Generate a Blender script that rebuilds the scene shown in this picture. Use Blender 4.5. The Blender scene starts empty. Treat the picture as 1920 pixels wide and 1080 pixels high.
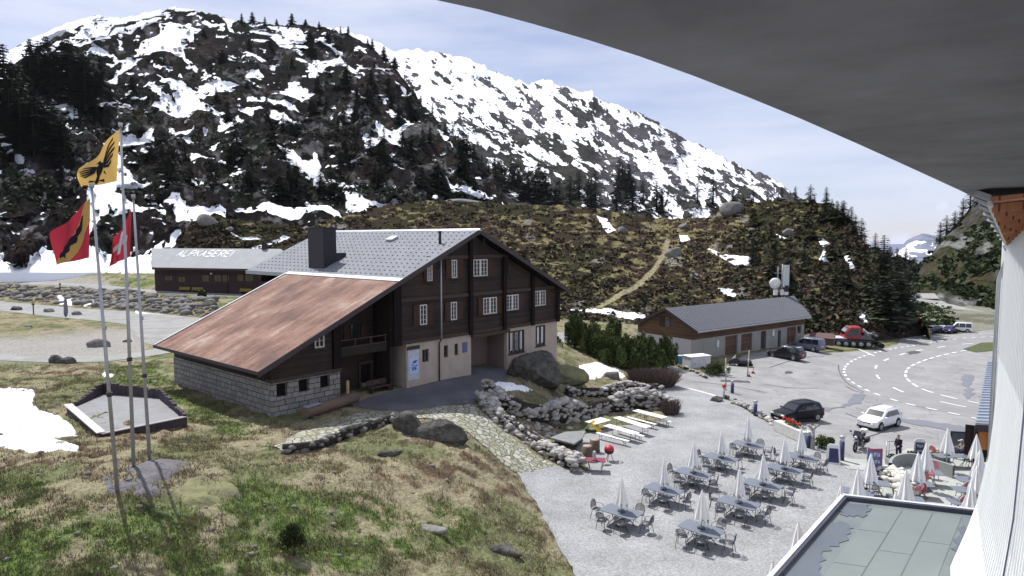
import bpy, bmesh, math, random
import numpy as np
from mathutils import Vector, Matrix
from mathutils.geometry import delaunay_2d_cdt
random.seed(7); RNG = np.random.default_rng(7)
SC = bpy.context.scene
COL = SC.collection
# ---------------------------------------------------------------- camera
H = 15.0; F = 1250.0; HOR = 448.0
PIT = math.atan((540-HOR)/F); CP, SP = math.cos(PIT), math.sin(PIT)
cam_d = bpy.data.cameras.new('camera'); cam = bpy.data.objects.new('camera', cam_d); COL.objects.link(cam)
cam.location = (0, 0, H); cam.rotation_euler = (math.pi/2-PIT, 0, 0)
cam_d.sensor_width = 36; cam_d.lens = 36*F/1920; cam_d.clip_start = 0.05; cam_d.clip_end = 30000
SC.camera = cam
# ---------------------------------------------------------------- sun and sky
SUN = Vector((-0.62, 0.78, 0)).normalized(); ELEV = math.radians(58)
SDIR = Vector((SUN.x*math.cos(ELEV), SUN.y*math.cos(ELEV), math.sin(ELEV)))
sl = bpy.data.lights.new('sun', 'SUN'); sl.energy = 5.0; sl.angle = math.radians(0.5); sl.color = (1.0, 0.965, 0.92)
so = bpy.data.objects.new('sun', sl); COL.objects.link(so)
so.rotation_euler = (-SDIR).to_track_quat('-Z', 'Y').to_euler(); so.location = (0, 0, 80)
SC.view_settings.view_transform = 'Standard'; SC.view_settings.look = 'None'
SC.view_settings.exposure = 0.30; SC.view_settings.gamma = 1
wd = bpy.data.worlds.new('World'); SC.world = wd; wd.use_nodes = True
wt = wd.node_tree; wt.nodes.clear()
def wn(t, **k):
    n = wt.nodes.new(t)
    for a, b in k.items(): setattr(n, a, b)
    return n
sky = wn('ShaderNodeTexSky', sky_type='NISHITA', sun_disc=False, sun_elevation=ELEV,
         sun_rotation=math.atan2(SUN.x, SUN.y), altitude=1800, air_density=1.0, dust_density=1.2, ozone_density=1.5)
tc = wn('ShaderNodeTexCoord'); mp = wn('ShaderNodeMapping'); mp.inputs['Scale'].default_value = (1.1, 1.1, 7.0)
mp.inputs['Rotation'].default_value = (0, 0.13, 0.3)
nz = wn('ShaderNodeTexNoise'); nz.inputs['Scale'].default_value = 2.2; nz.inputs['Detail'].default_value = 6; nz.inputs['Roughness'].default_value = 0.55
rp = wn('ShaderNodeValToRGB'); rp.color_ramp.elements[0].position = 0.30; rp.color_ramp.elements[0].color = (0.27,)*3+(1,)
rp.color_ramp.elements[1].position = 0.66; rp.color_ramp.elements[1].color = (0.97,)*3+(1,)
mx = wn('ShaderNodeMixRGB'); mx.inputs[2].default_value = (8.3, 8.7, 10.2, 1)
tint = wn('ShaderNodeMixRGB', blend_type='MULTIPLY'); tint.inputs[0].default_value = 1; tint.inputs[2].default_value = (1.16, 1.06, 1.18, 1)
bg = wn('ShaderNodeBackground'); bg.inputs['Strength'].default_value = 0.080
out = wn('ShaderNodeOutputWorld')
L = wt.links.new
L(tc.outputs['Generated'], mp.inputs[0]); L(mp.outputs[0], nz.inputs['Vector']); L(nz.outputs['Fac'], rp.inputs[0])
# two small cumulus puffs low over the pass and thin veils elsewhere
def puff(direction, rad, amt):
    sub = wn('ShaderNodeVectorMath', operation='DISTANCE'); sub.inputs[1].default_value = direction
    n2 = wn('ShaderNodeTexNoise'); n2.inputs['Scale'].default_value = 38; n2.inputs['Detail'].default_value = 5
    L(tc.outputs['Generated'], n2.inputs['Vector']); L(tc.outputs['Generated'], sub.inputs[0])
    m1 = wn('ShaderNodeMath', operation='MULTIPLY_ADD'); m1.inputs[1].default_value = rad*1.6; m1.inputs[2].default_value = rad*0.3
    L(n2.outputs['Fac'], m1.inputs[0])
    m2 = wn('ShaderNodeMath', operation='SUBTRACT'); L(m1.outputs[0], m2.inputs[0]); L(sub.outputs['Value'], m2.inputs[1])
    m3 = wn('ShaderNodeMath', operation='MULTIPLY', use_clamp=True); m3.inputs[1].default_value = amt/rad; L(m2.outputs[0], m3.inputs[0])
    return m3
def dirpx(px, py):
    a = (px-960)/F; b = -(py-540)/F
    v = Vector((a, CP+b*SP, -SP+b*CP)); return v.normalized()
fac = rp.outputs['Color']
for (px, py, rad, amt) in ((1769, 384, 0.013, 1.4), (1683, 458, 0.042, 1.0), (1740, 452, 0.03, 0.8)):
    pf = puff(dirpx(px, py), rad, amt)
    a = wn('ShaderNodeMath', operation='MAXIMUM'); L(fac, a.inputs[0]); L(pf.outputs[0], a.inputs[1]); fac = a.outputs[0]
L(sky.outputs[0], tint.inputs[1]); L(tint.outputs[0], mx.inputs[1]); L(fac, mx.inputs[0]); L(mx.outputs[0], bg.inputs[0]); L(bg.outputs[0], out.inputs[0])
# ---------------------------------------------------------------- pixel helpers (only used to find where real things stand)
def ray(px, py):
    a = (px-960)/F; b = -(py-540)/F
    return np.array([a, CP+b*SP, -SP+b*CP])
def P(px, py, z):
    r = ray(px, py); t = (z-H)/r[2]; return Vector((r[0]*t, r[1]*t, z))
def PD(px, py, d):
    r = ray(px, py); t = d/math.hypot(r[0], r[1]); return Vector((r[0]*t, r[1]*t, H+r[2]*t))
def pixv(x, y, z):
    z = z-H; d = np.maximum(y*CP-z*SP, 0.01); u = y*SP+z*CP
    return 960+F*x/d, 540-F*u/d
# ---------------------------------------------------------------- noise
def _h(ix, iy, iz, s):
    n = (ix.astype(np.int64)*374761393 + iy.astype(np.int64)*668265263 + iz.astype(np.int64)*2147483647 + s*1274126177) & 0xffffffff
    n = ((n ^ (n >> 13))*1274126177) & 0xffffffff
    n = ((n ^ (n >> 16))*2246822519) & 0xffffffff
    return ((n ^ (n >> 15)) & 0xffffff)/float(0xffffff)
def vn(x, y, z=None, s=0):
    if z is None: z = np.zeros_like(x)
    ix, iy, iz = np.floor(x), np.floor(y), np.floor(z)
    fx, fy, fz = x-ix, y-iy, z-iz
    fx, fy, fz = [f*f*(3-2*f) for f in (fx, fy, fz)]
    r = 0
    for dx in (0, 1):
        for dy in (0, 1):
            for dz in (0, 1):
                w = (fx if dx else 1-fx)*(fy if dy else 1-fy)*(fz if dz else 1-fz)
                r = r+w*_h(ix+dx, iy+dy, iz+dz, s)
    return r
def fbm(x, y, z=None, o=4, s=0, g=0.5):
    if z is None: z = np.zeros_like(x)
    a, t, r = 1., 0., 0.
    for k in range(o):
        r = r+a*vn(x, y, z, s+k*17); t += a; a *= g
        x, y, z = x*2.03+7.1, y*2.03+3.3, z*2.03+1.7
    return r/t
def ridged(x, y, z, o=4, s=0):
    a, t, r = 1., 0., 0.
    for k in range(o):
        r = r+a*(1-np.abs(2*vn(x, y, z, s+k*31)-1)); t += a; a *= 0.5
        x, y, z = x*2.1+5.1, y*2.1+1.3, z*2.1+2.7
    return r/t
def sst(a, b, x): t = np.clip((x-a)/(b-a), 0, 1); return t*t*(3-2*t)
def sdist(poly, X, Y, pad=25.):
    """signed pixel distance (positive inside) clipped at +-pad"""
    pl = np.array(poly, float); R = np.full(X.shape, -pad)
    m = (X > pl[:, 0].min()-pad) & (X < pl[:, 0].max()+pad) & (Y > pl[:, 1].min()-pad) & (Y < pl[:, 1].max()+pad)
    if not m.any(): return R
    x, y = X[m], Y[m]; d = np.full(x.shape, pad*pad); ins = np.zeros(x.shape, bool)
    for i in range(len(pl)):
        x0, y0 = pl[i-1]; x1, y1 = pl[i]; ex, ey = x1-x0, y1-y0
        t = np.clip(((x-x0)*ex+(y-y0)*ey)/(ex*ex+ey*ey+1e-9), 0, 1)
        d = np.minimum(d, (x-x0-t*ex)**2+(y-y0-t*ey)**2)
        c = ((y0 > y) != (y1 > y)) & (x < (x1-x0)*(y-y0)/((y1-y0) if y1 != y0 else 1e-9)+x0)
        ins ^= c
    d = np.sqrt(d); R[m] = np.where(ins, d, -d); return R
# ---------------------------------------------------------------- objects
def tag(o, label=None, cat=None, group=None, kind=None):
    if label: o['label'] = label
    if cat: o['category'] = cat
    if group: o['group'] = group
    if kind: o['kind'] = kind
    return o
def link(o, parent=None):
    COL.objects.link(o)
    if parent is not None: o.parent = parent
    return o
def thing(name, label, cat, loc=(0, 0, 0), rz=0, group=None):
    o = bpy.data.objects.new(name, None); link(o); o.location = loc; o.rotation_euler = (0, 0, rz)
    o.empty_display_size = 0.3
    return tag(o, label, cat, group)
def kids(o): return [c for c in bpy.data.objects if c.parent == o]
def copy_tree(o, parent=None, _ch=None):
    c = o.copy(); COL.objects.link(c)
    if parent is not None: c.parent = parent
    for ch in o.children: copy_tree(ch, c)
    return c
def np_mesh(name, V, Fc, mat=None, smooth=False, attrs=None, parent=None, kind=None):
    me = bpy.data.meshes.new(name); V = np.asarray(V, np.float32); Fc = np.asarray(Fc, np.int32); k = Fc.shape[1]
    me.vertices.add(len(V)); me.vertices.foreach_set('co', V.ravel())
    me.loops.add(Fc.size); me.loops.foreach_set('vertex_index', Fc.ravel())
    me.polygons.add(len(Fc)); me.polygons.foreach_set('loop_start', np.arange(0, Fc.size, k, dtype=np.int32))
    me.polygons.foreach_set('loop_total', np.full(len(Fc), k, np.int32))
    if smooth: me.polygons.foreach_set('use_smooth', np.ones(len(Fc), bool))
    me.update(calc_edges=True)
    for nm, arr in (attrs or {}).items():
        arr = np.asarray(arr, np.float32)
        if arr.ndim == 2:
            a = me.color_attributes.new(nm, 'FLOAT_COLOR', 'POINT'); b = np.ones((len(V), 4), np.float32); b[:, :3] = arr
            a.data.foreach_set('color', b.ravel())
        else:
            a = me.attributes.new(nm, 'FLOAT', 'POINT'); a.data.foreach_set('value', arr)
    if mat: me.materials.append(mat)
    o = bpy.data.objects.new(name, me); link(o, parent)
    if kind: o['kind'] = kind
    return o
def grid_faces(nu, nv):
    i = np.arange(nu-1)[:, None]*nv+np.arange(nv-1)[None, :]
    return np.stack([i, i+nv, i+nv+1, i+1], -1).reshape(-1, 4)
class MB:
    """collects boxes, bars, tubes, lathes and prisms; build() links them as ONE mesh object"""
    def __init__(s): s.v = []; s.f = []; s.sm = []
    def add(s, V, Fc, smooth=False):
        b = len(s.v); s.v += [tuple(v) for v in V]; s.f += [tuple(b+i for i in f) for f in Fc]; s.sm += [smooth]*len(Fc); return s
    def box(s, c, size, rz=0, R=None, taper=1.0):
        hx, hy, hz = [a/2 for a in size]; R = R or Matrix.Rotation(rz, 3, 'Z'); c = Vector(c)
        V = []
        for z in (-hz, hz):
            t = taper if z > 0 else 1
            for x, y in ((-hx, -hy), (hx, -hy), (hx, hy), (-hx, hy)): V.append(c+R@Vector((x*t, y*t, z)))
        return s.add(V, [(3, 2, 1, 0), (4, 5, 6, 7), (0, 1, 5, 4), (1, 2, 6, 5), (2, 3, 7, 6), (3, 0, 4, 7)])
    def box2(s, a, b):
        a, b = Vector(a), Vector(b); return s.box((a+b)/2, [abs(q) for q in (b-a)])
    def bar(s, a, b, w, h=None, up=(0, 0, 1)):
        a, b = Vector(a), Vector(b); d = (b-a); l = d.length; d.normalize(); u = Vector(up)
        if abs(d.dot(u)) > 0.99: u = Vector((0, 1, 0))
        x = d.cross(u).normalized(); z = x.cross(d).normalized()
        return s.box((a+b)/2, (w, l, h or w), R=Matrix((x, d, z)).transposed())
    def tube(s, pts, r, n=8, caps=True):
        pts = [Vector(p) for p in pts]; rr = r if isinstance(r, (list, tuple)) else [r]*len(pts)
        V = []; d0 = (pts[1]-pts[0]).normalized(); u = d0.orthogonal().normalized()
        for i, p in enumerate(pts):
            d = (pts[min(i+1, len(pts)-1)]-pts[max(i-1, 0)]).normalized()
            u = (u-d*u.dot(d)); u = u.normalized() if u.length > 1e-6 else d.orthogonal().normalized(); w = d.cross(u)
            for k in range(n):
                a = 2*math.pi*k/n; V.append(p+(u*math.cos(a)+w*math.sin(a))*rr[i])
        Fc = []
        for i in range(len(pts)-1):
            for k in range(n):
                k2 = (k+1) % n; Fc.append((i*n+k, i*n+k2, (i+1)*n+k2, (i+1)*n+k))
        s.add(V, Fc, True)
        if caps:
            b = len(s.v)-len(V); s.f.append(tuple(b+k for k in reversed(range(n)))); s.f.append(tuple(b+(len(pts)-1)*n+k for k in range(n))); s.sm += [False]*2
        return s
    def lathe(s, prof, c=(0, 0, 0), n=16, smooth=True):
        V = []; c = Vector(c)
        for r, z in prof:
            for k in range(n):
                a = 2*math.pi*k/n; V.append(c+Vector((r*math.cos(a), r*math.sin(a), z)))
        Fc = [(i*n+k, i*n+(k+1) % n, (i+1)*n+(k+1) % n, (i+1)*n+k) for i in range(len(prof)-1) for k in range(n)]
        s.add(V, Fc, smooth); b = len(s.v)-len(V)
        s.f.append(tuple(b+k for k in reversed(range(n)))); s.f.append(tuple(b+(len(prof)-1)*n+k for k in range(n))); s.sm += [False]*2
        return s
    def prism(s, pts, ext):
        n = len(pts); e = Vector(ext); V = [Vector(p) for p in pts]; V += [v+e for v in V]
        Fc = [tuple(range(n)), tuple(range(2*n-1, n-1, -1))]+[(i, i+n, (i+1) % n+n, (i+1) % n) for i in range(n)]
        return s.add(V, Fc)
    def xf(s, M): s.v = [tuple(M@Vector(v)) for v in s.v]; return s
    def build(s, name, mat, parent=None, bevel=0, label=None, kind=None, fixn=True, noshade=False):
        me = bpy.data.meshes.new(name); me.from_pydata(s.v, [], s.f); me.polygons.foreach_set('use_smooth', s.sm)
        if fixn or bevel:
            bm = bmesh.new(); bm.from_mesh(me); bmesh.ops.recalc_face_normals(bm, faces=bm.faces)
            if bevel: bmesh.ops.bevel(bm, geom=[e for e in bm.edges if e.is_manifold and e.calc_face_angle(0) > 0.5], offset=bevel, segments=1, affect='EDGES')
            bm.to_mesh(me); bm.free()
        if isinstance(mat, (list, tuple)):
            for m in mat: me.materials.append(m)
        else: me.materials.append(mat)
        o = bpy.data.objects.new(name, me); link(o, parent)
        if label: o['label'] = label
        if kind: o['kind'] = kind
        return o
# ---------------------------------------------------------------- materials
def newmat(name):
    m = bpy.data.materials.new(name); m.use_nodes = True; t = m.node_tree; t.nodes.clear()
    o = t.nodes.new('ShaderNodeOutputMaterial'); b = t.nodes.new('ShaderNodeBsdfPrincipled'); t.links.new(b.outputs[0], o.inputs[0])
    return m, t, b
def rgb(c): return (c[0], c[1], c[2], 1)
def nnode(t, ty, **k):
    n = t.nodes.new(ty)
    for a, v in k.items():
        if a in n.inputs: n.inputs[a].default_value = v
        else: setattr(n, a, v)
    return n
MATS = {}
def mat(name, col, rough=0.7, metal=0.0, col2=None, ns=4.0, nc=0.5, bump=0.0, bs=None, bd=0.02, stretch=None, spec=None, emit=None, coat=0):
    if name in MATS: return MATS[name]
    m, t, b = newmat(name); lk = t.links.new
    b.inputs['Roughness'].default_value = rough; b.inputs['Metallic'].default_value = metal
    if spec is not None: b.inputs['Specular IOR Level'].default_value = spec
    if coat: b.inputs['Coat Weight'].default_value = coat; b.inputs['Coat Roughness'].default_value = 0.05
    tcn = nnode(t, 'ShaderNodeTexCoord'); vec = tcn.outputs['Object']
    if stretch:
        mpn = nnode(t, 'ShaderNodeMapping'); mpn.inputs['Scale'].default_value = stretch; lk(vec, mpn.inputs[0]); vec = mpn.outputs[0]
    n1 = nnode(t, 'ShaderNodeTexNoise', Scale=ns, Detail=6.0, Roughness=0.62); lk(vec, n1.inputs['Vector'])
    r = nnode(t, 'ShaderNodeValToRGB'); e = r.color_ramp.elements
    c2 = col2 or tuple(c*0.72 for c in col)
    e[0].position = 0.5-0.5*(1-nc)*0.6-0.08; e[0].color = rgb(c2); e[1].position = 0.5+0.5*(1-nc)*0.6+0.08; e[1].color = rgb(col)
    if spec is None and rough > 0.75: b.inputs['Specular IOR Level'].default_value = 0.15
    lk(n1.outputs['Fac'], r.inputs[0]); lk(r.outputs[0], b.inputs['Base Color'])
    if bump:
        n2 = nnode(t, 'ShaderNodeTexNoise', Scale=bs or ns*4, Detail=5.0); lk(vec, n2.inputs['Vector'])
        bp = nnode(t, 'ShaderNodeBump', Strength=bump, Distance=bd); lk(n2.outputs['Fac'], bp.inputs['Height']); lk(bp.outputs[0], b.inputs['Normal'])
    if emit: b.inputs['Emission Color'].default_value = rgb(emit[0]); b.inputs['Emission Strength'].default_value = emit[1]
    MATS[name] = m; return m
def attrmat(name, s_fine=3.0, s_edge=0.6, edge_amp=0.8, bump=0.6, bd=0.2, fine_amt=0.5, snow_col=(0.86, 0.88, 0.93), asp=None):
    """base colour from the vertex attribute Col, broken up by noise; snow lies where Snow + noise > 0"""
    m, t, b = newmat(name); lk = t.links.new; b.inputs['Roughness'].default_value = 1.0; b.inputs['Specular IOR Level'].default_value = 0.02
    tcn = nnode(t, 'ShaderNodeTexCoord'); vec = tcn.outputs['Object']
    ca = nnode(t, 'ShaderNodeVertexColor', layer_name='Col'); sa = nnode(t, 'ShaderNodeAttribute', attribute_name='Snow')
    if asp:
        mpn = nnode(t, 'ShaderNodeMapping'); mpn.inputs['Scale'].default_value = asp; lk(vec, mpn.inputs[0]); vec = mpn.outputs[0]
    n1 = nnode(t, 'ShaderNodeTexNoise', Scale=s_fine, Detail=8.0, Roughness=0.7); lk(vec, n1.inputs['Vector'])
    r = nnode(t, 'ShaderNodeMapRange'); r.inputs[1].default_value = 0.3; r.inputs[2].default_value = 0.7
    r.inputs[3].default_value = 1-fine_amt; r.inputs[4].default_value = 1+fine_amt; lk(n1.outputs['Fac'], r.inputs[0])
    mu = nnode(t, 'ShaderNodeVectorMath', operation='SCALE'); lk(ca.outputs['Color'], mu.inputs[0]); lk(r.outputs[0], mu.inputs['Scale'])
    n3 = nnode(t, 'ShaderNodeTexNoise', Scale=s_edge, Detail=6.0, Roughness=0.65); lk(vec, n3.inputs['Vector'])
    ma = nnode(t, 'ShaderNodeMath', operation='MULTIPLY_ADD'); lk(n3.outputs['Fac'], ma.inputs[0]); ma.inputs[1].default_value = edge_amp*2; ma.inputs[2].default_value = -edge_amp
    ad = nnode(t, 'ShaderNodeMath', operation='ADD'); lk(ma.outputs[0], ad.inputs[0]); lk(sa.outputs['Fac'], ad.inputs[1])
    ms = nnode(t, 'ShaderNodeMapRange'); ms.inputs[1].default_value = -0.05; ms.inputs[2].default_value = 0.05; lk(ad.outputs[0], ms.inputs[0])
    mxn = nnode(t, 'ShaderNodeMixRGB'); mxn.inputs[2].default_value = rgb(snow_col); lk(ms.outputs[0], mxn.inputs[0]); lk(mu.outputs[0], mxn.inputs[1]); lk(mxn.outputs[0], b.inputs['Base Color'])
    bs_ = nnode(t, 'ShaderNodeMath', operation='MULTIPLY_ADD'); lk(ms.outputs[0], bs_.inputs[0]); bs_.inputs[1].default_value = -bump*0.85; bs_.inputs[2].default_value = bump
    bp = nnode(t, 'ShaderNodeBump', Distance=bd); lk(bs_.outputs[0], bp.inputs['Strength']); lk(n1.outputs['Fac'], bp.inputs['Height']); lk(bp.outputs[0], b.inputs['Normal'])
    MATS[name] = m; return m
# ================================================================ ground
CTRL = [ # px, py, z : where the ground is seen and how high it lies
 (1100,1078,0),(1000,900,0.2),(1300,1000,0),(1500,900,0),(1250,740,0),(1345,748,0),(1600,905,-0.1),(1445,1078,0),(1150,860,0),(1750,940,-0.1),(1040,800,0.3),(1300,1180,0),(1700,1000,0),
 (1650,800,-0.8),(1493,795,-0.5),(1600,700,-1.3),(1750,650,-2),(1880,622,-2),(1340,685,-0.5),(1507,645,-0.7),(1400,740,-0.4),(1740,760,-1.1),(1620,850,-0.5),(1800,720,-1.5),
 (510,783,3.4),(762,728,3.4),(900,700,3.3),(1040,668,3.2),(313,712,3.4),(410,748,3.4),(640,745,3.4),
 (640,800,3.2),(760,775,3.2),(890,762,2.9),(940,820,1.5),(1000,885,0.35),(980,960,0.5),(1040,1040,0.1),
 (250,880,5.0),(150,900,4.8),(350,900,4.6),(0,1078,4.2),(500,1078,3.0),(900,1078,1.0),(800,900,2.2),(850,850,2.5),(650,900,3.2),(400,830,3.7),(0,850,4.3),(150,740,3.7),(260,790,4.0),(700,1180,1.5),(100,1300,3.5),
 (150,650,3.2),(150,580,3.0),(0,570,3.0),(340,600,3.2),(60,620,3.2),(100,530,4.4),(290,545,4.5),(450,545,4.5),(390,560,4.0),(0,512,5.5),(200,512,6.5),
 (1100,640,1.8),(1050,600,2.2),(1210,612,0.5),(1130,690,1.2),(1250,690,-0.1),(1730,628,-2),(1640,645,-1.4),(1560,655,-1.0),(1200,600,1.0),
 (970,690,3.0),(1000,720,2.4),(1100,715,1.0),(1180,730,0.3),(1060,760,0.5),(930,735,2.8)]
_c = [P(*c) for c in CTRL]
for a, r, z in ((-75, 60, 4), (-60, 120, 4), (-50, 300, 8), (-20, 320, 8), (10, 320, 2), (30, 320, -6), (50, 320, -8), (60, 100, -2), (70, 40, 0), (75, 12, 0), (-75, 15, 4), (0, 8, 1.2), (-40, 12, 3.0), (45, 220, -4)):
    _c.append(Vector((r*math.sin(math.radians(a)), r*math.cos(math.radians(a)), z)))
_C = np.array([[c.x, c.y] for c in _c]); _Z = np.array([c.z for c in _c])
def _warp(XY):  # even out near and far
    r = np.hypot(XY[:, 0], XY[:, 1]); s = np.log1p(r/20.)*30./np.maximum(r, 1e-6); return XY*s[:, None]
_Cw = _warp(_C)
def _phi(A, B): return np.sqrt(((A[:, None, :]-B[None, :, :])**2).sum(-1)+1.0)
_n = len(_Cw); _A = np.zeros((_n+3, _n+3)); _A[:_n, :_n] = _phi(_Cw, _Cw)-np.eye(_n)*0.15
_A[:_n, _n] = 1; _A[:_n, _n+1:] = _Cw; _A[_n, :_n] = 1; _A[_n+1:, :_n] = _Cw.T
_w = np.linalg.solve(_A, np.concatenate([_Z, [0, 0, 0]]))
def gz(x, y):
    x = np.atleast_1d(np.asarray(x, float)); y = np.atleast_1d(np.asarray(y, float)); sh = x.shape
    XY = _warp(np.stack([x.ravel(), y.ravel()], 1)); out = np.empty(len(XY))
    for i in range(0, len(XY), 20000):
        q = XY[i:i+20000]; out[i:i+20000] = _phi(q, _Cw)@_w[:_n]+_w[_n]+q@_w[_n+1:]
    r = np.hypot(x, y).ravel(); out = np.clip(out, -12, 10)
    return out.reshape(sh)
def g(x, y): return float(gz(x, y)[0])
def G(px, py, dz=0.0):
    """where the view ray through a point of the photo meets the ground"""
    r = ray(px, py); t = 3.0; pv = None
    ts = np.concatenate([np.arange(8, 60, 0.5), np.arange(60, 330, 1.5)])
    X, Y, Z = r[0]*ts, r[1]*ts, H+r[2]*ts; dd = Z-gz(X, Y)
    k = np.argmax(dd < 0)
    if not (dd < 0).any(): k = len(ts)-1
    a, b = ts[max(k-1, 0)], ts[k]
    for _ in range(14):
        m = (a+b)/2
        if H+r[2]*m-g(r[0]*m, r[1]*m) < 0: b = m
        else: a = m
    x, y = r[0]*b, r[1]*b; return Vector((x, y, g(x, y)+dz))
# sheets, as the photo shows their outlines
POLY = {
 'gravel': [(968,884),(996,930),(1028,985),(1055,1040),(1085,1085),(1120,1170),(1300,1300),(1500,1300),(1760,1140),(1830,900),(1800,885),(1700,868),(1600,868),(1545,848),(1500,822),(1440,780),(1400,757),(1350,742),(1300,727),(1255,716),(1240,735),(1262,770),(1240,790),(1150,800),(1060,820),(1085,850),(1105,884),(1040,872),(1000,880)],
 'asphalt': [(1043,640),(1090,648),(1140,672),(1180,690),(1230,700),(1252,716),(1300,727),(1350,742),(1400,757),(1440,780),(1500,822),(1545,848),(1600,868),(1700,868),(1800,885),(1830,900),(1880,840),(1960,800),(1960,640),(1900,617),(1880,617),(1800,626),(1730,629),(1680,632),(1685,645),(1660,653),(1600,659),(1550,662),(1507,648),(1400,664),(1330,700),(1290,697),(1255,684),(1200,676),(1150,655),(1090,630),(1046,622)],
 'yard': [(745,732),(765,727),(885,704),(885,690),(1000,672),(960,690),(950,712),(925,720),(915,735),(895,745),(890,760),(820,762),(760,772),(700,768),(655,760),(700,742)],
 'cobble': [(512,838),(560,812),(600,800),(650,782),(700,770),(760,772),(830,762),(892,760),(905,775),(935,800),(975,832),(1020,862),(1045,872),(1000,884),(965,886),(945,870),(915,845),(890,822),(862,800),(800,785),(742,784),(690,800),(640,822),(590,840),(545,850)],
 'road': [(-60,556),(60,570),(180,580),(300,588),(400,598),(400,640),(340,640),(290,648),(262,640),(252,622),(235,608),(190,602),(100,594),(0,582),(-60,578)],
 'track': [(-60,655),(0,664),(100,668),(200,667),(260,660),(340,643),(340,658),(280,668),(200,678),(100,680),(0,676),(-60,672)],
 'upper': [(-60,515),(60,520),(150,532),(250,540),(330,547),(560,552),(560,556),(430,556),(300,550),(180,542),(100,534),(-60,522)],
}
SNOWG = [[(-60,726),(0,730),(62,733),(66,745),(58,758),(76,772),(108,783),(128,797),(146,815),(122,823),(100,828),(148,846),(145,853),(90,850),(0,841),(-60,845)],
 [(107,561),(125,562),(141,568),(139,573),(112,571)],[(152,564),(165,562),(175,566),(175,574),(158,575)],[(254,584),(285,588),(306,590),(270,593),(255,591)],
 [(-60,470),(0,482),(60,478),(100,460),(160,462),(290,470),(290,512),(150,512),(60,509),(-60,509)],
 [(1085,686),(1120,682),(1150,694),(1172,706),(1168,711),(1135,702),(1125,710),(1092,710)],
 [(918,722),(935,715),(960,722),(1000,731),(996,737),(920,735)],
 [(1048,577),(1130,579),(1210,589),(1214,600),(1150,594),(1100,586),(1048,584)],
 [(190,705),(196,700),(215,704),(205,709)]]
GREEN = [[(190,670),(300,660),(320,740),(420,780),(520,830),(500,835),(380,790),(250,740),(200,700)],
 [(0,900),(180,925),(300,960),(470,900),(560,930),(700,935),(860,950),(900,1000),(760,1040),(640,1085),(420,1085),(0,1085),(-100,1000)],
 [(290,548),(440,552),(440,562),(280,566)],[(230,520),(290,515),(290,545),(200,530)],
 [(1000,860),(1060,880),(1090,895),(1040,885)]]
BROWN = [[(0,690),(180,690),(230,760),(480,800),(500,850),(860,830),(1000,960),(900,930),(560,880),(480,860),(0,880)],
 [(0,530),(300,545),(560,570),(400,600),(300,580),(0,560)]]
AZ = np.radians(np.concatenate([np.linspace(-80, -46, 60, endpoint=False), np.linspace(-46, 46, 1150), np.linspace(46.5, 80, 40)]))
RR = np.concatenate([np.geomspace(3, 14, 12, endpoint=False), np.geomspace(14, 130, 430, endpoint=False), np.geomspace(130, 330, 70, endpoint=False), np.geomspace(330, 9000, 14)])
A2, R2 = np.meshgrid(AZ, RR, indexing='ij'); GX, GY = R2*np.sin(A2), R2*np.cos(A2)
GZ = gz(GX, GY)
far = sst(330, 4000, R2); GZ = GZ*(1-far)+far*(-600)
pxg, pyg = pixv(GX, GY, GZ); bad = GY < 1
pxg[bad] = -9e3
sheet = np.full(GX.shape, -25.)
for k in ('gravel', 'asphalt', 'yard', 'cobble', 'road', 'upper', 'track'): sheet = np.maximum(sheet, sdist(POLY[k], pxg, pyg))
TERR_EXTRA = [sdist(p, pxg, pyg, 40) for p in GREEN]
green = np.max([sst(-28, 14, s) for s in TERR_EXTRA], 0)
brown = np.max([sst(-22, 16, sdist(p, pxg, pyg, 40)) for p in BROWN], 0)
snowg = np.max([sdist(p, pxg, pyg, 25) for p in SNOWG], 0)
gravl = sst(-18, 4, sdist([(-60,640),(60,640),(150,632),(250,622),(262,645),(262,662),(200,668),(100,670),(-60,668)], pxg, pyg, 40))
gravl = np.maximum(gravl, 0.8*sst(-18, 6, sdist([(700,1000),(0,520),(-60,515),(40,512),(150,520),(200,535),(100,533)][1:], pxg, pyg, 40)))
embk = sst(-6, 5, sdist([(-60,535),(100,540),(250,545),(300,556),(400,566),(400,598),(330,590),(240,582),(120,572),(-60,552)], pxg, pyg, 25))
free = sst(-2, -14, sheet)*(1-gravl*0.8)
rough = fbm(GX*0.55, GY*0.55, o=3, s=3)-0.5; clump = fbm(GX*1.9, GY*1.9, o=3, s=9); fine = vn(GX*7, GY*7, s=5)
GZ2 = GZ+free*(rough*0.5+np.maximum(clump-0.5, 0)*0.5+0.05*fine)*np.where(green > 0.5, 0.8, 1.0)
GZ2 += free*embk*(0.5+1.3*ridged(GX*0.35, GY*0.35, GX*0, 3, 4)-0.9)
GZ2 += sst(-3, 6, snowg)*0.22*(1-sst(-2, 4, sheet))
GZ2 -= np.where(sheet > -1.0, 0.03, 0.0)
n1 = fbm(GX*0.35, GY*0.35, o=4, s=21); n2 = fbm(GX*1.4, GY*1.4, o=4, s=22); n3 = fbm(GX*5, GY*5, o=2, s=25)
def cm(a, b, t): return a+(b-a)*t[..., None]
c_tan = np.array([0.245, 0.22, 0.145]); c_br = np.array([0.13, 0.092, 0.062]); c_gr = np.array([0.13, 0.17, 0.055]); c_gr2 = np.array([0.065, 0.10, 0.03]); c_gry = np.array([0.30, 0.29, 0.28]); c_dk = np.array([0.045, 0.035, 0.028])
CG = np.broadcast_to(c_tan, GX.shape+(3,)).copy()
CG = cm(CG, c_br, sst(0.46, 0.62, n2)*(0.35+0.6*brown)); CG = cm(CG, c_gr2, sst(0.46, 0.66, n1)*0.55)
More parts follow.
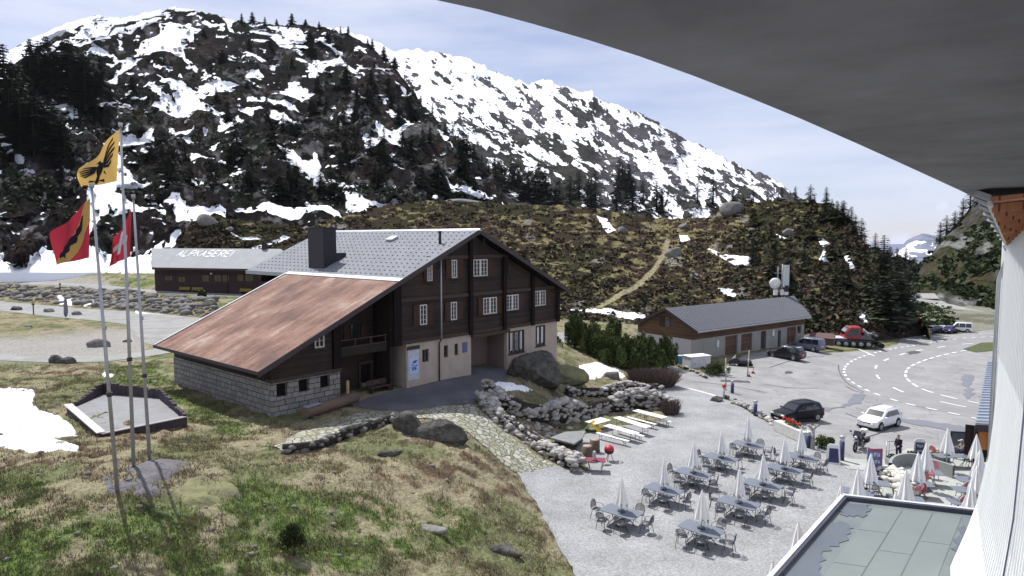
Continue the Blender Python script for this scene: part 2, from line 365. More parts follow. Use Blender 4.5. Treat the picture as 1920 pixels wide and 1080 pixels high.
CG = cm(CG, cm(np.broadcast_to(c_gr, CG.shape), c_gr2, sst(0.4, 0.6, n3)), green*sst(0.40, 0.60, n1*0.5+n2*0.5+0.06*(green-0.5)))
CG = cm(CG, c_dk, embk*sst(0.42, 0.55, n2)*0.8); CG = cm(CG, c_gry, gravl*0.85); CG = cm(CG, c_dk, sst(0.62, 0.72, n2)*0.5*(1-gravl))
CG = cm(CG, np.array([0.035, 0.045, 0.025]), sst(270, 330, R2))
fr_z = sst(1712, 1735, pxg)*sst(100, 118, R2)*(pyg < 640); CG = cm(CG, np.array([0.20, 0.20, 0.165]), fr_z); CG = cm(CG, np.array([0.09, 0.095, 0.06]), fr_z*0.7*sst(0.48, 0.62, fbm(GX*0.15, GY*0.15, o=4, s=77)))
GMAT = attrmat('meadow_ground', s_fine=6.0, s_edge=1.1, edge_amp=0.35, bump=0.9, bd=0.12, fine_amt=0.55)
ground = np_mesh('ground', np.stack([GX, GY, GZ2], -1).reshape(-1, 3), grid_faces(len(AZ), len(RR)), GMAT, True,
                 {'Col': CG.reshape(-1, 3), 'Snow': (np.clip(snowg, -25, 12)/9.).ravel()}, kind='structure')
GZ_extra = GZ2
def drape(name, wpoly, m, dz=0.0, step=1.2, kind='structure'):
    """a sheet over the ground, cut to a world outline"""
    pts = [Vector((p[0], p[1])) for p in wpoly]; n = len(pts); X = [p.x for p in pts]; Y = [p.y for p in pts]
    e = []; allp = []
    for i in range(n):
        a, b = pts[i], pts[(i+1) % n]; k = max(1, int((b-a).length/step))
        for j in range(k): allp.append(a.lerp(b, j/k))
    nb = len(allp); edges = [(i, (i+1) % nb) for i in range(nb)]
    nx, ny = int((max(X)-min(X))/step)+1, int((max(Y)-min(Y))/step)+1
    gx, gy = np.meshgrid(min(X)+np.arange(nx)*step, min(Y)+np.arange(ny)*step); gx, gy = gx.ravel(), gy.ravel()
    s = sdist([(p.x, p.y) for p in pts], gx, gy, 2.0); k = s > step*0.4
    allp += [Vector((a, b)) for a, b in zip(gx[k], gy[k])]
    r = delaunay_2d_cdt(allp, edges, [], 1, 1e-4)
    vs, fs = r[0], r[2]; vx = np.array([v.x for v in vs]); vy = np.array([v.y for v in vs]); vz = gz(vx, vy)+dz
    me = bpy.data.meshes.new(name); me.from_pydata([(a, b, c) for a, b, c in zip(vx, vy, vz)], [], [tuple(f) for f in fs]); me.materials.append(m)
    bm = bmesh.new(); bm.from_mesh(me); bmesh.ops.recalc_face_normals(bm, faces=bm.faces)
    if sum(f.normal.z for f in bm.faces) < 0: bmesh.ops.reverse_faces(bm, faces=bm.faces)
    bm.to_mesh(me); bm.free()
    o = bpy.data.objects.new(name, me); link(o)
    if kind: o['kind'] = kind
    return o
def wp(poly): return [tuple(G(*p)[:2]) for p in poly]
def ragged(pts, s=0.25):
    r_ = random.Random(len(pts)); out = []
    for (x0, y0), (x1, y1) in zip(pts, pts[1:]+pts[:1]):
        for k in range(5): t = k/5; out.append((x0+(x1-x0)*t+r_.uniform(-s, s), y0+(y1-y0)*t+r_.uniform(-s, s)))
    return out
def gravmat(name, c1, c2, s=22, rough=0.9, bump=0.5, patch=0.25, crack=False, ps=0.35):
    m, t, b = newmat(name); lk = t.links.new; b.inputs['Roughness'].default_value = rough; b.inputs['Specular IOR Level'].default_value = 0.3
    v = nnode(t, 'ShaderNodeTexCoord').outputs['Object']
    a = nnode(t, 'ShaderNodeTexNoise', Scale=s, Detail=4.0, Roughness=0.7); lk(v, a.inputs['Vector'])
    r = nnode(t, 'ShaderNodeValToRGB'); r.color_ramp.elements[0].position = 0.36; r.color_ramp.elements[1].position = 0.62
    r.color_ramp.elements[0].color = rgb(c2); r.color_ramp.elements[1].color = rgb(c1); lk(a.outputs['Fac'], r.inputs[0])
    n = nnode(t, 'ShaderNodeTexNoise', Scale=ps, Detail=7.0, Roughness=0.65); lk(v, n.inputs['Vector'])
    q = nnode(t, 'ShaderNodeMapRange'); q.inputs[1].default_value = 0.35; q.inputs[2].default_value = 0.65; q.inputs[3].default_value = 1-patch; q.inputs[4].default_value = 1+patch*0.4; lk(n.outputs['Fac'], q.inputs[0])
    mu = nnode(t, 'ShaderNodeVectorMath', operation='SCALE'); lk(r.outputs[0], mu.inputs[0]); lk(q.outputs[0], mu.inputs['Scale']); cur = mu.outputs[0]
    if crack:
        w = nnode(t, 'ShaderNodeTexVoronoi', Scale=0.16, feature='DISTANCE_TO_EDGE'); dn = nnode(t, 'ShaderNodeTexNoise', Scale=0.5, Detail=5.0); lk(v, dn.inputs['Vector'])
        ad = nnode(t, 'ShaderNodeVectorMath', operation='ADD'); sc = nnode(t, 'ShaderNodeVectorMath', operation='SCALE'); sc.inputs['Scale'].default_value = 4.0
        lk(dn.outputs['Color'], sc.inputs[0]); lk(sc.outputs[0], ad.inputs[0]); lk(v, ad.inputs[1]); lk(ad.outputs[0], w.inputs['Vector'])
        g2 = nnode(t, 'ShaderNodeMapRange'); g2.inputs[1].default_value = 0.002; g2.inputs[2].default_value = 0.012; g2.inputs[3].default_value = 0.72; g2.inputs[4].default_value = 1; lk(w.outputs['Distance'], g2.inputs[0])
        m2 = nnode(t, 'ShaderNodeVectorMath', operation='SCALE'); lk(cur, m2.inputs[0]); lk(g2.outputs[0], m2.inputs['Scale']); cur = m2.outputs[0]
    lk(cur, b.inputs['Base Color'])
    bp = nnode(t, 'ShaderNodeBump', Strength=bump, Distance=0.03); lk(a.outputs['Fac'], bp.inputs['Height']); lk(bp.outputs[0], b.inputs['Normal'])
    return m
M_GRAVEL = gravmat('terrace_gravel', (0.355, 0.36, 0.365), (0.20, 0.205, 0.212), s=9, bump=0.8, patch=0.22)
M_ASPH = gravmat('worn_asphalt', (0.30, 0.30, 0.30), (0.23, 0.23, 0.232), s=30, bump=0.2, patch=0.22, crack=True)
M_ROADN = gravmat('road_asphalt', (0.27, 0.27, 0.272), (0.22, 0.22, 0.222), s=30, bump=0.2, patch=0.12)
M_DARKA = gravmat('shade_toned_asphalt', (0.14, 0.14, 0.16), (0.095, 0.095, 0.11), s=12, bump=0.3, patch=0.3)  # asphalt with the chalet's shade painted into its darker colour
M_ROADL = gravmat('pale_road', (0.30, 0.30, 0.29), (0.22, 0.22, 0.215), s=10, bump=0.3, patch=0.25)
drape('gravel_terrace', ragged(wp(POLY['gravel']), .14), M_GRAVEL, 0.02)
drape('asphalt_road', wp(POLY['asphalt']), M_ASPH, 0.0, 1.6)
drape('yard', ragged(wp(POLY['yard']), .12), M_DARKA, 0.01)
drape('road', wp(POLY['road']), M_ROADL, 0.0, 2.0)
drape('track', wp(POLY['track']), M_ROADL, 0.01, 2.0)
drape('upper_path', wp(POLY['upper']), M_ROADL, 0.0, 2.0)
# cobble path: irregular flat stones set in grass
def cobmat():
    m, t, b = newmat('cobbles'); lk = t.links.new; b.inputs['Roughness'].default_value = 0.85
    v = nnode(t, 'ShaderNodeTexCoord').outputs['Object']
    w = nnode(t, 'ShaderNodeTexVoronoi', Scale=2.1, feature='DISTANCE_TO_EDGE', Randomness=1.0); c = nnode(t, 'ShaderNodeTexVoronoi', Scale=2.1, Randomness=1.0)
    dn = nnode(t, 'ShaderNodeTexNoise', Scale=3.0, Detail=2.0); lk(v, dn.inputs['Vector']); sc = nnode(t, 'ShaderNodeVectorMath', operation='SCALE'); sc.inputs['Scale'].default_value = 0.22
    ad = nnode(t, 'ShaderNodeVectorMath', operation='ADD'); lk(dn.outputs['Color'], sc.inputs[0]); lk(sc.outputs[0], ad.inputs[0]); lk(v, ad.inputs[1]); lk(ad.outputs[0], w.inputs['Vector']); lk(ad.outputs[0], c.inputs['Vector'])
    mr = nnode(t, 'ShaderNodeMapRange'); mr.inputs[1].default_value = 0.03; mr.inputs[2].default_value = 0.1; lk(w.outputs['Distance'], mr.inputs[0])
    r = nnode(t, 'ShaderNodeValToRGB'); r.color_ramp.elements[0].color = (0.22, 0.215, 0.19, 1); r.color_ramp.elements[1].color = (0.46, 0.45, 0.40, 1); lk(c.outputs['Color'], r.inputs[0])
    mxn = nnode(t, 'ShaderNodeMixRGB'); mxn.inputs[1].default_value = (0.13, 0.14, 0.07, 1); lk(mr.outputs[0], mxn.inputs[0]); lk(r.outputs[0], mxn.inputs[2])
    n = nnode(t, 'ShaderNodeTexNoise', Scale=0.8, Detail=5.0); lk(v, n.inputs['Vector']); mm = nnode(t, 'ShaderNodeMapRange'); mm.inputs[1].default_value = 0.45; mm.inputs[2].default_value = 0.65; mm.inputs[4].default_value = 0.65; lk(n.outputs['Fac'], mm.inputs[0])
    m2 = nnode(t, 'ShaderNodeMixRGB'); m2.inputs[2].default_value = (0.20, 0.20, 0.11, 1); lk(mm.outputs[0], m2.inputs[0]); lk(mxn.outputs[0], m2.inputs[1]); lk(m2.outputs[0], b.inputs['Base Color'])
    bp = nnode(t, 'ShaderNodeBump', Strength=1.0, Distance=0.06); lk(mr.outputs[0], bp.inputs['Height']); lk(bp.outputs[0], b.inputs['Normal']); return m
M_COB = cobmat()
drape('cobble_path', ragged(wp(POLY['cobble']), .12), M_COB, 0.03, 0.8)
# ---------------------------------------------------------------- curving road with painted lines
M_PAINT = mat('road_paint', (0.82, 0.82, 0.80), 0.7, col2=(0.55, 0.55, 0.54), ns=6)
def spline(pts, n=16):
    out = []; q = [pts[0]]+list(pts)+[pts[-1]]
    for i in range(1, len(q)-2):
        p0, p1, p2, p3 = [Vector(p) for p in q[i-1:i+3]]
        for k in range(n):
            t = k/n; out.append(0.5*((2*p1)+(p2-p0)*t+(2*p0-5*p1+4*p2-p3)*t*t+(3*p1-p0-3*p2+p3)*t**3))
    out.append(Vector(q[-1])); return out
def ribbon(pts, w, dz, mb):
    for i in range(len(pts)-1):
        a, b = pts[i], pts[i+1]; d = Vector((b.x-a.x, b.y-a.y, 0))
        if d.length < 1e-4: continue
        n = Vector((-d.y, d.x, 0)).normalized()*w/2; q = []
        for p, s in ((a, 1), (a, -1), (b, -1), (b, 1)):
            x, y = p.x+n.x*s, p.y+n.y*s; q.append((x, y, g(x, y)+dz))
        mb.add(q, [(0, 1, 2, 3)])
def resample(pts, step):
    d = [0]
    for a, b in zip(pts, pts[1:]): d.append(d[-1]+(b-a).length)
    out = []; L_ = d[-1]; k = 0; s = 0
    while s < L_:
        while d[k+1] < s: k += 1
        out.append(pts[k].lerp(pts[k+1], (s-d[k])/max(d[k+1]-d[k], 1e-6))); s += step
    return out
def line(pxs, w, dash, gap, name, off=0.035, m=None):
    pts = resample(spline([G(*p) for p in pxs]), 0.5); mb = MB(); s = 0; cur = []; per = dash+gap
    for i, p in enumerate(pts):
        if gap == 0 or (i*0.5) % per <= dash: cur.append(p)
        else:
            if len(cur) > 1: ribbon(cur, w, off, mb)
            cur = []
    if len(cur) > 1: ribbon(cur, w, off, mb)
    o = mb.build(name, m or M_PAINT, fixn=False); o['kind'] = 'structure'; return o
OUT = [(1890,631),(1790,636),(1700,650),(1640,662),(1600,676),(1584,690),(1586,706),(1606,722),(1645,740),(1700,757),(1760,770),(1830,785),(1875,793)]
INN = [(1895,652),(1820,656),(1760,668),(1712,685),(1698,700),(1704,714),(1730,730),(1780,745),(1833,756),(1880,765)]
MID = [(1895,641),(1800,646),(1730,656),(1680,668),(1648,682),(1642,695),(1652,713),(1700,738),(1770,755),(1835,768),(1880,776)]
o1 = wp(OUT); i1 = wp(INN)
drape('road_bend', o1+i1[::-1], M_ROADN, 0.012, 1.5)
line(OUT, 0.30, 1.5, 0.6, 'road_edge_marking'); line(INN, 0.28, 2.0, 1.0, 'road_inner_marking'); line(MID, 0.26, 3.0, 4.2, 'road_centre_marking')
line([(1262,723),(1300,731),(1346,744)], 0.3, 5, 0, 'parking_line'); line([(1610,655),(1640,668)], 0.3, 5, 0, 'stop_line')
M_TAR = mat('tar_seam', (0.10, 0.10, 0.105), 0.8, ns=3)
for k_, q_ in enumerate(([(1572,684),(1574,698),(1586,716),(1604,728),(1622,736)],[(1586,724),(1600,732),(1622,738)],[(1430,720),(1480,727),(1540,728)],[(1585,775),(1620,788),(1640,792)],[(1545,668),(1500,672),(1440,690)],[(1300,716),(1360,722),(1440,737)],[(1690,790),(1650,812),(1600,826)])): line(q_, 0.10, 50, 0, 'tar_seam', 0.032, M_TAR)
for q_ in ([(1470,697),(1484,696),(1486,700),(1472,701)],[(1700,660),(1722,657),(1726,662),(1704,665)],[(1350,712),(1404,714),(1406,718),(1350,715)]): drape('road_patch', ragged(wp(q_), .15), M_TAR, 0.03, 0.6)
drape('grass_verge', wp([(1895,641),(1840,643),(1805,655),(1830,661),(1895,655)]), mat('verge_grass', (0.10, 0.125, 0.055), 0.95, col2=(0.06, 0.07, 0.035), ns=2, bump=1), 0.05)
drape('grass_island', wp([(1545,660),(1600,656),(1655,650),(1688,640),(1680,633),(1640,634),(1600,642),(1560,650)]), mat('island_grass', (0.22, 0.21, 0.11), 0.95, col2=(0.10, 0.11, 0.05), ns=1.2, bump=1), 0.06)
M_WET = mat('wet_asphalt', (0.175, 0.18, 0.205), 0.5, col2=(0.14, 0.145, 0.17), ns=1.5)
drape('meltwater_stain', ragged(wp([(1541,762),(1560,765),(1590,757),(1600,740),(1618,738),(1622,748),(1610,757),(1580,764),(1548,771)])), M_WET, 0.03, 0.6)
drape('meltwater_streak', ragged(wp([(1806,702),(1822,702),(1828,712),(1818,722),(1825,735),(1818,748),(1808,745),(1812,728),(1802,715)])), M_WET, 0.03, 0.6)
drape('wet_strip', ragged(wp([(1690,785),(1730,788),(1790,797),(1850,806),(1850,822),(1800,812),(1740,800),(1692,792)])), M_WET, 0.03, 0.6)
# ================================================================ hills and mountains
def lerpc(pts, x, k):
    pts = sorted(pts); return np.interp(x, [p[0] for p in pts], [p[k] for p in pts])
def slope(name, base, ridge, px0, px1, nu, nv, power=1.2, amp=6., freq=0.03, vert=0.25, snow=None, colf=None, m=None, noise_ridge=2.0, back=14, jag=0.15, snow_k=8., snow_noise=None, extra=None, bulge=0.0, smooth=0.06, warp=1.0, ground_base=False):
    X = np.linspace(px0, px1, nu); T = np.linspace(0, 1, nv); PX, TT = np.meshgrid(X, T, indexing='ij')
    kz = np.hanning(max(5, int(nu*smooth))|1); kz /= kz.sum(); hw = len(kz)//2
    def sm(v): return np.convolve(np.pad(v, hw, mode='reflect', reflect_type='odd'), kz, 'valid')
    by, bd = lerpc(base, X, 1), lerpc(base, X, 2); ry0, rd = lerpc(ridge, X, 1), sm(lerpc(ridge, X, 2))
    if ground_base:
        xs = np.linspace(px0, px1, 70); ds = []
        for q in xs:
            h = G(q, np.interp(q, X, by)); ds.append(min(h.xy.length, np.interp(q, X, bd)*1.15))
        bd = np.interp(X, xs, ds)-1.0; by = by+1.5
    bd = sm(bd); rys = sm(ry0)
    ry = ry0+noise_ridge*2*(fbm(X*jag, X*0+3, o=4, s=11)-0.5)
    PY = by[:, None]+(rys-by)[:, None]*TT+(ry-rys)[:, None]*TT**7; D = bd[:, None]+(rd-bd)[:, None]*TT**power
    D = D+bulge*np.sin(TT*math.pi)
    a = (PX-960)/F; b = -(PY-540)/F; rx, ryy, rz = a, CP+b*SP, -SP+b*CP; hl = np.hypot(rx, ryy)
    def pos(D): return rx/hl*D, ryy/hl*D, H+rz/hl*D
    dm = float(D.mean()); nx, nyy, nzz = PX/F*dm, D*0.12, -PY/F*dm*1.25
    edge = np.minimum(1, np.minimum(TT*12, (1-TT)*10+0.15))
    w = edge*(ridged(nx*freq, nyy*freq, nzz*freq, 5, 7)-0.6)*amp*2
    WX = PX+12*(fbm(PX/22., PY/16., o=3, s=14)-0.5)*warp; WY = PY+10*(fbm(PX/22.+9, PY/16., o=3, s=15)-0.5)*warp
    SN = np.full(PX.shape, -25.)
    for p in (snow or []): SN = np.maximum(SN, sdist(p, WX, WY))
    sn = SN/snow_k
    if snow: sn = sn-1.6*sst(0.64, 0.72, fbm(PX/9., PY/5., o=3, s=16, g=0.6))*(sn > -1)-0.05
    if snow_noise is not None: sn = np.maximum(sn, snow_noise(PX, PY, TT, nx, nyy, nzz))
    flat = sst(-0.3, 0.8, sn)
    w = w*(1-0.75*flat)
    if extra is not None: w = w+extra(PX, PY, TT, nx, nyy, nzz)*edge
    x, y, z = pos(D-w)
    z = z+edge*vert*amp*(fbm(nx*freq*3, nyy*freq*3, nzz*freq*3, o=4, s=5)-0.5)*(1-0.8*flat)
    C = colf(PX, PY, TT, nx, nyy, nzz)
    pre = (x[:, :1]*0.995, y[:, :1]*0.995, z[:, :1]-9.0)  # foot runs on below the ground
    # the far side, going down behind the ridge
    xb = [pre[0], x]; yb = [pre[1], y]; zb = [pre[2], z]
    for k in range(1, 5):
        kk = k*0.09*rd[:, None]; xb.append(x[:, -1:]+rx[:, -1:]/hl[:, -1:]*kk); yb.append(y[:, -1:]+ryy[:, -1:]/hl[:, -1:]*kk); zb.append(np.maximum(z[:, -1:]-kk*0.55, -40))
    x, y, z = [np.concatenate(q, 1) for q in (xb, yb, zb)]; C = np.concatenate([C[:, :1], C]+[C[:, -1:]]*4, 1); sn = np.concatenate([sn[:, :1], sn]+[sn[:, -1:]]*4, 1)
    o = np_mesh(name, np.stack([x, y, z], -1).reshape(-1, 3), grid_faces(nu, nv+5), m, True, {'Col': C.reshape(-1, 3), 'Snow': np.clip(sn, -3, 3).ravel()}, kind='structure')
    surf = dict(PX=X, PYg=PY, by=by, ry=ry, x=x[:, 1:nv+1], y=y[:, 1:nv+1], z=z[:, 1:nv+1], nu=nu, nv=nv, sn=sn[:, 1:nv+1])
    return o, surf
def on(surf, px, py):
    """point of a slope seen at px,py"""
    i = int(np.clip(np.interp(px, surf['PX'], np.arange(surf['nu'])), 0, surf['nu']-1)); 
    j = int(np.argmin(np.abs(surf['PYg'][i]-py)))
    return Vector((surf['x'][i, j], surf['y'][i, j], surf['z'][i, j])), surf['sn'][i, j]
def sc(pts, k=0.5, ox=0, oy=0): return [(p[0]*k+ox, p[1]*k+oy) for p in pts]
S1 = [[(100,240),(160,185),(260,135),(330,90),(420,62),(600,32),(660,42),(560,70),(430,98),(400,130),(330,165),(290,180),(320,150),(230,170),(160,215),(115,245)],
[(430,108),(560,72),(650,58),(600,90),(500,108),(430,135),(360,165),(290,182),(300,168),(390,140)],
[(600,90),(640,80),(720,95),(760,100),(730,120),(722,150),(690,180),(700,220),(750,258),(740,270),(700,240),(670,200),(600,190),(560,210),(500,215),(530,180),(550,140),(600,120)],
[(310,205),(370,180),(430,190),(450,215),(540,225),(500,245),(440,270),(430,310),(380,305),(420,280),(450,240),(400,205),(340,210)],
[(590,275),(640,280),(700,320),(740,340),(800,285),(850,310),(900,325),(850,340),(780,360),(760,380),(800,410),(850,425),(840,440),(760,420),(690,435),(630,430),(570,400),(600,370),(540,320),(560,310),(640,365),(655,380),(640,345),(600,300)],
[(820,460),(900,435),(905,450),(860,480),(815,478)],[(890,410),(960,395),(940,430),(900,425)],[(920,360),(990,360),(1080,390),(1130,420),(1080,410),(1000,380),(930,380)],
[(1000,420),(1060,430),(1130,460),(1130,468),(1060,450),(1005,435)],[(1040,340),(1080,330),(1080,300),(1120,300),(1150,330),(1180,355),(1130,385),(1090,360),(1050,350)],
[(920,290),(965,260),(995,285),(990,300),(950,290),(925,300)],[(890,185),(960,200),(1000,220),(980,225),(930,205)],[(1150,270),(1170,245),(1200,230),(1250,210),(1280,205),(1290,240),(1230,255),(1200,280),(1165,290)],
[(950,120),(1000,140),(1050,180),(1150,210),(1100,178),(1150,150),(1130,110),(1060,105),(1000,100),(1060,130)],[(1180,140),(1280,190),(1290,205),(1200,160)],
[(130,385),(200,395),(250,380),(285,410),(270,445),(230,420),(180,400)],[(330,395),(400,390),(480,380),(505,395),(450,405),(350,415)],[(250,325),(290,320),(290,360),(270,355)],
[(20,310),(60,310),(40,335),(20,330)],[(140,288),(178,286),(160,306)],[(218,240),(262,236),(240,254)],[(0,470),(20,500),(50,545),(50,570),(20,570),(0,540)],[(55,580),(100,605),(90,630),(65,620)],
[(405,485),(450,490),(455,510),(540,510),(575,470),(580,550),(450,560),(440,540)],
[(450,560),(460,620),(520,670),(580,690),(500,690),(440,700),(430,730),(480,740),(560,775),(620,785),(560,790),(540,810),(450,790),(380,790),(350,850),(330,900),(325,700),(300,700),(440,600)],
[(610,745),(660,735),(740,770),(850,785),(850,820),(780,800),(720,820),(670,810),(640,770)],[(870,780),(1000,775),(1100,780),(1180,775),(1210,765),(1280,790),(1290,810),(1200,802),(1100,822),(960,812),(890,802)],
[(0,965),(80,975),(130,955),(150,925),(220,915),(300,935),(380,945),(440,940),(500,945),(560,930),(640,900),(680,865),(690,890),(640,925),(570,945),(570,1060),(500,1060),(380,1060),(200,1060),(0,1060),(-150,1060),(-150,960)],
[(1035,545),(1100,570),(1130,600),(1160,600),(1180,570),(1200,600),(1210,640),(1235,670),(1220,680),(1150,640),(1080,620),(1070,590)],[(1230,650),(1280,670),(1290,695),(1240,670)],
[(600,500),(660,490),(730,480),(700,500),(640,505)],[(715,575),(760,585),(820,590),(760,602),(720,612)],[(740,55),(800,85),(790,97),(740,65)],[(830,60),(870,85),(880,120),(860,110)],[(930,88),(1000,88),(950,102)],[(640,25),(760,30),(700,45),(620,45)]]
S2 = [[(70,110),(130,160),(120,170),(80,140)],[(270,280),(330,340),(320,355),(275,300)],[(0,200),(70,230),(130,270),(120,280),(60,250),(0,215)],[(100,565),(180,580),(180,520),(250,560),(330,510),(310,480),(380,520),(310,560),(310,650),(260,620),(200,590),(160,625),(110,600)],
[(480,540),(545,590),(560,650),(520,610)],[(30,340),(150,410),(150,425),(50,360)],[(0,460),(60,465),(20,482)],[(515,765),(600,830),(690,850),(750,880),(700,887),(620,852),(560,820)],[(10,860),(60,890),(110,900),(180,920),(320,925),(330,950),(150,950),(60,970),(30,975)],[(630,640),(655,650),(665,710),(645,700)],[(700,860),(760,885),(740,895),(705,880)]]
SNOW_NEAR = [sc(p) for p in S1]+[sc(p, 0.3704, 640, 40) for p in S2]
MM = attrmat('mountain_rock', s_fine=0.35, s_edge=0.09, edge_amp=0.55, bump=1.0, bd=1.8, fine_amt=0.75, asp=(1, 0.35, 1.15))
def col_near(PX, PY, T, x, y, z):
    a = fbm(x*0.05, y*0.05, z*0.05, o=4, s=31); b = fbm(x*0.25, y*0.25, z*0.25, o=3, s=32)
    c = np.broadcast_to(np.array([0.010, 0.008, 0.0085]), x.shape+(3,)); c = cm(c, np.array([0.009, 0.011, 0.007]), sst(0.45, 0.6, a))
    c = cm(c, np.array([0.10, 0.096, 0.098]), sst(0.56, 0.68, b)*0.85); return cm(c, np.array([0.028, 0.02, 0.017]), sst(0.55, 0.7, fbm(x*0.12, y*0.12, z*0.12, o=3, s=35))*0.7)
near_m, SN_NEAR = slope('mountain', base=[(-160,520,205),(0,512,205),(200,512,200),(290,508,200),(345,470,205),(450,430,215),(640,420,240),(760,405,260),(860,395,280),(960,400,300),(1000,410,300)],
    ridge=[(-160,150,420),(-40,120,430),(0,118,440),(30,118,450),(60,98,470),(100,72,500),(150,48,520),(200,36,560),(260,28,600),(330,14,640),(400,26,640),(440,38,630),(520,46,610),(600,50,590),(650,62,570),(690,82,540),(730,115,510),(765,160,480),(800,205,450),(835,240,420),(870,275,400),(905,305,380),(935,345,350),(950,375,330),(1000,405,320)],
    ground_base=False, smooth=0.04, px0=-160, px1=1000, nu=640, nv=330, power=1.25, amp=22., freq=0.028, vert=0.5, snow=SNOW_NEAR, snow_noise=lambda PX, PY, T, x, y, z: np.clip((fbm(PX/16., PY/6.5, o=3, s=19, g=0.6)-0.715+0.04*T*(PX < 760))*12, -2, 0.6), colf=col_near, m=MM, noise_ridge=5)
# snowy range behind
MB2 = attrmat('range_rock', s_fine=0.06, s_edge=0.035, edge_amp=0.9, bump=0.8, bd=8, fine_amt=0.6, asp=(1, 0.3, 1.1))
def col_back(PX, PY, T, x, y, z):
    a = fbm(x*0.02, y*0.02, z*0.02, o=4, s=41); c = np.broadcast_to(np.array([0.075, 0.07, 0.078]), x.shape+(3,)); return cm(c, np.array([0.035, 0.035, 0.03]), sst(0.4, 0.62, a+0.25*(0.5-T)))
def sn_back(PX, PY, T, x, y, z):
    # rock bands run down to the right; more rock lower down
    u = (PX*0.8+PY*0.6)/70.; v = (PY*0.8-PX*0.6)/26.
    n = fbm(u*3.4, v*3.0, o=5, s=44, g=0.72); big = fbm(PX/150., PY/110., o=3, s=45)
    thr = 0.485-0.20*(big-0.5)+0.02*(PY-300)/100.
    s = (0.56-0.085*(PY-220)/150.-n-0.30*(big-0.5))*8
    return np.clip(s, -2, 2)
back_m, SN_BACK = slope('snowy_range', base=[(560,470,420),(900,420,440),(1300,440,470),(1560,450,480)],
    ridge=[(560,58,1500),(640,52,1500),(700,78,1500),(735,95,1480),(790,92,1460),(830,98,1450),(880,108,1430),(920,130,1400),(950,146,1400),(1000,158,1380),(1022,147,1380),(1045,158,1380),(1090,170,1350),(1110,170,1350),(1125,190,1350),(1160,198,1320),(1200,210,1300),(1250,240,1280),(1300,268,1250),(1350,292,1200),(1400,320,1150),(1440,328,1120),(1475,355,1100),(1520,380,1050),(1560,420,1000)],
    px0=560, px1=1560, nu=560, nv=240, power=1.5, amp=34., freq=0.009, vert=0.5, snow_noise=sn_back, colf=col_back, m=MB2, noise_ridge=7, jag=0.12)
far_m, _ = slope('far_left_range', base=[(-200,200,900),(300,140,900)], ridge=[(-200,170,1800),(0,105,1800),(60,72,1800),(130,42,1800),(180,28,1800),(300,60,1800)], px0=-200, px1=300, nu=120, nv=50, amp=30, freq=0.006,
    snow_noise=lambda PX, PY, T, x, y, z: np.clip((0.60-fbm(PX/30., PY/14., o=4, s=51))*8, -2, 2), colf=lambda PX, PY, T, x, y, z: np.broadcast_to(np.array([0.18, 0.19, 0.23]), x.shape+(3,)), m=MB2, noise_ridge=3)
# heather hill behind the houses
SNOW_HILL = [[(1118,403),(1140,410),(1155,432),(1140,438),(1124,420)],[(1272,438),(1290,440),(1296,450),(1276,451)],[(1322,465),(1360,475),(1427,487),(1400,490),(1412,498),(1380,498),(1350,482)],[(1345,540),(1375,542),(1386,560),(1368,563)],
 [(1450,436),(1476,450),(1468,452)],[(1530,442),(1560,455),(1545,463),(1556,490),(1535,488),(1543,470)],[(1578,467),(1590,478),(1603,505),(1595,507),(1585,490)],[(1608,572),(1622,582),(1636,604),(1630,612),(1612,594)],[(1612,548),(1620,556),(1612,560)],
 [(430,435),(450,445),(490,443),(488,450),(455,450),(436,442)],[(470,462),(505,455),(530,442),(545,444),(520,456),(478,466)],[(1048,577),(1130,579),(1210,589),(1214,602),(1150,594),(1100,586),(1048,584)]]
def clumps(x, y, z): return fbm(x*0.55, y*0.4, z*1.1, o=4, s=61, g=0.6)
HILLPATH = [(1252,450),(1244,480),(1228,505),(1205,528),(1180,545),(1150,562),(1120,578)]
def pathd(PX, PY):
    d = np.full(PX.shape, 99.)
    for (x0, y0), (x1, y1) in zip(HILLPATH, HILLPATH[1:]):
        ex, ey = x1-x0, y1-y0; t = np.clip(((PX-x0)*ex+(PY-y0)*ey)/(ex*ex+ey*ey), 0, 1); d = np.minimum(d, np.hypot(PX-x0-t*ex, PY-y0-t*ey))
    return d
def col_hill(PX, PY, T, x, y, z):
    k = clumps(x, y, z); big = fbm(x*0.045, y*0.045, z*0.05, o=3, s=63); n = fbm(x*1.3, y*1.3, z*1.3, o=2, s=64)
    tan = cm(np.broadcast_to(np.array([0.20, 0.17, 0.09]), x.shape+(3,)), np.array([0.13, 0.12, 0.055]), sst(0.4, 0.65, n))
    br = cm(np.broadcast_to(np.array([0.038, 0.027, 0.021]), x.shape+(3,)), np.array([0.032, 0.031, 0.016]), sst(0.42, 0.62, big))
    c = cm(tan, br, sst(0.37, 0.52, k+0.16*(big-0.5)+0.10*sst(1250, 1600, PX)+0.06*(PX < 1000)))
    c = cm(c, np.array([0.20, 0.19, 0.17]), sst(0.68, 0.74, fbm(x*0.16, y*0.16, z*0.2, o=3, s=65))*0.8)
    c = cm(c, np.array([0.045, 0.038, 0.034]), sst(1560, 1640, PX)*0.8*sst(0.9, 0.5, T))
    c = cm(c, np.array([0.27, 0.24, 0.15]), sst(6, 2.5, pathd(PX, PY)+3*(n-0.5)))
    return c
MH = attrmat('heather_hill', s_fine=1.6, s_edge=0.35, edge_amp=0.4, bump=1.0, bd=0.5, fine_amt=0.6, asp=(1, 0.5, 1.1))
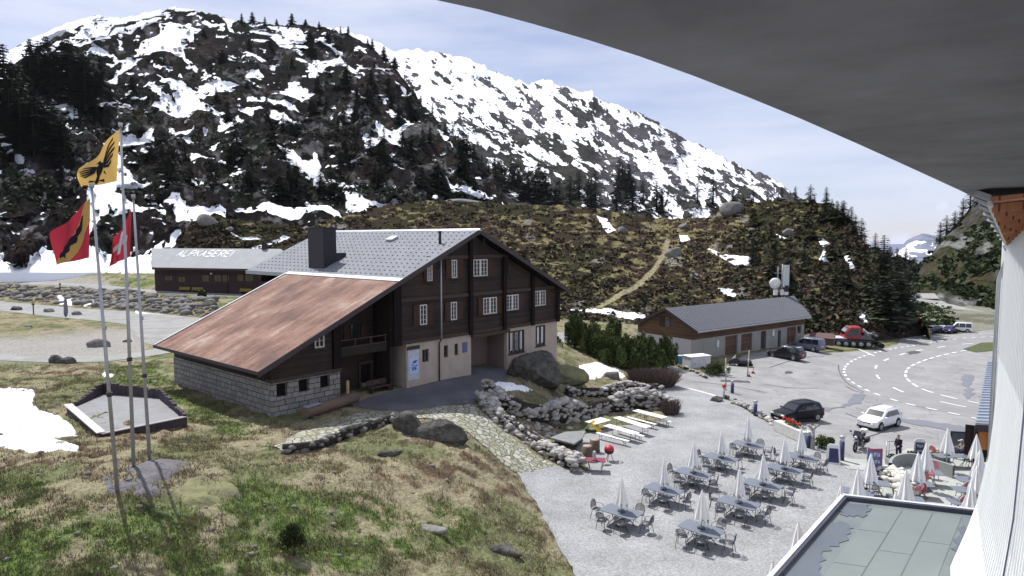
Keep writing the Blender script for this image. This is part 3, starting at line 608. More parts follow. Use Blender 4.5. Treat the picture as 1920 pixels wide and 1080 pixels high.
hill, SN_HILL = slope('hill', base=[(335,522,180),(430,525,175),(540,530,168),(640,530,140),(800,570,125),(1050,598,112),(1210,607,116),(1300,606,118),(1420,612,122),(1540,645,116),(1640,641,118),(1725,628,124),(1745,620,128)],
    ridge=[(335,462,192),(345,440,196),(356,418,200),(390,404,205),(450,412,205),(520,418,205),(575,428,205),(610,412,215),(660,400,230),(720,385,238),(790,378,240),(850,374,240),(900,380,240),(960,382,244),(1060,386,250),(1150,396,255),(1250,410,262),(1330,408,258),(1355,388,250),(1375,374,250),(1420,378,235),(1460,374,230),(1520,376,220),(1560,386,210),(1595,412,190),(1620,455,180),(1650,500,170),(1690,540,160),(1722,590,145),(1735,612,134),(1745,619,129)],
    ground_base=True, smooth=0.02, warp=0.6, px0=335, px1=1745, nu=900, nv=300, power=1.15, amp=3.6, freq=0.06, vert=0.4, snow=SNOW_HILL, snow_k=5, colf=col_hill, m=MH, noise_ridge=4,
    extra=lambda PX, PY, T, x, y, z: sst(0.37, 0.55, clumps(x, y, z))*0.9*sst(4, 9, pathd(PX, PY))+sst(1540, 1620, PX)*6*(ridged(x*0.07, y*0.07, z*0.03, 3, 8)-0.6))
# the gorge on the right
def col_forest(PX, PY, T, x, y, z): return cm(np.broadcast_to(np.array([0.022, 0.030, 0.018]), x.shape+(3,)), np.array([0.07, 0.07, 0.06]), sst(0.6, 0.75, fbm(x*0.05, y*0.05, z*0.05, o=3, s=71)))
wood, SN_WOOD = slope('forest_slope', base=[(1560,600,260),(1700,600,250),(1850,620,260)], ridge=[(1560,430,420),(1640,474,430),(1690,492,470),(1730,504,520),(1760,506,560),(1800,492,600),(1850,480,620)], px0=1560, px1=1850, nu=160, nv=90, amp=14, freq=0.03, colf=col_forest, m=MM, noise_ridge=5)
def col_gorge(PX, PY, T, x, y, z):
    a = fbm(x*0.05, y*0.05, z*0.07, o=4, s=81); b = fbm(x*0.15, y*0.15, z*0.1, o=3, s=82)
    c = cm(np.broadcast_to(np.array([0.024, 0.034, 0.014]), x.shape+(3,)), np.array([0.05, 0.045, 0.026]), sst(0.45, 0.6, b))
    rock = np.clip(sst(0.54, 0.62, a+0.10*np.abs(T-0.5)**1.2), 0, 1)*0.9+sst(0.20, 0.10, T)*0.9
    return cm(c, cm(np.broadcast_to(np.array([0.17, 0.17, 0.165]), x.shape+(3,)), np.array([0.06, 0.06, 0.058]), sst(0.4, 0.6, b)), np.clip(rock, 0, 1))
gorge, SN_GORGE = slope('rocky_slope', base=[(1700,560,250),(1725,562,240),(1790,582,225),(1890,605,210),(2100,640,190)], ridge=[(1700,556,330),(1728,500,420),(1745,478,440),(1765,448,450),(1790,420,460),(1815,392,460),(1840,365,450),(1900,320,430),(2100,230,400)],
    px0=1700, px1=2100, nu=260, nv=200, amp=12, freq=0.035, vert=0.4, colf=col_gorge, m=MM, noise_ridge=6, snow=None)
def col_emb(PX, PY, T, x, y, z): return cm(np.broadcast_to(np.array([0.20, 0.20, 0.165]), x.shape+(3,)), np.array([0.05, 0.06, 0.03]), sst(0.46, 0.6, fbm(x*0.12, y*0.12, z*0.12, o=4, s=91)))
emb, SN_EMB = slope('embankment', base=[(1700,632,128),(1740,625,132),(1890,619,134),(2100,612,136)], ridge=[(1700,575,235),(1722,566,236),(1790,586,222),(1890,608,206),(2100,643,186)][:0] or [(1700,560,236),(1722,560,236),(1790,580,222),(1890,603,206),(1990,612,190),(2100,608,180)],
    ground_base=True, px0=1700, px1=2100, nu=120, nv=60, amp=1.5, freq=0.08, colf=col_emb, m=MH, noise_ridge=0.5)
def col_peak(PX, PY, T, x, y, z): return cm(np.broadcast_to(np.array([0.16, 0.17, 0.23]), x.shape+(3,)), np.array([0.09, 0.10, 0.14]), sst(0.5, 0.7, 1-T))  # blue of the distant haze is painted into the rock colour
peak, _ = slope('far_peak', base=[(1560,540,3000),(1900,540,3000)], ridge=[(1560,520,6000),(1640,490,6000),(1680,468,6000),(1705,448,6000),(1728,438,6000),(1750,441,6000),(1772,442,6000),(1790,452,6000),(1820,468,6000),(1900,500,6000)], smooth=0.02, px0=1560, px1=1900, nu=140, nv=60, amp=120, freq=0.0016,
    snow_noise=lambda PX, PY, T, x, y, z: np.where((T > 0.5) & (T < 0.9), (0.47-fbm(PX/16., PY/5., o=3, s=95))*8, -1.5)+np.where(T > 0.97, 0.8, 0), colf=col_peak, m=attrmat('peak_rock', s_fine=0.01, s_edge=0.01, edge_amp=0.3, bump=0.5, bd=30, fine_amt=0.4), noise_ridge=1.5)
M_FROAD = mat('far_road_grey', (0.33, 0.33, 0.32), 0.9, ns=0.2)
fr = MB(); prev = None
for px, py in ((1716,552),(1722,562),(1745,573),(1790,584),(1840,595),(1890,606),(1990,612)):
    p = PD(px, py, np.interp(px, [1716, 1722, 1790, 1890, 1990], [248, 236, 222, 206, 190])*.945); p.z += 0.5
    if prev is not None:
        d = Vector((p.x-prev.x, p.y-prev.y, 0)).normalized(); n = Vector((-d.y, d.x, 0)); tow = -Vector((p.x, p.y, 0)).normalized(); n = n if n.dot(tow) > 0 else -n
        fr.add([prev+n*1.5+Vector((0, 0, -0.2)), p+n*1.5+Vector((0, 0, -0.2)), p-n*5, prev-n*5, prev+n*1.5+Vector((0, 0, -1.9)), p+n*1.5+Vector((0, 0, -1.9))], [(0, 1, 2, 3), (4, 5, 1, 0)])
    prev = p
fr.build('mountain_road', M_FROAD, fixn=False, kind='structure')
# ================================================================ buildings
class Fr:
    """a building's own axes: u along its front, v into its depth, w up"""
    def __init__(s, C0, az): s.C = Vector(C0); a = math.radians(az); s.U = Vector((math.sin(a), math.cos(a), 0)); s.V = Vector((-math.cos(a), math.sin(a), 0)); s.rz = math.pi/2-a; s.set = Matrix.Identity(4)
    def mat(s): return Matrix.Translation(s.C)@Matrix.Rotation(s.rz, 4, 'Z')
    def w(s, u, v, z): return s.C+s.U*u+s.V*v+Vector((0, 0, z))
    def hit(s, px, py, v=0.0):
        r = Vector(ray(px, py)); o = Vector((0, 0, H)); t = (s.C+s.V*v-o).dot(s.V)/r.dot(s.V); p = o+r*t-s.C; return p.dot(s.U), p.z
    def hitu(s, px, py, u=0.0):
        r = Vector(ray(px, py)); o = Vector((0, 0, H)); t = (s.C+s.U*u-o).dot(s.U)/r.dot(s.U); p = o+r*t-s.C; return p.dot(s.V), p.z
def plankmat(name, c1, c2, h=0.22, vert=False, rough=0.85):
    m, t, b = newmat(name); lk = t.links.new; b.inputs['Roughness'].default_value = rough
    v = nnode(t, 'ShaderNodeTexCoord').outputs['Object']; sx = nnode(t, 'ShaderNodeSeparateXYZ'); lk(v, sx.inputs[0])
    if vert: ax = nnode(t, 'ShaderNodeMath', operation='ADD'); lk(sx.outputs[0], ax.inputs[0]); lk(sx.outputs[1], ax.inputs[1]); ax = ax.outputs[0]
    else: ax = sx.outputs[2]
    d = nnode(t, 'ShaderNodeMath', operation='DIVIDE'); lk(ax, d.inputs[0]); d.inputs[1].default_value = h
    fr_ = nnode(t, 'ShaderNodeMath', operation='FRACT'); lk(d.outputs[0], fr_.inputs[0]); fl = nnode(t, 'ShaderNodeMath', operation='FLOOR'); lk(d.outputs[0], fl.inputs[0])
    wn_ = nnode(t, 'ShaderNodeTexWhiteNoise', noise_dimensions='1D'); lk(fl.outputs[0], wn_.inputs['W'])
    mpn = nnode(t, 'ShaderNodeMapping'); mpn.inputs['Scale'].default_value = (9, 9, 0.7) if vert else (0.7, 0.7, 9); lk(v, mpn.inputs[0])
    nz_ = nnode(t, 'ShaderNodeTexNoise', Scale=1.0, Detail=6.0, Roughness=0.6); lk(mpn.outputs[0], nz_.inputs['Vector'])
    big = nnode(t, 'ShaderNodeTexNoise', Scale=0.45, Detail=3.0); lk(v, big.inputs['Vector'])
    a1 = nnode(t, 'ShaderNodeMath', operation='MULTIPLY_ADD'); lk(wn_.outputs['Value'], a1.inputs[0]); a1.inputs[1].default_value = 0.3; lk(nz_.outputs['Fac'], a1.inputs[2])
    a2 = nnode(t, 'ShaderNodeMath', operation='ADD'); lk(a1.outputs[0], a2.inputs[0]); lk(big.outputs['Fac'], a2.inputs[1])
    r = nnode(t, 'ShaderNodeMapRange'); r.inputs[1].default_value = 0.85; r.inputs[2].default_value = 1.5; lk(a2.outputs[0], r.inputs[0])
    mxn = nnode(t, 'ShaderNodeMixRGB'); mxn.inputs[1].default_value = rgb(c2); mxn.inputs[2].default_value = rgb(c1); lk(r.outputs[0], mxn.inputs[0])
    gp = nnode(t, 'ShaderNodeMath', operation='GREATER_THAN'); lk(fr_.outputs[0], gp.inputs[0]); gp.inputs[1].default_value = 0.1
    g2 = nnode(t, 'ShaderNodeMapRange'); g2.inputs[3].default_value = 0.35; lk(gp.outputs[0], g2.inputs[0])
    ms = nnode(t, 'ShaderNodeVectorMath', operation='SCALE'); lk(mxn.outputs[0], ms.inputs[0]); lk(g2.outputs[0], ms.inputs['Scale']); lk(ms.outputs[0], b.inputs['Base Color'])
    bp = nnode(t, 'ShaderNodeBump', Strength=0.6, Distance=0.02); lk(gp.outputs[0], bp.inputs['Height']); lk(bp.outputs[0], b.inputs['Normal']); MATS[name] = m; return m
def brickmat(name, c1, c2, mortar, w=0.75, h=0.36, rot=0):
    m, t, b = newmat(name); lk = t.links.new; b.inputs['Roughness'].default_value = 0.9
    v = nnode(t, 'ShaderNodeTexCoord').outputs['Object']; sx = nnode(t, 'ShaderNodeSeparateXYZ'); lk(v, sx.inputs[0])
    ax = nnode(t, 'ShaderNodeMath', operation='ADD'); lk(sx.outputs[0], ax.inputs[0]); lk(sx.outputs[1], ax.inputs[1])
    nn = nnode(t, 'ShaderNodeTexNoise', Scale=1.3, Detail=2.0); lk(v, nn.inputs['Vector']); na = nnode(t, 'ShaderNodeMath', operation='MULTIPLY_ADD'); na.inputs[1].default_value = 0.10; lk(nn.outputs['Fac'], na.inputs[0]); lk(sx.outputs[2], na.inputs[2])
    na2 = nnode(t, 'ShaderNodeMath', operation='MULTIPLY_ADD'); na2.inputs[1].default_value = 0.5; lk(nn.outputs['Fac'], na2.inputs[0]); lk(ax.outputs[0], na2.inputs[2])
    cb = nnode(t, 'ShaderNodeCombineXYZ'); lk(na2.outputs[0], cb.inputs[0]); lk(na.outputs[0], cb.inputs[1])
    br = nnode(t, 'ShaderNodeTexBrick'); lk(cb.outputs[0], br.inputs['Vector']); br.inputs['Color1'].default_value = rgb(c1); br.inputs['Color2'].default_value = rgb(c2); br.inputs['Mortar'].default_value = rgb(mortar)
    br.inputs['Scale'].default_value = 1; br.inputs['Mortar Size'].default_value = 0.025; br.inputs['Mortar Smooth'].default_value = 0.2; br.inputs['Brick Width'].default_value = w; br.inputs['Row Height'].default_value = h; br.offset = 0.43; br.squash = 0.75; br.squash_frequency = 3
    n2 = nnode(t, 'ShaderNodeTexNoise', Scale=7.0, Detail=6.0); lk(v, n2.inputs['Vector']); mr = nnode(t, 'ShaderNodeMapRange'); mr.inputs[1].default_value = 0.3; mr.inputs[2].default_value = 0.7; mr.inputs[3].default_value = 0.7; mr.inputs[4].default_value = 1.15; lk(n2.outputs['Fac'], mr.inputs[0])
    ms = nnode(t, 'ShaderNodeVectorMath', operation='SCALE'); lk(br.outputs['Color'], ms.inputs[0]); lk(mr.outputs[0], ms.inputs['Scale']); lk(ms.outputs[0], b.inputs['Base Color'])
    bp = nnode(t, 'ShaderNodeBump', Strength=0.9, Distance=0.04, invert=True); lk(br.outputs['Fac'], bp.inputs['Height']); lk(bp.outputs[0], b.inputs['Normal']); MATS[name] = m; return m
def rustmat():
    m, t, b = newmat('rusty_sheet'); lk = t.links.new; b.inputs['Roughness'].default_value = 0.8
    v = nnode(t, 'ShaderNodeTexCoord').outputs['Object']; mpn = nnode(t, 'ShaderNodeMapping'); mpn.inputs['Scale'].default_value = (0.25, 1.5, 0.3); lk(v, mpn.inputs[0])
    n = nnode(t, 'ShaderNodeTexNoise', Scale=1.3, Detail=8.0, Roughness=0.75); lk(mpn.outputs[0], n.inputs['Vector'])
    n2 = nnode(t, 'ShaderNodeTexNoise', Scale=0.35, Detail=3.0); lk(v, n2.inputs['Vector']); n3 = nnode(t, 'ShaderNodeTexNoise', Scale=6.0, Detail=6.0, Roughness=0.8); lk(v, n3.inputs['Vector'])
    a = nnode(t, 'ShaderNodeMath', operation='ADD'); lk(n.outputs['Fac'], a.inputs[0]); lk(n2.outputs['Fac'], a.inputs[1]); a2 = nnode(t, 'ShaderNodeMath', operation='MULTIPLY_ADD'); lk(n3.outputs['Fac'], a2.inputs[0]); a2.inputs[1].default_value = 0.6; lk(a.outputs[0], a2.inputs[2])
    r = nnode(t, 'ShaderNodeValToRGB'); e = r.color_ramp.elements; e[0].position = 0.43; e[0].color = (0.085, 0.034, 0.022, 1); e[1].position = 0.585; e[1].color = (0.30, 0.23, 0.185, 1)
    q = e.new(0.47); q.color = (0.150, 0.064, 0.040, 1); q = e.new(0.54); q.color = (0.22, 0.118, 0.080, 1)
    sc_ = nnode(t, 'ShaderNodeMath', operation='MULTIPLY'); sc_.inputs[1].default_value = 0.385; lk(a2.outputs[0], sc_.inputs[0]); lk(sc_.outputs[0], r.inputs[0])
    br = nnode(t, 'ShaderNodeTexBrick'); br.inputs['Scale'].default_value = 1; br.inputs['Color1'].default_value = (1, 1, 1, 1); br.inputs['Color2'].default_value = (0.66, 0.60, 0.60, 1); br.inputs['Mortar'].default_value = (1.35, 1.3, 1.2, 1)
    br.inputs['Brick Width'].default_value = 2.3; br.inputs['Row Height'].default_value = 0.85; br.inputs['Mortar Size'].default_value = 0.018; br.offset = 0.37; lk(v, br.inputs['Vector'])
    mu = nnode(t, 'ShaderNodeMixRGB', blend_type='MULTIPLY'); mu.inputs[0].default_value = 1; lk(r.outputs[0], mu.inputs[1]); lk(br.outputs['Color'], mu.inputs[2]); lk(mu.outputs[0], b.inputs['Base Color'])
    bp = nnode(t, 'ShaderNodeBump', Strength=0.4, Distance=0.03); lk(n3.outputs['Fac'], bp.inputs['Height']); lk(bp.outputs[0], b.inputs['Normal']); return m
M_LOG = plankmat('dark_logs', (0.052, 0.028, 0.020), (0.012, 0.007, 0.007), 0.24)
M_LOG2 = plankmat('darker_boards', (0.030, 0.016, 0.013), (0.010, 0.006, 0.006), 0.2, vert=True)
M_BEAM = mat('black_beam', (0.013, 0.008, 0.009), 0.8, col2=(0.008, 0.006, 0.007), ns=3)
M_BEAM2 = mat('brown_beam', (0.10, 0.07, 0.058), 0.8, col2=(0.035, 0.024, 0.022), ns=6)
M_STONE = brickmat('squared_granite', (0.30, 0.285, 0.275), (0.20, 0.19, 0.187), (0.06, 0.055, 0.055))
M_PLAST = mat('beige_plaster', (0.46, 0.39, 0.33), 0.9, col2=(0.36, 0.30, 0.26), ns=1.2, bump=0.2)
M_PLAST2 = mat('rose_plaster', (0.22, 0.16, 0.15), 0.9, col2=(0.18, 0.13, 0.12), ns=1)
M_SLATE = mat('grey_shingle', (0.225, 0.235, 0.255), 0.8, col2=(0.165, 0.175, 0.195), ns=0.9, bump=0.3, bs=12, bd=0.02)
M_RUST = rustmat()
M_EDGE = mat('dark_roof_edge', (0.05, 0.035, 0.04), 0.7, col2=(0.03, 0.02, 0.025))
M_GLASS = mat('dark_glass', (0.02, 0.025, 0.03), 0.08, col2=(0.03, 0.035, 0.045), ns=1.5, spec=0.8)
M_WHITE = mat('white_paint', (0.78, 0.78, 0.76), 0.5, col2=(0.66, 0.66, 0.65), ns=3)
M_CURT = mat('pale_curtain', (0.62, 0.60, 0.58), 0.9, ns=9)
M_SHUT = mat('brown_shutter', (0.075, 0.045, 0.032), 0.8, col2=(0.038, 0.023, 0.018), ns=5, stretch=(1, 1, 4))
M_ZINC = mat('dull_zinc', (0.42, 0.44, 0.46), 0.5, 0.3, col2=(0.30, 0.32, 0.34), ns=2)
M_DKMET = mat('black_sheet_metal', (0.016, 0.013, 0.022), 0.6, col2=(0.01, 0.009, 0.014), ns=1)
M_BLUE = mat('blue_print', (0.05, 0.10, 0.35), 0.6)
M_BLUEP = mat('pale_blue_poster', (0.50, 0.58, 0.80), 0.7, col2=(0.42, 0.50, 0.74), ns=2)
FC = Fr(P(510, 783, 3.4), 41); FC.C.z = 3.4
chalet = thing('chalet', 'large dark timber chalet with rusty lean-to roof and grey shingle main roof', 'chalet', FC.C, FC.rz)
ZP = 3.45  # top of the plaster floor
def cb(name, a, b, m, parent=None, **k): return MB().box2(a, b).build(name, m, parent or chalet, **k)
SL = math.tan(math.radians(24.4)); APX = (18.4, 12.38)
def rz_(u): return APX[1]-abs(u-APX[0])*SL
def gable_wall(name, u0, u1, zb, v0, v1, m, drop=0.32, parent=None):
    us = [u0]+([APX[0]] if u0 < APX[0] < u1 else [])+[u1]; pts = [(u0, v0, zb), (u1, v0, zb)]+[(u, v0, rz_(u)-drop) for u in reversed(us)]
    return MB().prism(pts, (0, v1-v0, 0)).build(name, m, parent or chalet)
# main body
gable_wall('log_wall', 10.0, 30.6, ZP, 0.0, 0.35, M_LOG)
cb('side_wall', (10.0, 0.352, -0.6), (10.3, 19.5, 7.6), M_LOG2); cb('side_wall', (30.25, 0.352, -0.5), (30.55, 19.5, 6.4), M_LOG); gable_wall('back_wall', 10.0, 30.6, -0.5, 19.5, 19.8, M_LOG2)
# plaster ground floor with recessed doorway
def wall_open(name, u0, u1, z0, z1, v0, v1, holes, m):
    mb = MB(); us = sorted({u0, u1}|{h[0] for h in holes}|{h[1] for h in holes}); zs = sorted({z0, z1}|{h[2] for h in holes}|{h[3] for h in holes})
    for ua, ub in zip(us, us[1:]):
        for za, zb in zip(zs, zs[1:]):
            uc, zc = (ua+ub)/2, (za+zb)/2
            if any(h[0] < uc < h[1] and h[2] < zc < h[3] for h in holes): continue
            mb.box2((ua, v0, za), (ub, v1, zb))
    return mb.build(name, m, chalet)
def uz(px, py, v=0): return FC.hit(px, py, v)
M_WFR = mat('window_white', (0.58, 0.57, 0.56), 0.6, col2=(0.48, 0.47, 0.46), ns=5)
def window(u, z, w, h, v=0.0, sashes=1, shut=True, frame=M_WFR, rows=4, parent=chalet, deep=0.05, sh_w=None):
    f = MB(); t = 0.09; y = v-deep
    x0, x1, z0, z1 = u-w/2, u+w/2, z-h/2, z+h/2
    f.box2((x0, y-0.03, z0), (x0+t, y+0.1, z1)).box2((x1-t, y-0.03, z0), (x1, y+0.1, z1)).box2((x0+t, y-0.03, z0), (x1-t, y+0.1, z0+t)).box2((x0+t, y-0.03, z1-t), (x1-t, y+0.1, z1))
    for k in range(1, sashes*2): 
        xx = x0+w*k/(sashes*2); tt = 0.07 if k % 2 else 0.22
        f.box2((xx-tt/2, y-0.02, z0+t), (xx+tt/2, y+0.09, z1-t))
    for r in range(1, rows): zz = z0+h*r/rows; f.box2((x0+t, y-0.01, zz-0.016), (x1-t, y+0.05, zz+0.016))
    fo = f.build('window', frame, parent)
    MB().box2((x0+t*0.9, y+0.055, z0+t*0.9), (x1-t*0.9, y+0.085, z1-t*0.9)).build('pane', M_GLASS, fo)
    MB().box2((x0-0.1, y-0.12, z0-0.09), (x1+0.1, v+0.02, z0-0.003)).build('sill', M_BEAM2 if shut else M_EDGE, fo)
    if shut:
        sw = sh_w or w*0.5
        for s in (-1, 1):
            c = u+s*(w/2+sw/2+0.04); MB().box2((c-sw/2, y-0.06, z0-0.02), (c+sw/2, y, z1+0.02)).build('shutter', M_SHUT, fo)
    return fo
# upper windows
for px, py, w, h, s in ((805,511,0.55,1.35,1),(851,504,0.62,1.5,1),(900,502,1.75,1.45,2),(793,590,0.75,1.6,1),(850,583,0.72,1.5,1),(918,573,1.75,1.45,2),(960,567,1.7,1.4,2),(1012,559,1.7,1.45,2)):
    u, z = uz(px, py); window(u, z, w, h, 0.0, s, sh_w=0.62 if px != 805 else 0.3)
# beams: floor bands and log-end posts
bm_ = MB()
bands = [(ZP-0.03, 10.1, 30.5)]
for z, a, b in ((ZP+0.02, 10.1, 30.5), (6.75, 10.1, 30.2), (9.95, 13.5, 23.2)): bm_.box2((a, -0.16, z), (b, -0.003, z+0.28))
bm_.build('floor_beam', M_BEAM2, chalet)
for px, ztop in ((742, 0), (824, 0), (880, 0), (943, 0), (996, 0), (1043, 0)):
    u = uz(px, 620)[0] if px != 824 else uz(822, 600)[0]
    if px == 824: continue
    wd_ = 0.75 if px in (742,) else 0.42
    MB().box2((u-wd_/2, -0.30, ZP+0.001), (u+wd_/2, -0.165, rz_(u)-0.45)).build('log_end_post', M_BEAM, chalet)
# weatherboards under gable in darker tone
MB().prism([(14.2, -0.08, 9.98), (22.6, -0.08, 9.98), (18.4, -0.08, 11.85)], (0, 0.075, 0)).build('gable_boards', M_LOG2, chalet)
u, z = uz(953, 503); MB().box2((u-0.07, -0.12, z-0.5), (u+0.07, -0.01, z+0.35)).box2((u-0.5, -0.1, z-0.2), (u-0.42, -0.01, z+0.1)).build('lamp_bracket', M_BEAM2, chalet)
u, z = uz(900, 450); MB().box2((u-0.05, -0.5, z-0.5), (u+0.05, -0.4, z+0.2)).build('gable_hook', M_BEAM2, chalet)
# plaster: left block
uL, uR = uz(762, 700)[0], uz(883, 690)[0]; uR2 = uz(950, 660)[0]
dw0, dw1 = uz(764, 690)[0], uz(785, 690)[0]
sm_h = []
for px0, px1, py0, py1 in ((791,804,656,677),(832,840,648,669),(852,859,645,665)):
    a, z1 = uz(px0, py0); b, z0 = uz(px1, py1); sm_h.append((a, b, z0, z1))
wall_open('plaster_wall', uL, uR, -1.2, ZP-0.002, -0.02, 0.33, sm_h, M_PLAST)
for a, b, z0, z1 in sm_h: window((a+b)/2, (z0+z1)/2, b-a-0.01, z1-z0-0.01, 0.17, 1, shut=False, frame=M_BEAM2, rows=2)
MB().box2((uL, 0.335, -1.2), (uL+0.3, 3.0, ZP-0.002)).build('return_wall', M_PLAST, chalet)
# recess
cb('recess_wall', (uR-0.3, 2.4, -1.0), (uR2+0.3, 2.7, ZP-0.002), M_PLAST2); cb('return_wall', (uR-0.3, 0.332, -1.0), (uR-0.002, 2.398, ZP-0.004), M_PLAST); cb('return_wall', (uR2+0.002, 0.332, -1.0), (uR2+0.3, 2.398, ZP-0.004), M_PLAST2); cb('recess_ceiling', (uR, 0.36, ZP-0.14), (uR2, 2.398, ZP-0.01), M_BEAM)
cb('porch_beam', (uR-0.1, -0.35, ZP-0.28), (uR2+0.1, -0.17, ZP+0.0), M_BEAM2)
bw = []
for px0, px1, py0, py1 in ((953,983,622,657),(1004,1022,606,645)):
    a, z1 = uz(px0, py0); b, z0 = uz(px1, py1); bw.append((a, b, z0-0.1, min(z1, ZP-0.15)))
wall_open('plaster_wall', uR2, 30.6, -1.2, ZP-0.002, -0.02, 0.33, bw, M_PLAST)
for i, (a, b, z0, z1) in enumerate(bw):
    fo = window((a+b)/2, (z0+z1)/2, b-a-0.01, z1-z0-0.01, 0.1, 2 if i == 0 else 1, shut=False, frame=M_BEAM2, rows=3)
    n = 3 if i == 0 else 2
    mb = MB()
    for k in range(n): c = a+(b-a)*(k+0.7)/(n+0.4); mb.box2((c-0.16, 0.03, z0+0.3), (c+0.16, 0.045, z1-0.15))
    mb.build('curtain', M_CURT, fo)
# door with poster, blue notice board, downpipe
z0 = uz(775, 712)[1]; dz1 = uz(775, 655)[1]
d_ = MB().box2((dw0, -0.07, z0), (dw1, -0.022, dz1)).build('door', mat('pale_door', (0.52, 0.55, 0.62), 0.6), chalet)
MB().box2((dw0-0.05, -0.12, dz1+0.003), (dw1+0.05, -0.022, dz1+0.28)).build('door_lintel', M_BEAM2, chalet)
MB().box2((dw0+0.15, -0.085, z0+0.5), (dw1-0.1, -0.072, z0+1.75)).build('poster', M_BLUEP, d_)
pb = MB(); rr_ = random.Random(3)
for k in range(16): cx, cz = rr_.uniform(dw0+0.3, dw1-0.25), rr_.uniform(z0+0.8, z0+1.5); pb.box((cx, -0.094, cz), (rr_.uniform(0.06, 0.2), 0.008, rr_.uniform(0.05, 0.16)))
pb.build('poster_print', M_BLUE, d_)
u, z = uz(871, 651); MB().box2((u-0.27, -0.08, z-0.42), (u+0.27, -0.022, z+0.42)).build('notice_board', mat('dim_blue', (0.10, 0.13, 0.26), 0.6), chalet)
u, _z = uz(821, 600); MB().tube([(u, -0.42, rz_(u)-0.2), (u, -0.42, ZP+0.1)], 0.07).build('downpipe', M_ZINC, chalet)
MB().tube([(u, -0.42, ZP+0.1), (u, -0.14, ZP-0.3), (u, -0.14, -0.2)], 0.06).build('downpipe', M_EDGE, chalet)
# lean-to: granite base, timber above, long side wall
LV = 15.0; SU = 5.25; ST = 2.25
hol = []
for px0, px1, py0, py1 in ((518,539,716,742),(560,580,708,733),(600,619,700,725)):
    a, z1 = uz(px0, py0); b, z0 = uz(px1, py1); hol.append((a, b, z0, min(z1, ST-0.1)))
wall_open('stone_wall', 0, SU, -1.5, ST, 0.0, 0.45, hol, M_STONE)
for a, b, z0, z1 in hol: MB().box2((a-0.02, 0.3, z0-0.02), (b+0.02, 0.34, z1+0.02)).build('window_board', M_BEAM, chalet)
sw_ = MB(); sw_.box2((0.0, 0.452, -2.0), (0.45, LV, ST)); sw_.build('stone_wall', M_STONE, chalet)
cb('stone_wall', (SU-0.45, 0.452, -1.0), (SU-0.002, 2.4, ST-0.01), M_STONE)
cb('sill_beam', (-0.08, -0.12, ST+0.003), (SU+0.1, 0.46, ST+0.25), M_BEAM2)
gable_wall('board_wall', 0.05, 5.0, ST+0.253, 0.05, 0.3, M_LOG)
gable_wall('board_wall', 5.002, 10.0, -0.8, 2.4, 2.65, M_LOG)
cb('side_boards', (0.06, 0.302, ST+0.003), (0.25, LV, 3.75), M_LOG2)
# slatted vent along the long wall
vb = MB()
for k in range(13): v = 0.55+k*0.36; vb.box2((-0.03, v, ST+0.12), (0.055, v+0.11, ST+0.95))
vb.box2((-0.05, 0.4, ST+0.95), (0.055, 5.3, ST+1.05)).box2((-0.05, 0.4, ST+0.02), (0.055, 5.3, ST+0.11)); vb.build('slatted_vent', M_BEAM2, chalet)
lb = MB()
for v in (6.4, 8.6, 10.8, 13.0): lb.box2((-0.1, v, ST+0.75), (0.055, v+1.3, ST+0.83))
lb.build('ledge', M_BEAM2, chalet)
u, z = uz(599, 639); window(u, z, 0.75, 0.95, 0.05, 1, shut=False, rows=2)
for u_ in (5.0,): MB().box2((u_-0.32, -0.15, ST+0.26), (u_+0.3, 0.045, rz_(u_)-0.4)).build('log_end_post', M_BEAM, chalet)
# recessed bay with balcony, door and bench
bl0, bl1 = 5.3, 9.6
bz = uz(700, 650, 0.6)[1]-0.35
cb('balcony_floor', (bl0, 0.3, bz), (bl1, 2.39, bz+0.16), M_BEAM2)
cb('balcony_parapet', (bl0, 0.22, bz+0.0), (bl1, 0.295, bz+0.62), M_LOG2)
rl = MB().box2((bl0, 0.2, bz+0.63), (bl1, 0.3, bz+0.70)).box2((bl0, 0.2, bz+1.15), (bl1, 0.3, bz+1.22))
for k in range(4): uu = bl0+0.1+(bl1-bl0-0.2)*k/3; rl.box2((uu-0.04, 0.21, bz+0.7), (uu+0.04, 0.29, bz+1.15))
rl.build('balcony_rail', M_BEAM2, chalet)
for a, b, z0, z1, mm in ((7.9, 8.6, bz+0.9, bz+1.9, M_GLASS), (6.2, 7.0, bz+0.2, bz+2.1, M_SHUT), (7.25, 7.75, bz+0.9, bz+1.9, M_SHUT), (8.8, 9.3, bz+0.9, bz+1.8, M_SHUT)): cb('shutter' if mm is M_SHUT else 'pane', (a, 2.33, z0), (b, 2.397, z1), mm)
u0d, zt = uz(684, 700, 2.4); d2 = cb('door', (u0d-0.45, 2.32, -0.1), (u0d+0.45, 2.397, 1.95), M_BEAM); cb('door_lintel', (u0d-0.65, 2.2, 1.96), (u0d+0.65, 2.39, 2.2), M_BEAM2)
for s in (-0.55, 0.55): cb('door_post', (u0d+s-0.07, 2.26, -0.1), (u0d+s+0.07, 2.39, 1.955), M_BEAM2)
# roof slabs
T = 0.28
def roofslab(name, ua, ub, v0, v1, m, lift=0.0, th=0.28, parent=None):
    za, zb = rz_(ua), rz_(ub); pts = [(ua, v0, za+lift), (ub, v0, zb+lift), (ub, v0, zb+lift-th), (ua, v0, za+lift-th)]
    return MB().prism(pts, (0, v1-v0, 0)).build(name, m, parent or chalet)
gr = roofslab('roof', 10.0, APX[0], -1.15, 22.2, M_SLATE, 0.0, 0.1); roofslab('roof', APX[0]+0.001, 31.0, -1.15, 22.2, M_SLATE, 0.0, 0.1)
ru = roofslab('lean_to_roof', -1.45, 9.99, -1.15, 14.9, M_RUST, -0.03, 0.08)
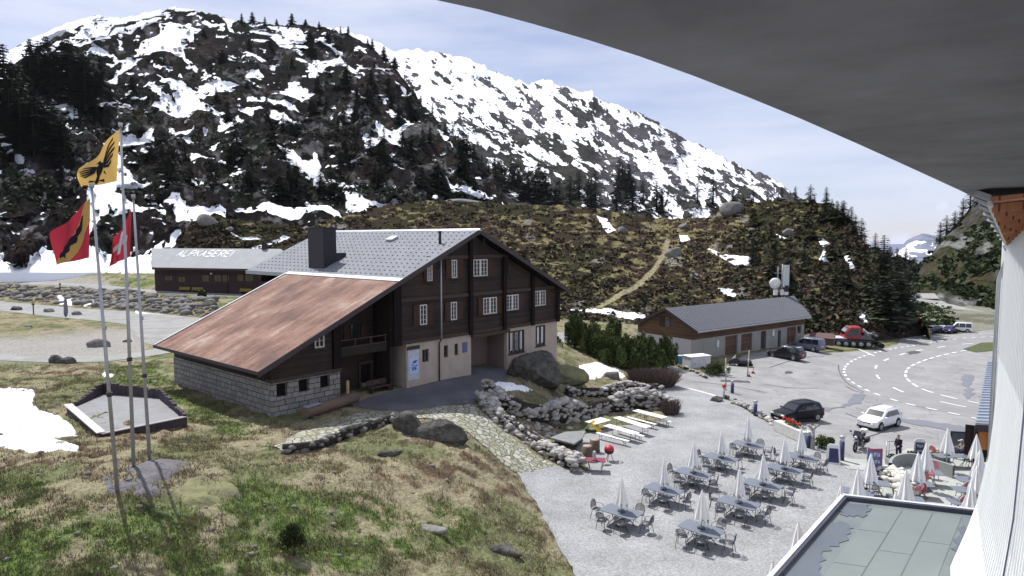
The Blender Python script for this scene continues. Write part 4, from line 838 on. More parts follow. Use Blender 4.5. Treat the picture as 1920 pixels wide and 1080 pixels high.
# rough seams of the rusty sheets
for ua, ub, lf, v0, v1 in ((-1.4, 9.95, -0.13, -1.1, 14.8), (10.0, 18.35, -0.12, -1.1, 22.1), (18.45, 30.95, -0.12, -1.1, 22.1)): roofslab('soffit', ua, ub, v0, v1, M_BEAM, lf, 0.12)
# barge boards
for ua, ub, m in ((-1.45, 9.99, M_EDGE), (9.995, APX[0], M_EDGE), (APX[0], 31.0, M_EDGE)):
    za, zb = rz_(ua), rz_(ub); MB().prism([(ua, -1.21, za+0.05), (ub, -1.21, zb+0.05), (ub, -1.21, zb-0.34), (ua, -1.21, za-0.34)], (0, 0.055, 0)).build('barge_board', m, chalet)
MB().prism([(-1.47, -1.2, rz_(-1.45)+0.02), (-1.47, 14.95, rz_(-1.45)+0.02), (-1.47, 14.95, rz_(-1.45)-0.2), (-1.47, -1.2, rz_(-1.45)-0.2)], (-0.05, 0, 0)).build('fascia', M_EDGE, chalet)
# pale verge strip on the rust roof and metal flashing between roofs
def onroof(u, lift=0.0): return rz_(u)+lift
for ua, ub, v in ((-1.45, 9.9, 14.75),):
    MB().prism([(ua, v, onroof(ua, -0.02)), (ub, v, onroof(ub, -0.02)), (ub, v, onroof(ub, 0.05)), (ua, v, onroof(ua, 0.05))], (0, 0.22, 0)).build('verge_flashing', M_ZINC, chalet)
MB().prism([(9.75, -1.15, onroof(9.75, 0.0)), (10.15, -1.15, onroof(10.15, 0.01)), (10.15, -1.15, onroof(10.15, 0.05)), (9.75, -1.15, onroof(9.75, 0.04))], (0, 16.0, 0)).build('flashing', M_ZINC, chalet)
MB().prism([(9.93, 15.0, onroof(9.93, -0.3)), (9.93, 22.25, onroof(9.93, -0.3)), (9.93, 22.25, onroof(9.93, 0.03)), (9.93, 15.0, onroof(9.93, 0.03))], (0.06, 0, 0)).build('gutter', M_ZINC, chalet)
MB().prism([(18.2, -1.22, onroof(18.2, 0.04)), (18.4, -1.22, APX[1]+0.1), (18.6, -1.22, onroof(18.6, 0.04)), (18.6, -1.22, onroof(18.6, -0.02)), (18.2, -1.22, onroof(18.2, -0.02))], (0, 23.5, 0)).build('ridge_cap', M_ZINC, chalet)
# snow guards: rows of small hooks on the shingles
sg = MB()
for i in range(13):
    for j in range(34):
        u = 10.6+i*0.6; v = -0.6+j*0.66+(0.33 if i % 2 else 0)
        if 10.4 < u < 18.1 and v < 22: sg.box((u, v, onroof(u, 0.03)), (0.08, 0.11, 0.05))
sg.build('snow_guard', mat('guard_metal', (0.13, 0.137, 0.15), 0.7), chalet, kind='stuff')
# chimney, skylight, vent pipe
cu0, cu1, cv0, cv1 = 11.0, 12.3, 10.5, 12.9
ch = cb('chimney', (cu0, cv0, onroof(cu0)-0.2), (cu1, cv1, onroof(11.6)+3.2), M_DKMET); cb('chimney_cap', (cu0-0.07, cv0-0.07, onroof(11.6)+3.203), (cu1+0.07, cv1+0.07, onroof(11.6)+3.3), M_DKMET, ch); cb('chimney_foot', (cu1, cv0-0.0, onroof(cu1)-0.2), (cu1+1.0, cv1, onroof(13.3)+0.3), M_DKMET, ch)
def roofpt(px, py):
    A = FC.w(APX[0], 0, APX[1]); B = FC.w(0, 0, rz_(0)); n = (A-B).cross(FC.V); r = Vector(ray(px, py)); o = Vector((0, 0, H)); t = (A-o).dot(n)/r.dot(n); p = o+r*t-FC.C; return p.dot(FC.U), p.dot(FC.V)
u, v = roofpt(735, 450); sk = MB().box((u, v, onroof(u, 0.12)), (0.75, 0.9, 0.22), R=Matrix.Rotation(-math.atan(SL), 3, 'Y')).build('skylight', M_ZINC, chalet)
u, v = roofpt(825, 457); MB().tube([(u, v, onroof(u, -0.1)), (u, v, onroof(u, 0.95))], 0.12, 10).tube([(u, v, onroof(u, 0.95)), (u, v, onroof(u, 1.03))], 0.16, 10).build('vent_pipe', M_DKMET, chalet)
# ---------------------------------------------------------------- alpine dairy
a0 = P(291, 545, 4.5); a1 = P(545, 552, 4.5); dv = (a1-a0).normalized(); az = math.degrees(math.atan2(dv.x, dv.y))
FD = Fr((a0.x, a0.y, 4.45), az); LD = (a1-a0).length
dairy = thing('alpine_dairy', 'low dark timber dairy barn with a pale sheet roof lettered in white', 'barn', FD.C, FD.rz)
def db(name, a, b, m, parent=None): return MB().box2(a, b).build(name, m, parent or dairy)
hw = FD.hit(300, 507)[1]
M_DLOG = plankmat('dairy_boards', (0.048, 0.022, 0.02), (0.025, 0.011, 0.013), 0.3)
db('wall', (0, 0, -1), (LD+4, 8.5, hw+0.3), M_DLOG)
# roof: ridge seen at y=466, eave at y=503
ev, rv = -1.0, 4.5
ze = FD.hit(400, 503, ev)[1]; zr = FD.hit(400, 466, rv)[1]; u0 = FD.hit(285, 500, ev)[0]; u1 = FD.hit(552, 500, ev)[0]; ur1 = FD.hit(522, 466, rv)[0]; ur0 = FD.hit(284, 468, rv)[0]
M_PSHEET = mat('pale_roof_sheet', (0.29, 0.30, 0.315), 0.75, col2=(0.225, 0.235, 0.25), ns=0.5)
MB().add([(u0, ev, ze), (u1+3, ev, ze), (ur1+0.5, rv, zr), (ur0, rv, zr), (u0, ev, ze-0.2), (u1+3, ev, ze-0.2), (ur1+0.5, rv, zr-0.2), (ur0, rv, zr-0.2)], [(0, 1, 2, 3), (7, 6, 5, 4), (0, 4, 5, 1), (1, 5, 6, 2), (2, 6, 7, 3), (3, 7, 4, 0)]).build('roof', M_PSHEET, dairy)
MB().add([(ur0, rv+0.003, zr), (ur1+0.5, rv+0.003, zr), (ur1+3, 2*rv-ev, ze), (u0, 2*rv-ev, ze), (ur0, rv+0.003, zr-0.2), (ur1+0.5, rv+0.003, zr-0.2), (ur1+3, 2*rv-ev, ze-0.2), (u0, 2*rv-ev, ze-0.2)], [(0, 1, 2, 3), (7, 6, 5, 4), (0, 4, 5, 1), (1, 5, 6, 2), (2, 6, 7, 3), (3, 7, 4, 0)]).build('roof', M_PSHEET, dairy)
db('fascia', (u0, ev-0.06, ze-0.45), (u1+3, ev-0.003, ze-0.02), M_EDGE)
# chimney on dairy ridge
uc = FD.hit(497, 460, rv)[0]; db('chimney', (uc-0.6, rv-0.3, zr-0.2), (uc+0.3, rv+0.5, zr+1.0), M_DKMET)
# letters painted on the roof: ALPKÄSEREI
FONT = {'A': ['01110','10001','10001','11111','10001','10001','10001'], 'L': ['10000']*6+['11111'], 'P': ['11110','10001','10001','11110','10000','10000','10000'], 'K': ['10001','10010','10100','11000','10100','10010','10001'],
 'S': ['01111','10000','10000','01110','00001','00001','11110'], 'E': ['11111','10000','10000','11110','10000','10000','11111'], 'R': ['11110','10001','10001','11110','10100','10010','10001'], 'I': ['1']*7, 'Ä': ['01010','00000','01110','10001','11111','10001','10001']}
def strokes(word, w, h, gap):
    out = []; x = 0; segs = {'A': [((0, 0), (0.5, 1)), ((0.5, 1), (1, 0)), ((0.22, 0.38), (0.78, 0.38))], 'L': [((0, 1), (0, 0)), ((0, 0), (1, 0))], 'P': [((0, 0), (0, 1)), ((0, 1), (1, 1)), ((1, 1), (1, 0.5)), ((1, 0.5), (0, 0.5))],
      'K': [((0, 0), (0, 1)), ((0, 0.45), (1, 1)), ((0.3, 0.62), (1, 0))], 'S': [((1, 1), (0, 1)), ((0, 1), (0, 0.5)), ((0, 0.5), (1, 0.5)), ((1, 0.5), (1, 0)), ((1, 0), (0, 0))], 'E': [((0, 0), (0, 1)), ((0, 1), (1, 1)), ((0, 0.5), (0.85, 0.5)), ((0, 0), (1, 0))],
      'R': [((0, 0), (0, 1)), ((0, 1), (1, 1)), ((1, 1), (1, 0.5)), ((1, 0.5), (0, 0.5)), ((0.4, 0.5), (1, 0))], 'I': [((0, 0), (0, 1))]}
    segs['Ä'] = [((0.5*a[0]+0.25 if 0 else a[0], a[1]*0.8), (b[0], b[1]*0.8)) for a, b in segs['A']]+[((0.15, 1.0), (0.28, 1.0)), ((0.72, 1.0), (0.85, 1.0))]
    segs['T'] = [((0.5, 0), (0.5, 1)), ((0, 1), (1, 1))]; segs['O'] = [((0, 0), (0, 1)), ((0, 1), (1, 1)), ((1, 1), (1, 0)), ((1, 0), (0, 0))]; segs['F'] = [((0, 0), (0, 1)), ((0, 1), (1, 1)), ((0, 0.5), (0.8, 0.5))]; segs['H'] = [((0, 0), (0, 1)), ((1, 0), (1, 1)), ((0, 0.5), (1, 0.5))]; segs['N'] = [((0, 0), (0, 1)), ((0, 1), (1, 0)), ((1, 0), (1, 1))]
    for ch_ in word:
        ww = w*(0.15 if ch_ == 'I' else 1)
        for a, b in segs.get(ch_, []): out.append(((x+a[0]*(ww if ch_ != 'I' else 0), a[1]*h), (x+b[0]*(ww if ch_ != 'I' else 0), b[1]*h)))
        x += ww+gap
    return out, x-gap
ul0 = None
def dairy_pt(px, py):
    A = FD.w(0, ev, ze); n = FD.U.cross(FD.w(0, rv, zr)-A); r = Vector(ray(px, py)); o = Vector((0, 0, H)); t = (A-o).dot(n)/r.dot(n); p = o+r*t-FD.C; return p.dot(FD.U), p.dot(FD.V)
ua_, va_ = dairy_pt(330, 480.5); ub_, vb_ = dairy_pt(432, 480.5); _, vt_ = dairy_pt(380, 470)
st, tw = strokes('ALPKASEREI', 1.0, 1.0, 0.5); kx = (ub_-ua_)/tw; ky = vt_-va_; nrm = Vector((0, -(zr-ze), rv-ev)).normalized(); lt = MB()
for a, b in st:
    A, B = [Vector((ua_+q[0]*kx, va_+q[1]*ky, ze+(zr-ze)*(va_+q[1]*ky-ev)/(rv-ev)))+nrm*0.03 for q in (a, b)]; horiz = abs(a[1]-b[1]) < 0.01
    lt.bar(A, B, 0.42 if horiz else 0.24, 0.03, up=nrm)
lt.build('roof_lettering', mat('letter_white', (0.80, 0.80, 0.80), 0.7), dairy)
M_YEL = mat('ochre_wood', (0.30, 0.22, 0.06), 0.8, col2=(0.22, 0.15, 0.05), ns=3); M_TANW = mat('tan_shutter', (0.17, 0.11, 0.055), 0.8, ns=4)
for px, py, w, h in ((317,522,1.7,0.8),(341,524,1.5,1.0),(386,522,1.5,1.2),(409,522,1.5,1.2),(424,522,1.4,1.2),(451,521,1.2,1.2),(468,521,1.6,1.2)):
    u, z = FD.hit(px, py); o = db('window', (u-w/2, -0.08, z-h/2), (u+w/2, -0.003, z+h/2), M_TANW); db('pane', (u-w/4, -0.1, z-h/3), (u+w/4, -0.082, z+h/3), M_GLASS, o)
for px, py, w in ((349,540,2.6),(373,540,2.6),(463,538,2.6)):
    u, z = FD.hit(px, py); o = thing('planter_bench', 'ochre plank bench against the dairy wall, '+{349: 'the left one of the pair', 373: 'the right one of the pair', 463: 'the one on its own near the far end'}[px], 'bench', FD.w(u, -0.55, 0), FD.rz, 'benches along the dairy wall')
    MB().box2((-w/2, -0.2, 0.42), (w/2, 0.2, 0.5)).build('seat', M_YEL, o); MB().box2((-w/2, 0.15, 0.52), (w/2, 0.22, 0.98)).build('backrest', M_YEL, o)
    for s in (-1, 1): MB().box2((s*w*0.42-0.06, -0.18, -0.4), (s*w*0.42+0.06, 0.18, 0.418)).build('leg', M_TANW, o)
for px, py in ((397, 513), (480, 512)):
    u, z = FD.hit(px, py); MB().box((u, -0.15, z), (0.3, 0.25, 0.3)).build('wall_lamp', M_WHITE, dairy)
u, z = FD.hit(427, 530); MB().tube([(u, -0.12, z-2.3), (u, -0.12, z+1.8)], 0.09).build('downpipe', M_EDGE, dairy)
# ---------------------------------------------------------------- service building
b0 = P(1299, 676, -0.5); b1 = P(1507, 643, -0.7); dv = (b1-b0).normalized(); az = math.degrees(math.atan2(dv.x, dv.y))
FS = Fr((b0.x, b0.y, -0.5), az); LS = (b1-b0).length
serv = thing('service_building', 'long grey service building with garage doors, brown timber gable and ribbed dark roof', 'building', FS.C, FS.rz)
def sb(name, a, b, m, parent=None): return MB().box2(a, b).build(name, m, parent or serv)
M_CONC = mat('grey_render', (0.33, 0.33, 0.31), 0.9, col2=(0.27, 0.27, 0.255), ns=0.8); M_PALEW = mat('pale_render', (0.46, 0.46, 0.48), 0.9, col2=(0.40, 0.40, 0.42), ns=0.8)
M_BOARD = plankmat('brown_boards', (0.15, 0.085, 0.045), (0.065, 0.035, 0.022), 0.25); M_RDOOR = plankmat('red_brown_door', (0.16, 0.085, 0.06), (0.10, 0.05, 0.035), 0.5)
M_RIB = mat('ribbed_fibre_roof', (0.115, 0.12, 0.137), 0.75, col2=(0.075, 0.08, 0.097), ns=2.5, stretch=(3, 0.2, 1)); M_ORANGE = mat('orange_boards', (0.30, 0.13, 0.05), 0.8, ns=3)
zt = FS.hit(1303, 637)[1]; DP = 9.5
print('serv', LS, zt, az)
ov = -1.1; zee = FS.hit(1310, 621, ov)[1]; rv2 = 4.2; zrr = FS.hit(1255, 577, rv2)[1]; zr2 = FS.hit(1478, 553, rv2)[1]
ue0 = FS.hit(1308, 621, ov)[0]; ue1 = FS.hit(1521, 587, ov)[0]; ur0 = FS.hit(1255, 577, rv2)[0]; ur1 = FS.hit(1478, 553, rv2)[0]
print('roof', zee, zrr, zr2, ue0, ue1, ur0, ur1)
doors = [(1360,1382,631,672,'g'),(1390,1410,627,656,'g'),(1427,1436,621,660,'d'),(1459,1464,620,650,'s'),(1476,1492,612,642,'r'),(1495,1502,612,624,'w')]
hs = []
for a_, b_, c_, d_, k in doors:
    x0, z1 = FS.hit(a_, c_); x1, z0 = FS.hit(b_, d_); z0 = max(z0, -0.3) if k in 'gw' else -0.6; hs.append((x0, x1, z0 if k != 'g' else max(z0, -0.3), min(z1, zt-0.15), k))
mb = MB(); us = sorted({0, LS}|{h[0] for h in hs}|{h[1] for h in hs}); zs = sorted({-1.5, zt}|{h[2] for h in hs}|{h[3] for h in hs})
for ua, ub in zip(us, us[1:]):
    for za, zb in zip(zs, zs[1:]):
        uc, zc = (ua+ub)/2, (za+zb)/2
        if not any(h[0] < uc < h[1] and h[2] < zc < h[3] for h in hs): mb.box2((ua, 0, za), (ub, 0.3, zb))
mb.build('wall', M_CONC, serv)
for x0, x1, z0, z1, k in hs: sb({'g': 'garage_door', 'd': 'door', 's': 'door', 'r': 'door', 'w': 'window'}[k], (x0-0.01, 0.24, z0-0.01), (x1+0.01, 0.29, z1+0.01), M_RDOOR if k in 'gr' else (M_EDGE if k != 'w' else M_GLASS))
sb('side_wall', (0, 0.302, -1.5), (0.3, DP, zt), M_PALEW); sb('side_wall', (LS-0.3, 0.302, -1.5), (LS, DP, zt), M_ORANGE); sb('back_wall', (0.302, DP-0.3, -1.5), (LS-0.302, DP, zt), M_CONC)
sb('eave_boards', (-0.05, -0.05, zt+0.002), (LS+0.1, 0.28, zee+0.25), M_BOARD)
def zs_(v): return zee+(zrr-zee)*(v-ov)/(rv2-ov)
vb_ = 2*rv2-ov
MB().prism([(-0.05, 0.282, zt+0.002), (-0.05, DP-0.1, zt+0.002), (-0.05, DP-0.1, zs_(2*rv2-DP+0.1)-0.3), (-0.05, rv2, zrr-0.3), (-0.05, 0.282, zs_(0.282)-0.3)], (0.3, 0, 0)).build('gable_boards', M_BOARD, serv)
for (ya, za), (yb, zb) in (((ov, zee), (rv2, zrr)), ((vb_, zee), (rv2+0.002, zrr))):
    MB().add([(ue0, ya, za), (ue1, ya, za), (ur1+1.5, yb, zb), (ue0, yb, zb), (ue0, ya, za-0.16), (ue1, ya, za-0.16), (ur1+1.5, yb, zb-0.16), (ue0, yb, zb-0.16)], [(0, 1, 2, 3), (7, 6, 5, 4), (0, 4, 5, 1), (1, 5, 6, 2), (2, 6, 7, 3), (3, 7, 4, 0)]).build('roof', M_RIB, serv)
rb = MB(); n = 46
for k in range(n+1):
    t = k/n; a = Vector((ue0+(ue1-ue0)*t, ov, zee+0.02)); b = Vector((ue0+(ur1+1.5-ue0)*t, rv2, zrr+0.02)); rb.bar(a, b, 0.16, 0.06, up=(0, 0, 1))
rb.build('roof_rib', M_RIB, serv)
for (ya, za), (yb, zb) in (((ov, zee), (rv2, zrr)), ((vb_, zee), (rv2, zrr))):
    MB().prism([(ue0-0.06, ya, za+0.06), (ue0-0.06, yb, zb+0.06), (ue0-0.06, yb, zb-0.32), (ue0-0.06, ya, za-0.32)], (0.055, 0, 0)).build('barge_board', M_EDGE, serv)
sb('gutter', (ue0, ov-0.12, zee-0.2), (ue1, ov-0.003, zee-0.05), M_ZINC)
v, z = FS.hitu(1247, 604, -0.05); sb('window', (-0.12, v-0.9, z-0.6), (-0.055, v-0.05, z+0.75), M_GLASS); sb('shutter', (-0.14, v+0.0, z-0.6), (-0.055, v+0.9, z+0.75), M_SHUT)
for px, py in ((1344, 644), (1448, 624)):
    u, z = FS.hit(px, py); MB().box((u, -0.12, z), (0.35, 0.22, 0.9)).build('wall_lamp', M_WHITE, serv)
u, z = FS.hit(1327, 650); sb('door', (u-0.9, -0.03, -0.5), (u+0.4, -0.002, z+0.7), M_CONC)
# antenna mast
FA = FS.w(ur1-1.0, rv2+2.2, 0); zb_ = zrr-0.8
mast = thing('antenna_mast', 'roof antenna mast with a round white dish and tall pale panel antenna', 'antenna', (FA.x, FA.y, FS.C.z+zb_), 0)
def mp_(px, py):
    r = Vector(ray(px, py)); t = FA.xy.length/r.xy.length; p = Vector((0, 0, H))+r*t; return Vector((p.x-FA.x, p.y-FA.y, p.z-(FS.C.z+zb_)))
q = mp_(1466, 545); q1 = mp_(1464, 495); MB().tube([(q.x, q.y, 0), (q.x, q.y, q1.z)], 0.09).build('pole', M_ZINC, mast)
q = mp_(1458, 540); q1 = mp_(1457, 500); MB().tube([(q.x, q.y, 0), (q.x, q.y, q1.z)], 0.05).build('whip', M_ZINC, mast)
q = mp_(1453, 531); d = MB().lathe([(0.0, -0.3), (0.6, -0.28), (0.85, -0.1), (0.9, 0.1), (0.7, 0.3), (0.35, 0.4), (0.0, 0.42)], n=20); d.xf(Matrix.Translation(q)@Matrix.Rotation(math.radians(100), 4, 'X')@Matrix.Rotation(0.2, 4, 'Z')); d.build('dish', M_WHITE, mast)
q = mp_(1474, 518); MB().box((q.x, q.y, q.z), (0.85, 0.4, 3.5)).build('panel', mat('panel_grey', (0.55, 0.60, 0.60), 0.5), mast)
q = mp_(1474, 541); MB().box((q.x, q.y, q.z), (0.6, 0.5, 1.0)).build('mount', M_DKMET, mast)
for px in (1454, 1467, 1474):
    q = mp_(px, 548); MB().box((q.x, q.y, q.z), (0.55, 0.4, 0.85)).build('radio_unit', M_WHITE, mast)
q = mp_(1460, 512); MB().box((q.x, q.y, q.z), (1.4, 0.08, 0.08)).box((q.x+0.3, q.y, q.z-1.5), (1.4, 0.08, 0.08)).build('cross_arm', M_ZINC, mast)
# ---------------------------------------------------------------- the white lodge the camera hangs on
LAZ = 32.9; LD_ = Vector((math.sin(math.radians(LAZ)), math.cos(math.radians(LAZ)), 0)); LN = Vector((-LD_.y, LD_.x, 0))  # along / out of the wall
LEN = 26.5; LO = Vector((-LN.x*1.62, -LN.y*1.62, 0)); LROT = math.atan2(LD_.y, LD_.x)
lodge = thing('lodge_building', 'tall white boarded lodge wall close on the right, with a dark soffit overhead', 'building', (LO.x, LO.y, -0.2), LROT)
LINV = (Matrix.Translation((LO.x, LO.y, -0.2))@Matrix.Rotation(LROT, 4, 'Z')).inverted()
def ll(p): return LINV@Vector(p)
M_WBOARD = mat('white_boards', (0.90, 0.91, 0.90), 0.6, col2=(0.83, 0.85, 0.84), ns=1.0, stretch=(1, 1, 0.2)); M_OH = mat('weathered_overhang', (0.20, 0.20, 0.215), 0.9, col2=(0.11, 0.108, 0.12), ns=0.9, bump=0.3)
PROF = [(0.0, 16.0), (0.0, 11.5), (0.02, 10.2), (0.06, 9.2), (0.12, 8.3), (0.22, 7.4), (0.36, 6.5), (0.60, 5.5), (0.92, 4.4), (1.15, 3.6), (1.3, -2.0)]
MB().prism([(-8, -8, -2), (-8, -8, 16.0)]+[(-8, y, z) for y, z in PROF], (LEN+8, 0, 0)).build('wall', M_WBOARD, lodge)
for e_ in (2.6, 6.1, 9.0, 13.2, 17.5): MB().tube([(e_, 0.06, 15.8), (e_, 0.06, 11.6), (e_, 0.14, 9.2), (e_, 0.30, 7.4)], 0.018, 6).build('cable', mat('cable_grey', (0.12, 0.12, 0.2), 0.6), lodge)
bt = MB(); x = 1.0
while x < LEN-0.2: bt.box2((x, 0.001, 11.5), (x+0.05, 0.035, 15.9)); [bt.bar((x+0.025, a[0]+0.015, a[1]), (x+0.025, b[0]+0.015, b[1]), 0.05, 0.035, up=(0, 1, 0)) for a, b in zip(PROF[1:6], PROF[2:7])]; x += 0.36
bt.build('batten', M_WBOARD, lodge, kind='stuff')
gv = MB(); x = 1.0
while x < LEN-0.2: gv.box2((x-0.03, 0.0005, 11.5), (x-0.002, 0.006, 15.9)); x += 0.36
gv.build('board_gap', mat('gap_grey', (0.25, 0.27, 0.32), 0.9), lodge, kind='stuff')
MB().box2((LEN+0.002, -0.35, 11.6), (LEN+0.04, 0.06, 15.2)).build('corner_board', M_WBOARD, lodge)
MB().tube([ll(PD(1884, 462, 25.2)), ll(PD(1891, 474, 26)), (LEN-0.35, 0.12, 13.9), (LEN-0.35, 0.12, 8)], 0.06).build('downpipe', M_ZINC, lodge)
# dark soffit: its underside is 0.9 m above the camera
zs = H+0.9; edge = [(300,-330),(560,-110),(700,-45),(790,-6),(900,18),(1000,45),(1100,74),(1200,106),(1300,142),(1400,181),(1500,222),(1600,266),(1680,302),(1750,334),(1800,357),(1832,373)]
ep = [P(a, b, zs) for a, b in edge]; ep = [Vector((-6, -3.5, zs)), Vector((-3.2, 0.2, zs))]+ep
last = ep[-1]; wl = ll(last); 
back_ = [Vector((LO.x, LO.y, 0))+LD_*(wl.x)+Vector((0, 0, zs)), Vector((LO.x, LO.y, 0))-LD_*6+Vector((0, 0, zs))]
MB().prism([ll(p) for p in ep+back_], (0, 0, 0.3)).build('roof_overhang', M_OH, lodge)
# timber eaves further along, dropping away from the soffit
e0, e1 = ll(PD(1826, 366, 15.3)), ll(PD(1884, 459, 25.2)); m0, m1 = ll(PD(1858, 378, 14.6)), ll(PD(1889, 456, 25.0)); f0, f1 = Vector((m0.x, 0.0, m0.z+0.1)), Vector((m1.x, 0.0, m1.z+0.15))
M_SOFF = plankmat('orange_soffit', (0.50, 0.23, 0.12), (0.30, 0.13, 0.07), 0.35, vert=True)
MB().prism([m0, m1, f1, f0], (0, 0, 0.08)).build('eaves_soffit', M_SOFF, lodge)
MB().prism([e0, e1, m1+Vector((0, 0, -0.002)), m0+Vector((0, 0, -0.002))], (0, 0, 0.12)).build('eaves_edge', mat('weathered_grey_edge', (0.42, 0.43, 0.46), 0.8, col2=(0.26, 0.27, 0.29), ns=3), lodge)
for k in range(12):
    t = (k+0.5)/12; MB().bar(m0.lerp(m1, t)+Vector((0, 0, -0.08)), f0.lerp(f1, t)+Vector((0, 0, -0.08)), 0.12, 0.15).build('rafter', M_SOFF, lodge)
for k in range(8):
    t = (k+0.2)/9; MB().bar(e0.lerp(e1, t)+Vector((0, 0, -0.03)), m0.lerp(m1, t)+Vector((0, 0, -0.03)), 0.06, 0.05).build('bracket', M_ZINC, lodge)
MB().tube([m0+Vector((0, 0.02, -0.03)), m1+Vector((0, 0.02, -0.03))], 0.05, 8).build('trim', mat('cream_trim', (0.65, 0.6, 0.55), 0.7), lodge)
# ---------------------------------------------------------------- flat roofed annex below the camera
ZA = 4.0; bl = P(1580, 931, ZA); br = P(1856, 962, ZA); fl = P(1447, 1080, ZA); dl = (fl-bl); dl.z = 0; dl.normalize(); f2 = bl+dl*26; r2 = br+dl*26
annex = thing('annex_building', 'flat roofed annex below the white wall, its pale felt roof darkened by damp patches', 'building', (bl.x, bl.y, 0))
o_ = Vector((bl.x, bl.y, 0))
def mnt(c1, c2, nm, s=0.5, r=0.7): return mat(nm, c1, r, col2=c2, ns=s, bump=0.1)
M_FELT = mnt((0.15, 0.175, 0.17), (0.105, 0.125, 0.128), 'roof_felt', 0.6); M_FELT2 = mnt((0.155, 0.18, 0.175), (0.135, 0.158, 0.156), 'roof_felt_pale', 0.8); M_FELTD = mnt((0.10, 0.118, 0.132), (0.085, 0.10, 0.115), 'damp_felt', 0.6, 0.35)
inn = 0.35
def ap(s, t, z=0.0): a = bl.lerp(br, s); return Vector((a.x+dl.x*t-o_.x, a.y+dl.y*t-o_.y, z))
MB().prism([ap(0.005, 0.05, ZA-0.12), ap(1, 0.05, ZA-0.12), ap(1, 26, ZA-0.12), ap(0.005, 26, ZA-0.12)], (0, 0, -4.6)).build('wall', M_PLAST, annex)
MB().prism([ap(0.02, 0.2, ZA-0.115), ap(1, 0.2, ZA-0.115), ap(1, 26, ZA-0.115), ap(0.02, 26, ZA-0.115)], (0, 0, 0.02)).build('roof', M_FELT, annex)
def strip(s0, s1, t0, t1, z, m, nm):
    MB().prism([ap(s0, t0, z), ap(s1, t0, z), ap(s1, t1, z), ap(s0, t1, z)], (0, 0, 0.012)).build(nm, m, annex)
for s0, s1, cuts in ((0.25, 0.44, (0.7, 3.4, 6.8, 14)), (0.45, 0.64, (0.5, 5.2, 9.8, 16)), (0.65, 0.83, (0.5, 3.8, 8.6, 15))):
    for t0, t1 in zip(cuts, cuts[1:]): strip(s0, s1, t0+0.03, t1, ZA-0.092, M_FELT2, 'felt_sheet')
rr_ = random.Random(5)
def blob(pts, z, m, nm):
    c = [ap(a, b, z) for a, b in pts]; q = []
    for i in range(len(c)):
        a, b = c[i], c[(i+1) % len(c)]
        for k in range(6): p = a.lerp(b, k/6); n = (b-a).cross(Vector((0, 0, 1))).normalized(); q.append(p+n*rr_.uniform(-0.12, 0.12))
    MB().prism(q, (0, 0, 0.006)).build(nm, m, annex)
blob([(0.04, 0.5), (0.2, 0.45), (0.235, 1.0), (0.22, 2.0), (0.10, 2.1), (0.04, 1.4)], ZA-0.078, M_FELTD, 'damp_patch'); blob([(0.03, 3.0), (0.12, 2.8), (0.2, 3.3), (0.235, 4.6), (0.16, 6.0), (0.22, 8), (0.2, 14), (0.03, 14)], ZA-0.079, M_FELTD, 'damp_patch')
blob([(0.85, 1.6), (0.93, 2.2), (0.96, 3.4), (0.90, 4.6), (0.86, 4.2)], ZA-0.078, M_FELTD, 'damp_patch')
for z0, h_, m, nm, w0, w1 in ((ZA-0.3, 0.38, mat('parapet_dark', (0.05, 0.05, 0.075), 0.6), 'parapet', 0.0, 0.22), (ZA+0.083, 0.03, mat('flashing_white', (0.62, 0.64, 0.67), 0.5), 'flashing', -0.06, 0.10)):
    wl_ = (br-bl).length
    MB().prism([ap(-0.002+w0/wl_, w0, z0), ap(1, w0, z0), ap(1, w1, z0), ap(w1/wl_, w1, z0)], (0, 0, h_)).build(nm, m, annex)
    MB().prism([ap(w0/wl_, w1+0.002, z0), ap(w1/wl_, w1+0.002, z0), ap(w1/wl_, 26, z0), ap(w0/wl_, 26, z0)], (0, 0, h_)).build(nm, m, annex)
# ---------------------------------------------------------------- ribbed canopy and bar at the far end of the terrace
zc_ = 2.9; k0, k1, k2, k3 = P(1829, 793, zc_), P(1872, 795, zc_), P(1889, 678, zc_+0.3), P(1852, 678, zc_+0.3)
can = thing('entrance_canopy', 'zinc ribbed lean-to canopy with orange boards below it, against the white lodge wall', 'canopy', (k0.x, k0.y, 0))
o2 = Vector((k0.x, k0.y, 0))
MB().prism([p-o2 for p in (k0, k1, k2, k3)], (0, 0, -0.1)).build('roof', mat('canopy_zinc', (0.33, 0.37, 0.44), 0.4, 0.4, col2=(0.24, 0.28, 0.34), ns=2), can)
rb = MB()
for i in range(26):
    t = (i+0.5)/26; a = k0.lerp(k3, t); b = k1.lerp(k2, t); rb.bar(a-o2+Vector((0, 0, 0.05)), b-o2+Vector((0, 0, 0.05)), 0.13, 0.09)
rb.build('roof_rib', mat('canopy_rib', (0.50, 0.55, 0.62), 0.4, 0.3), can)
MB().bar(k0-o2+Vector((0, 0, -0.35)), k1-o2+Vector((0, 0, -0.35)), 0.12, 0.45).build('fascia', M_EDGE, can)
M_OR = mat('orange_panel', (0.55, 0.20, 0.04), 0.7, col2=(0.38, 0.12, 0.03), ns=5)
q = k0.lerp(k1, 0.5)
for t in (0.42, 0.66): 
    p = k0.lerp(k1, t)-o2; MB().box((p.x+0.3, p.y+0.6, 1.6), (0.42, 0.08, 1.3), rz=-0.6).build('panel', M_OR, can)
p = k0.lerp(k1, 0.55)-o2; MB().box((p.x+0.6, p.y+0.9, 1.2), (2.4, 0.1, 2.4), rz=-0.6).build('back_wall', M_LOG2, can)
for t in (0.02, 0.95): p = k0.lerp(k1, t)-o2; MB().tube([(p.x, p.y, -0.6), (p.x, p.y, zc_-0.35)], 0.08).build('post', M_BEAM, can)
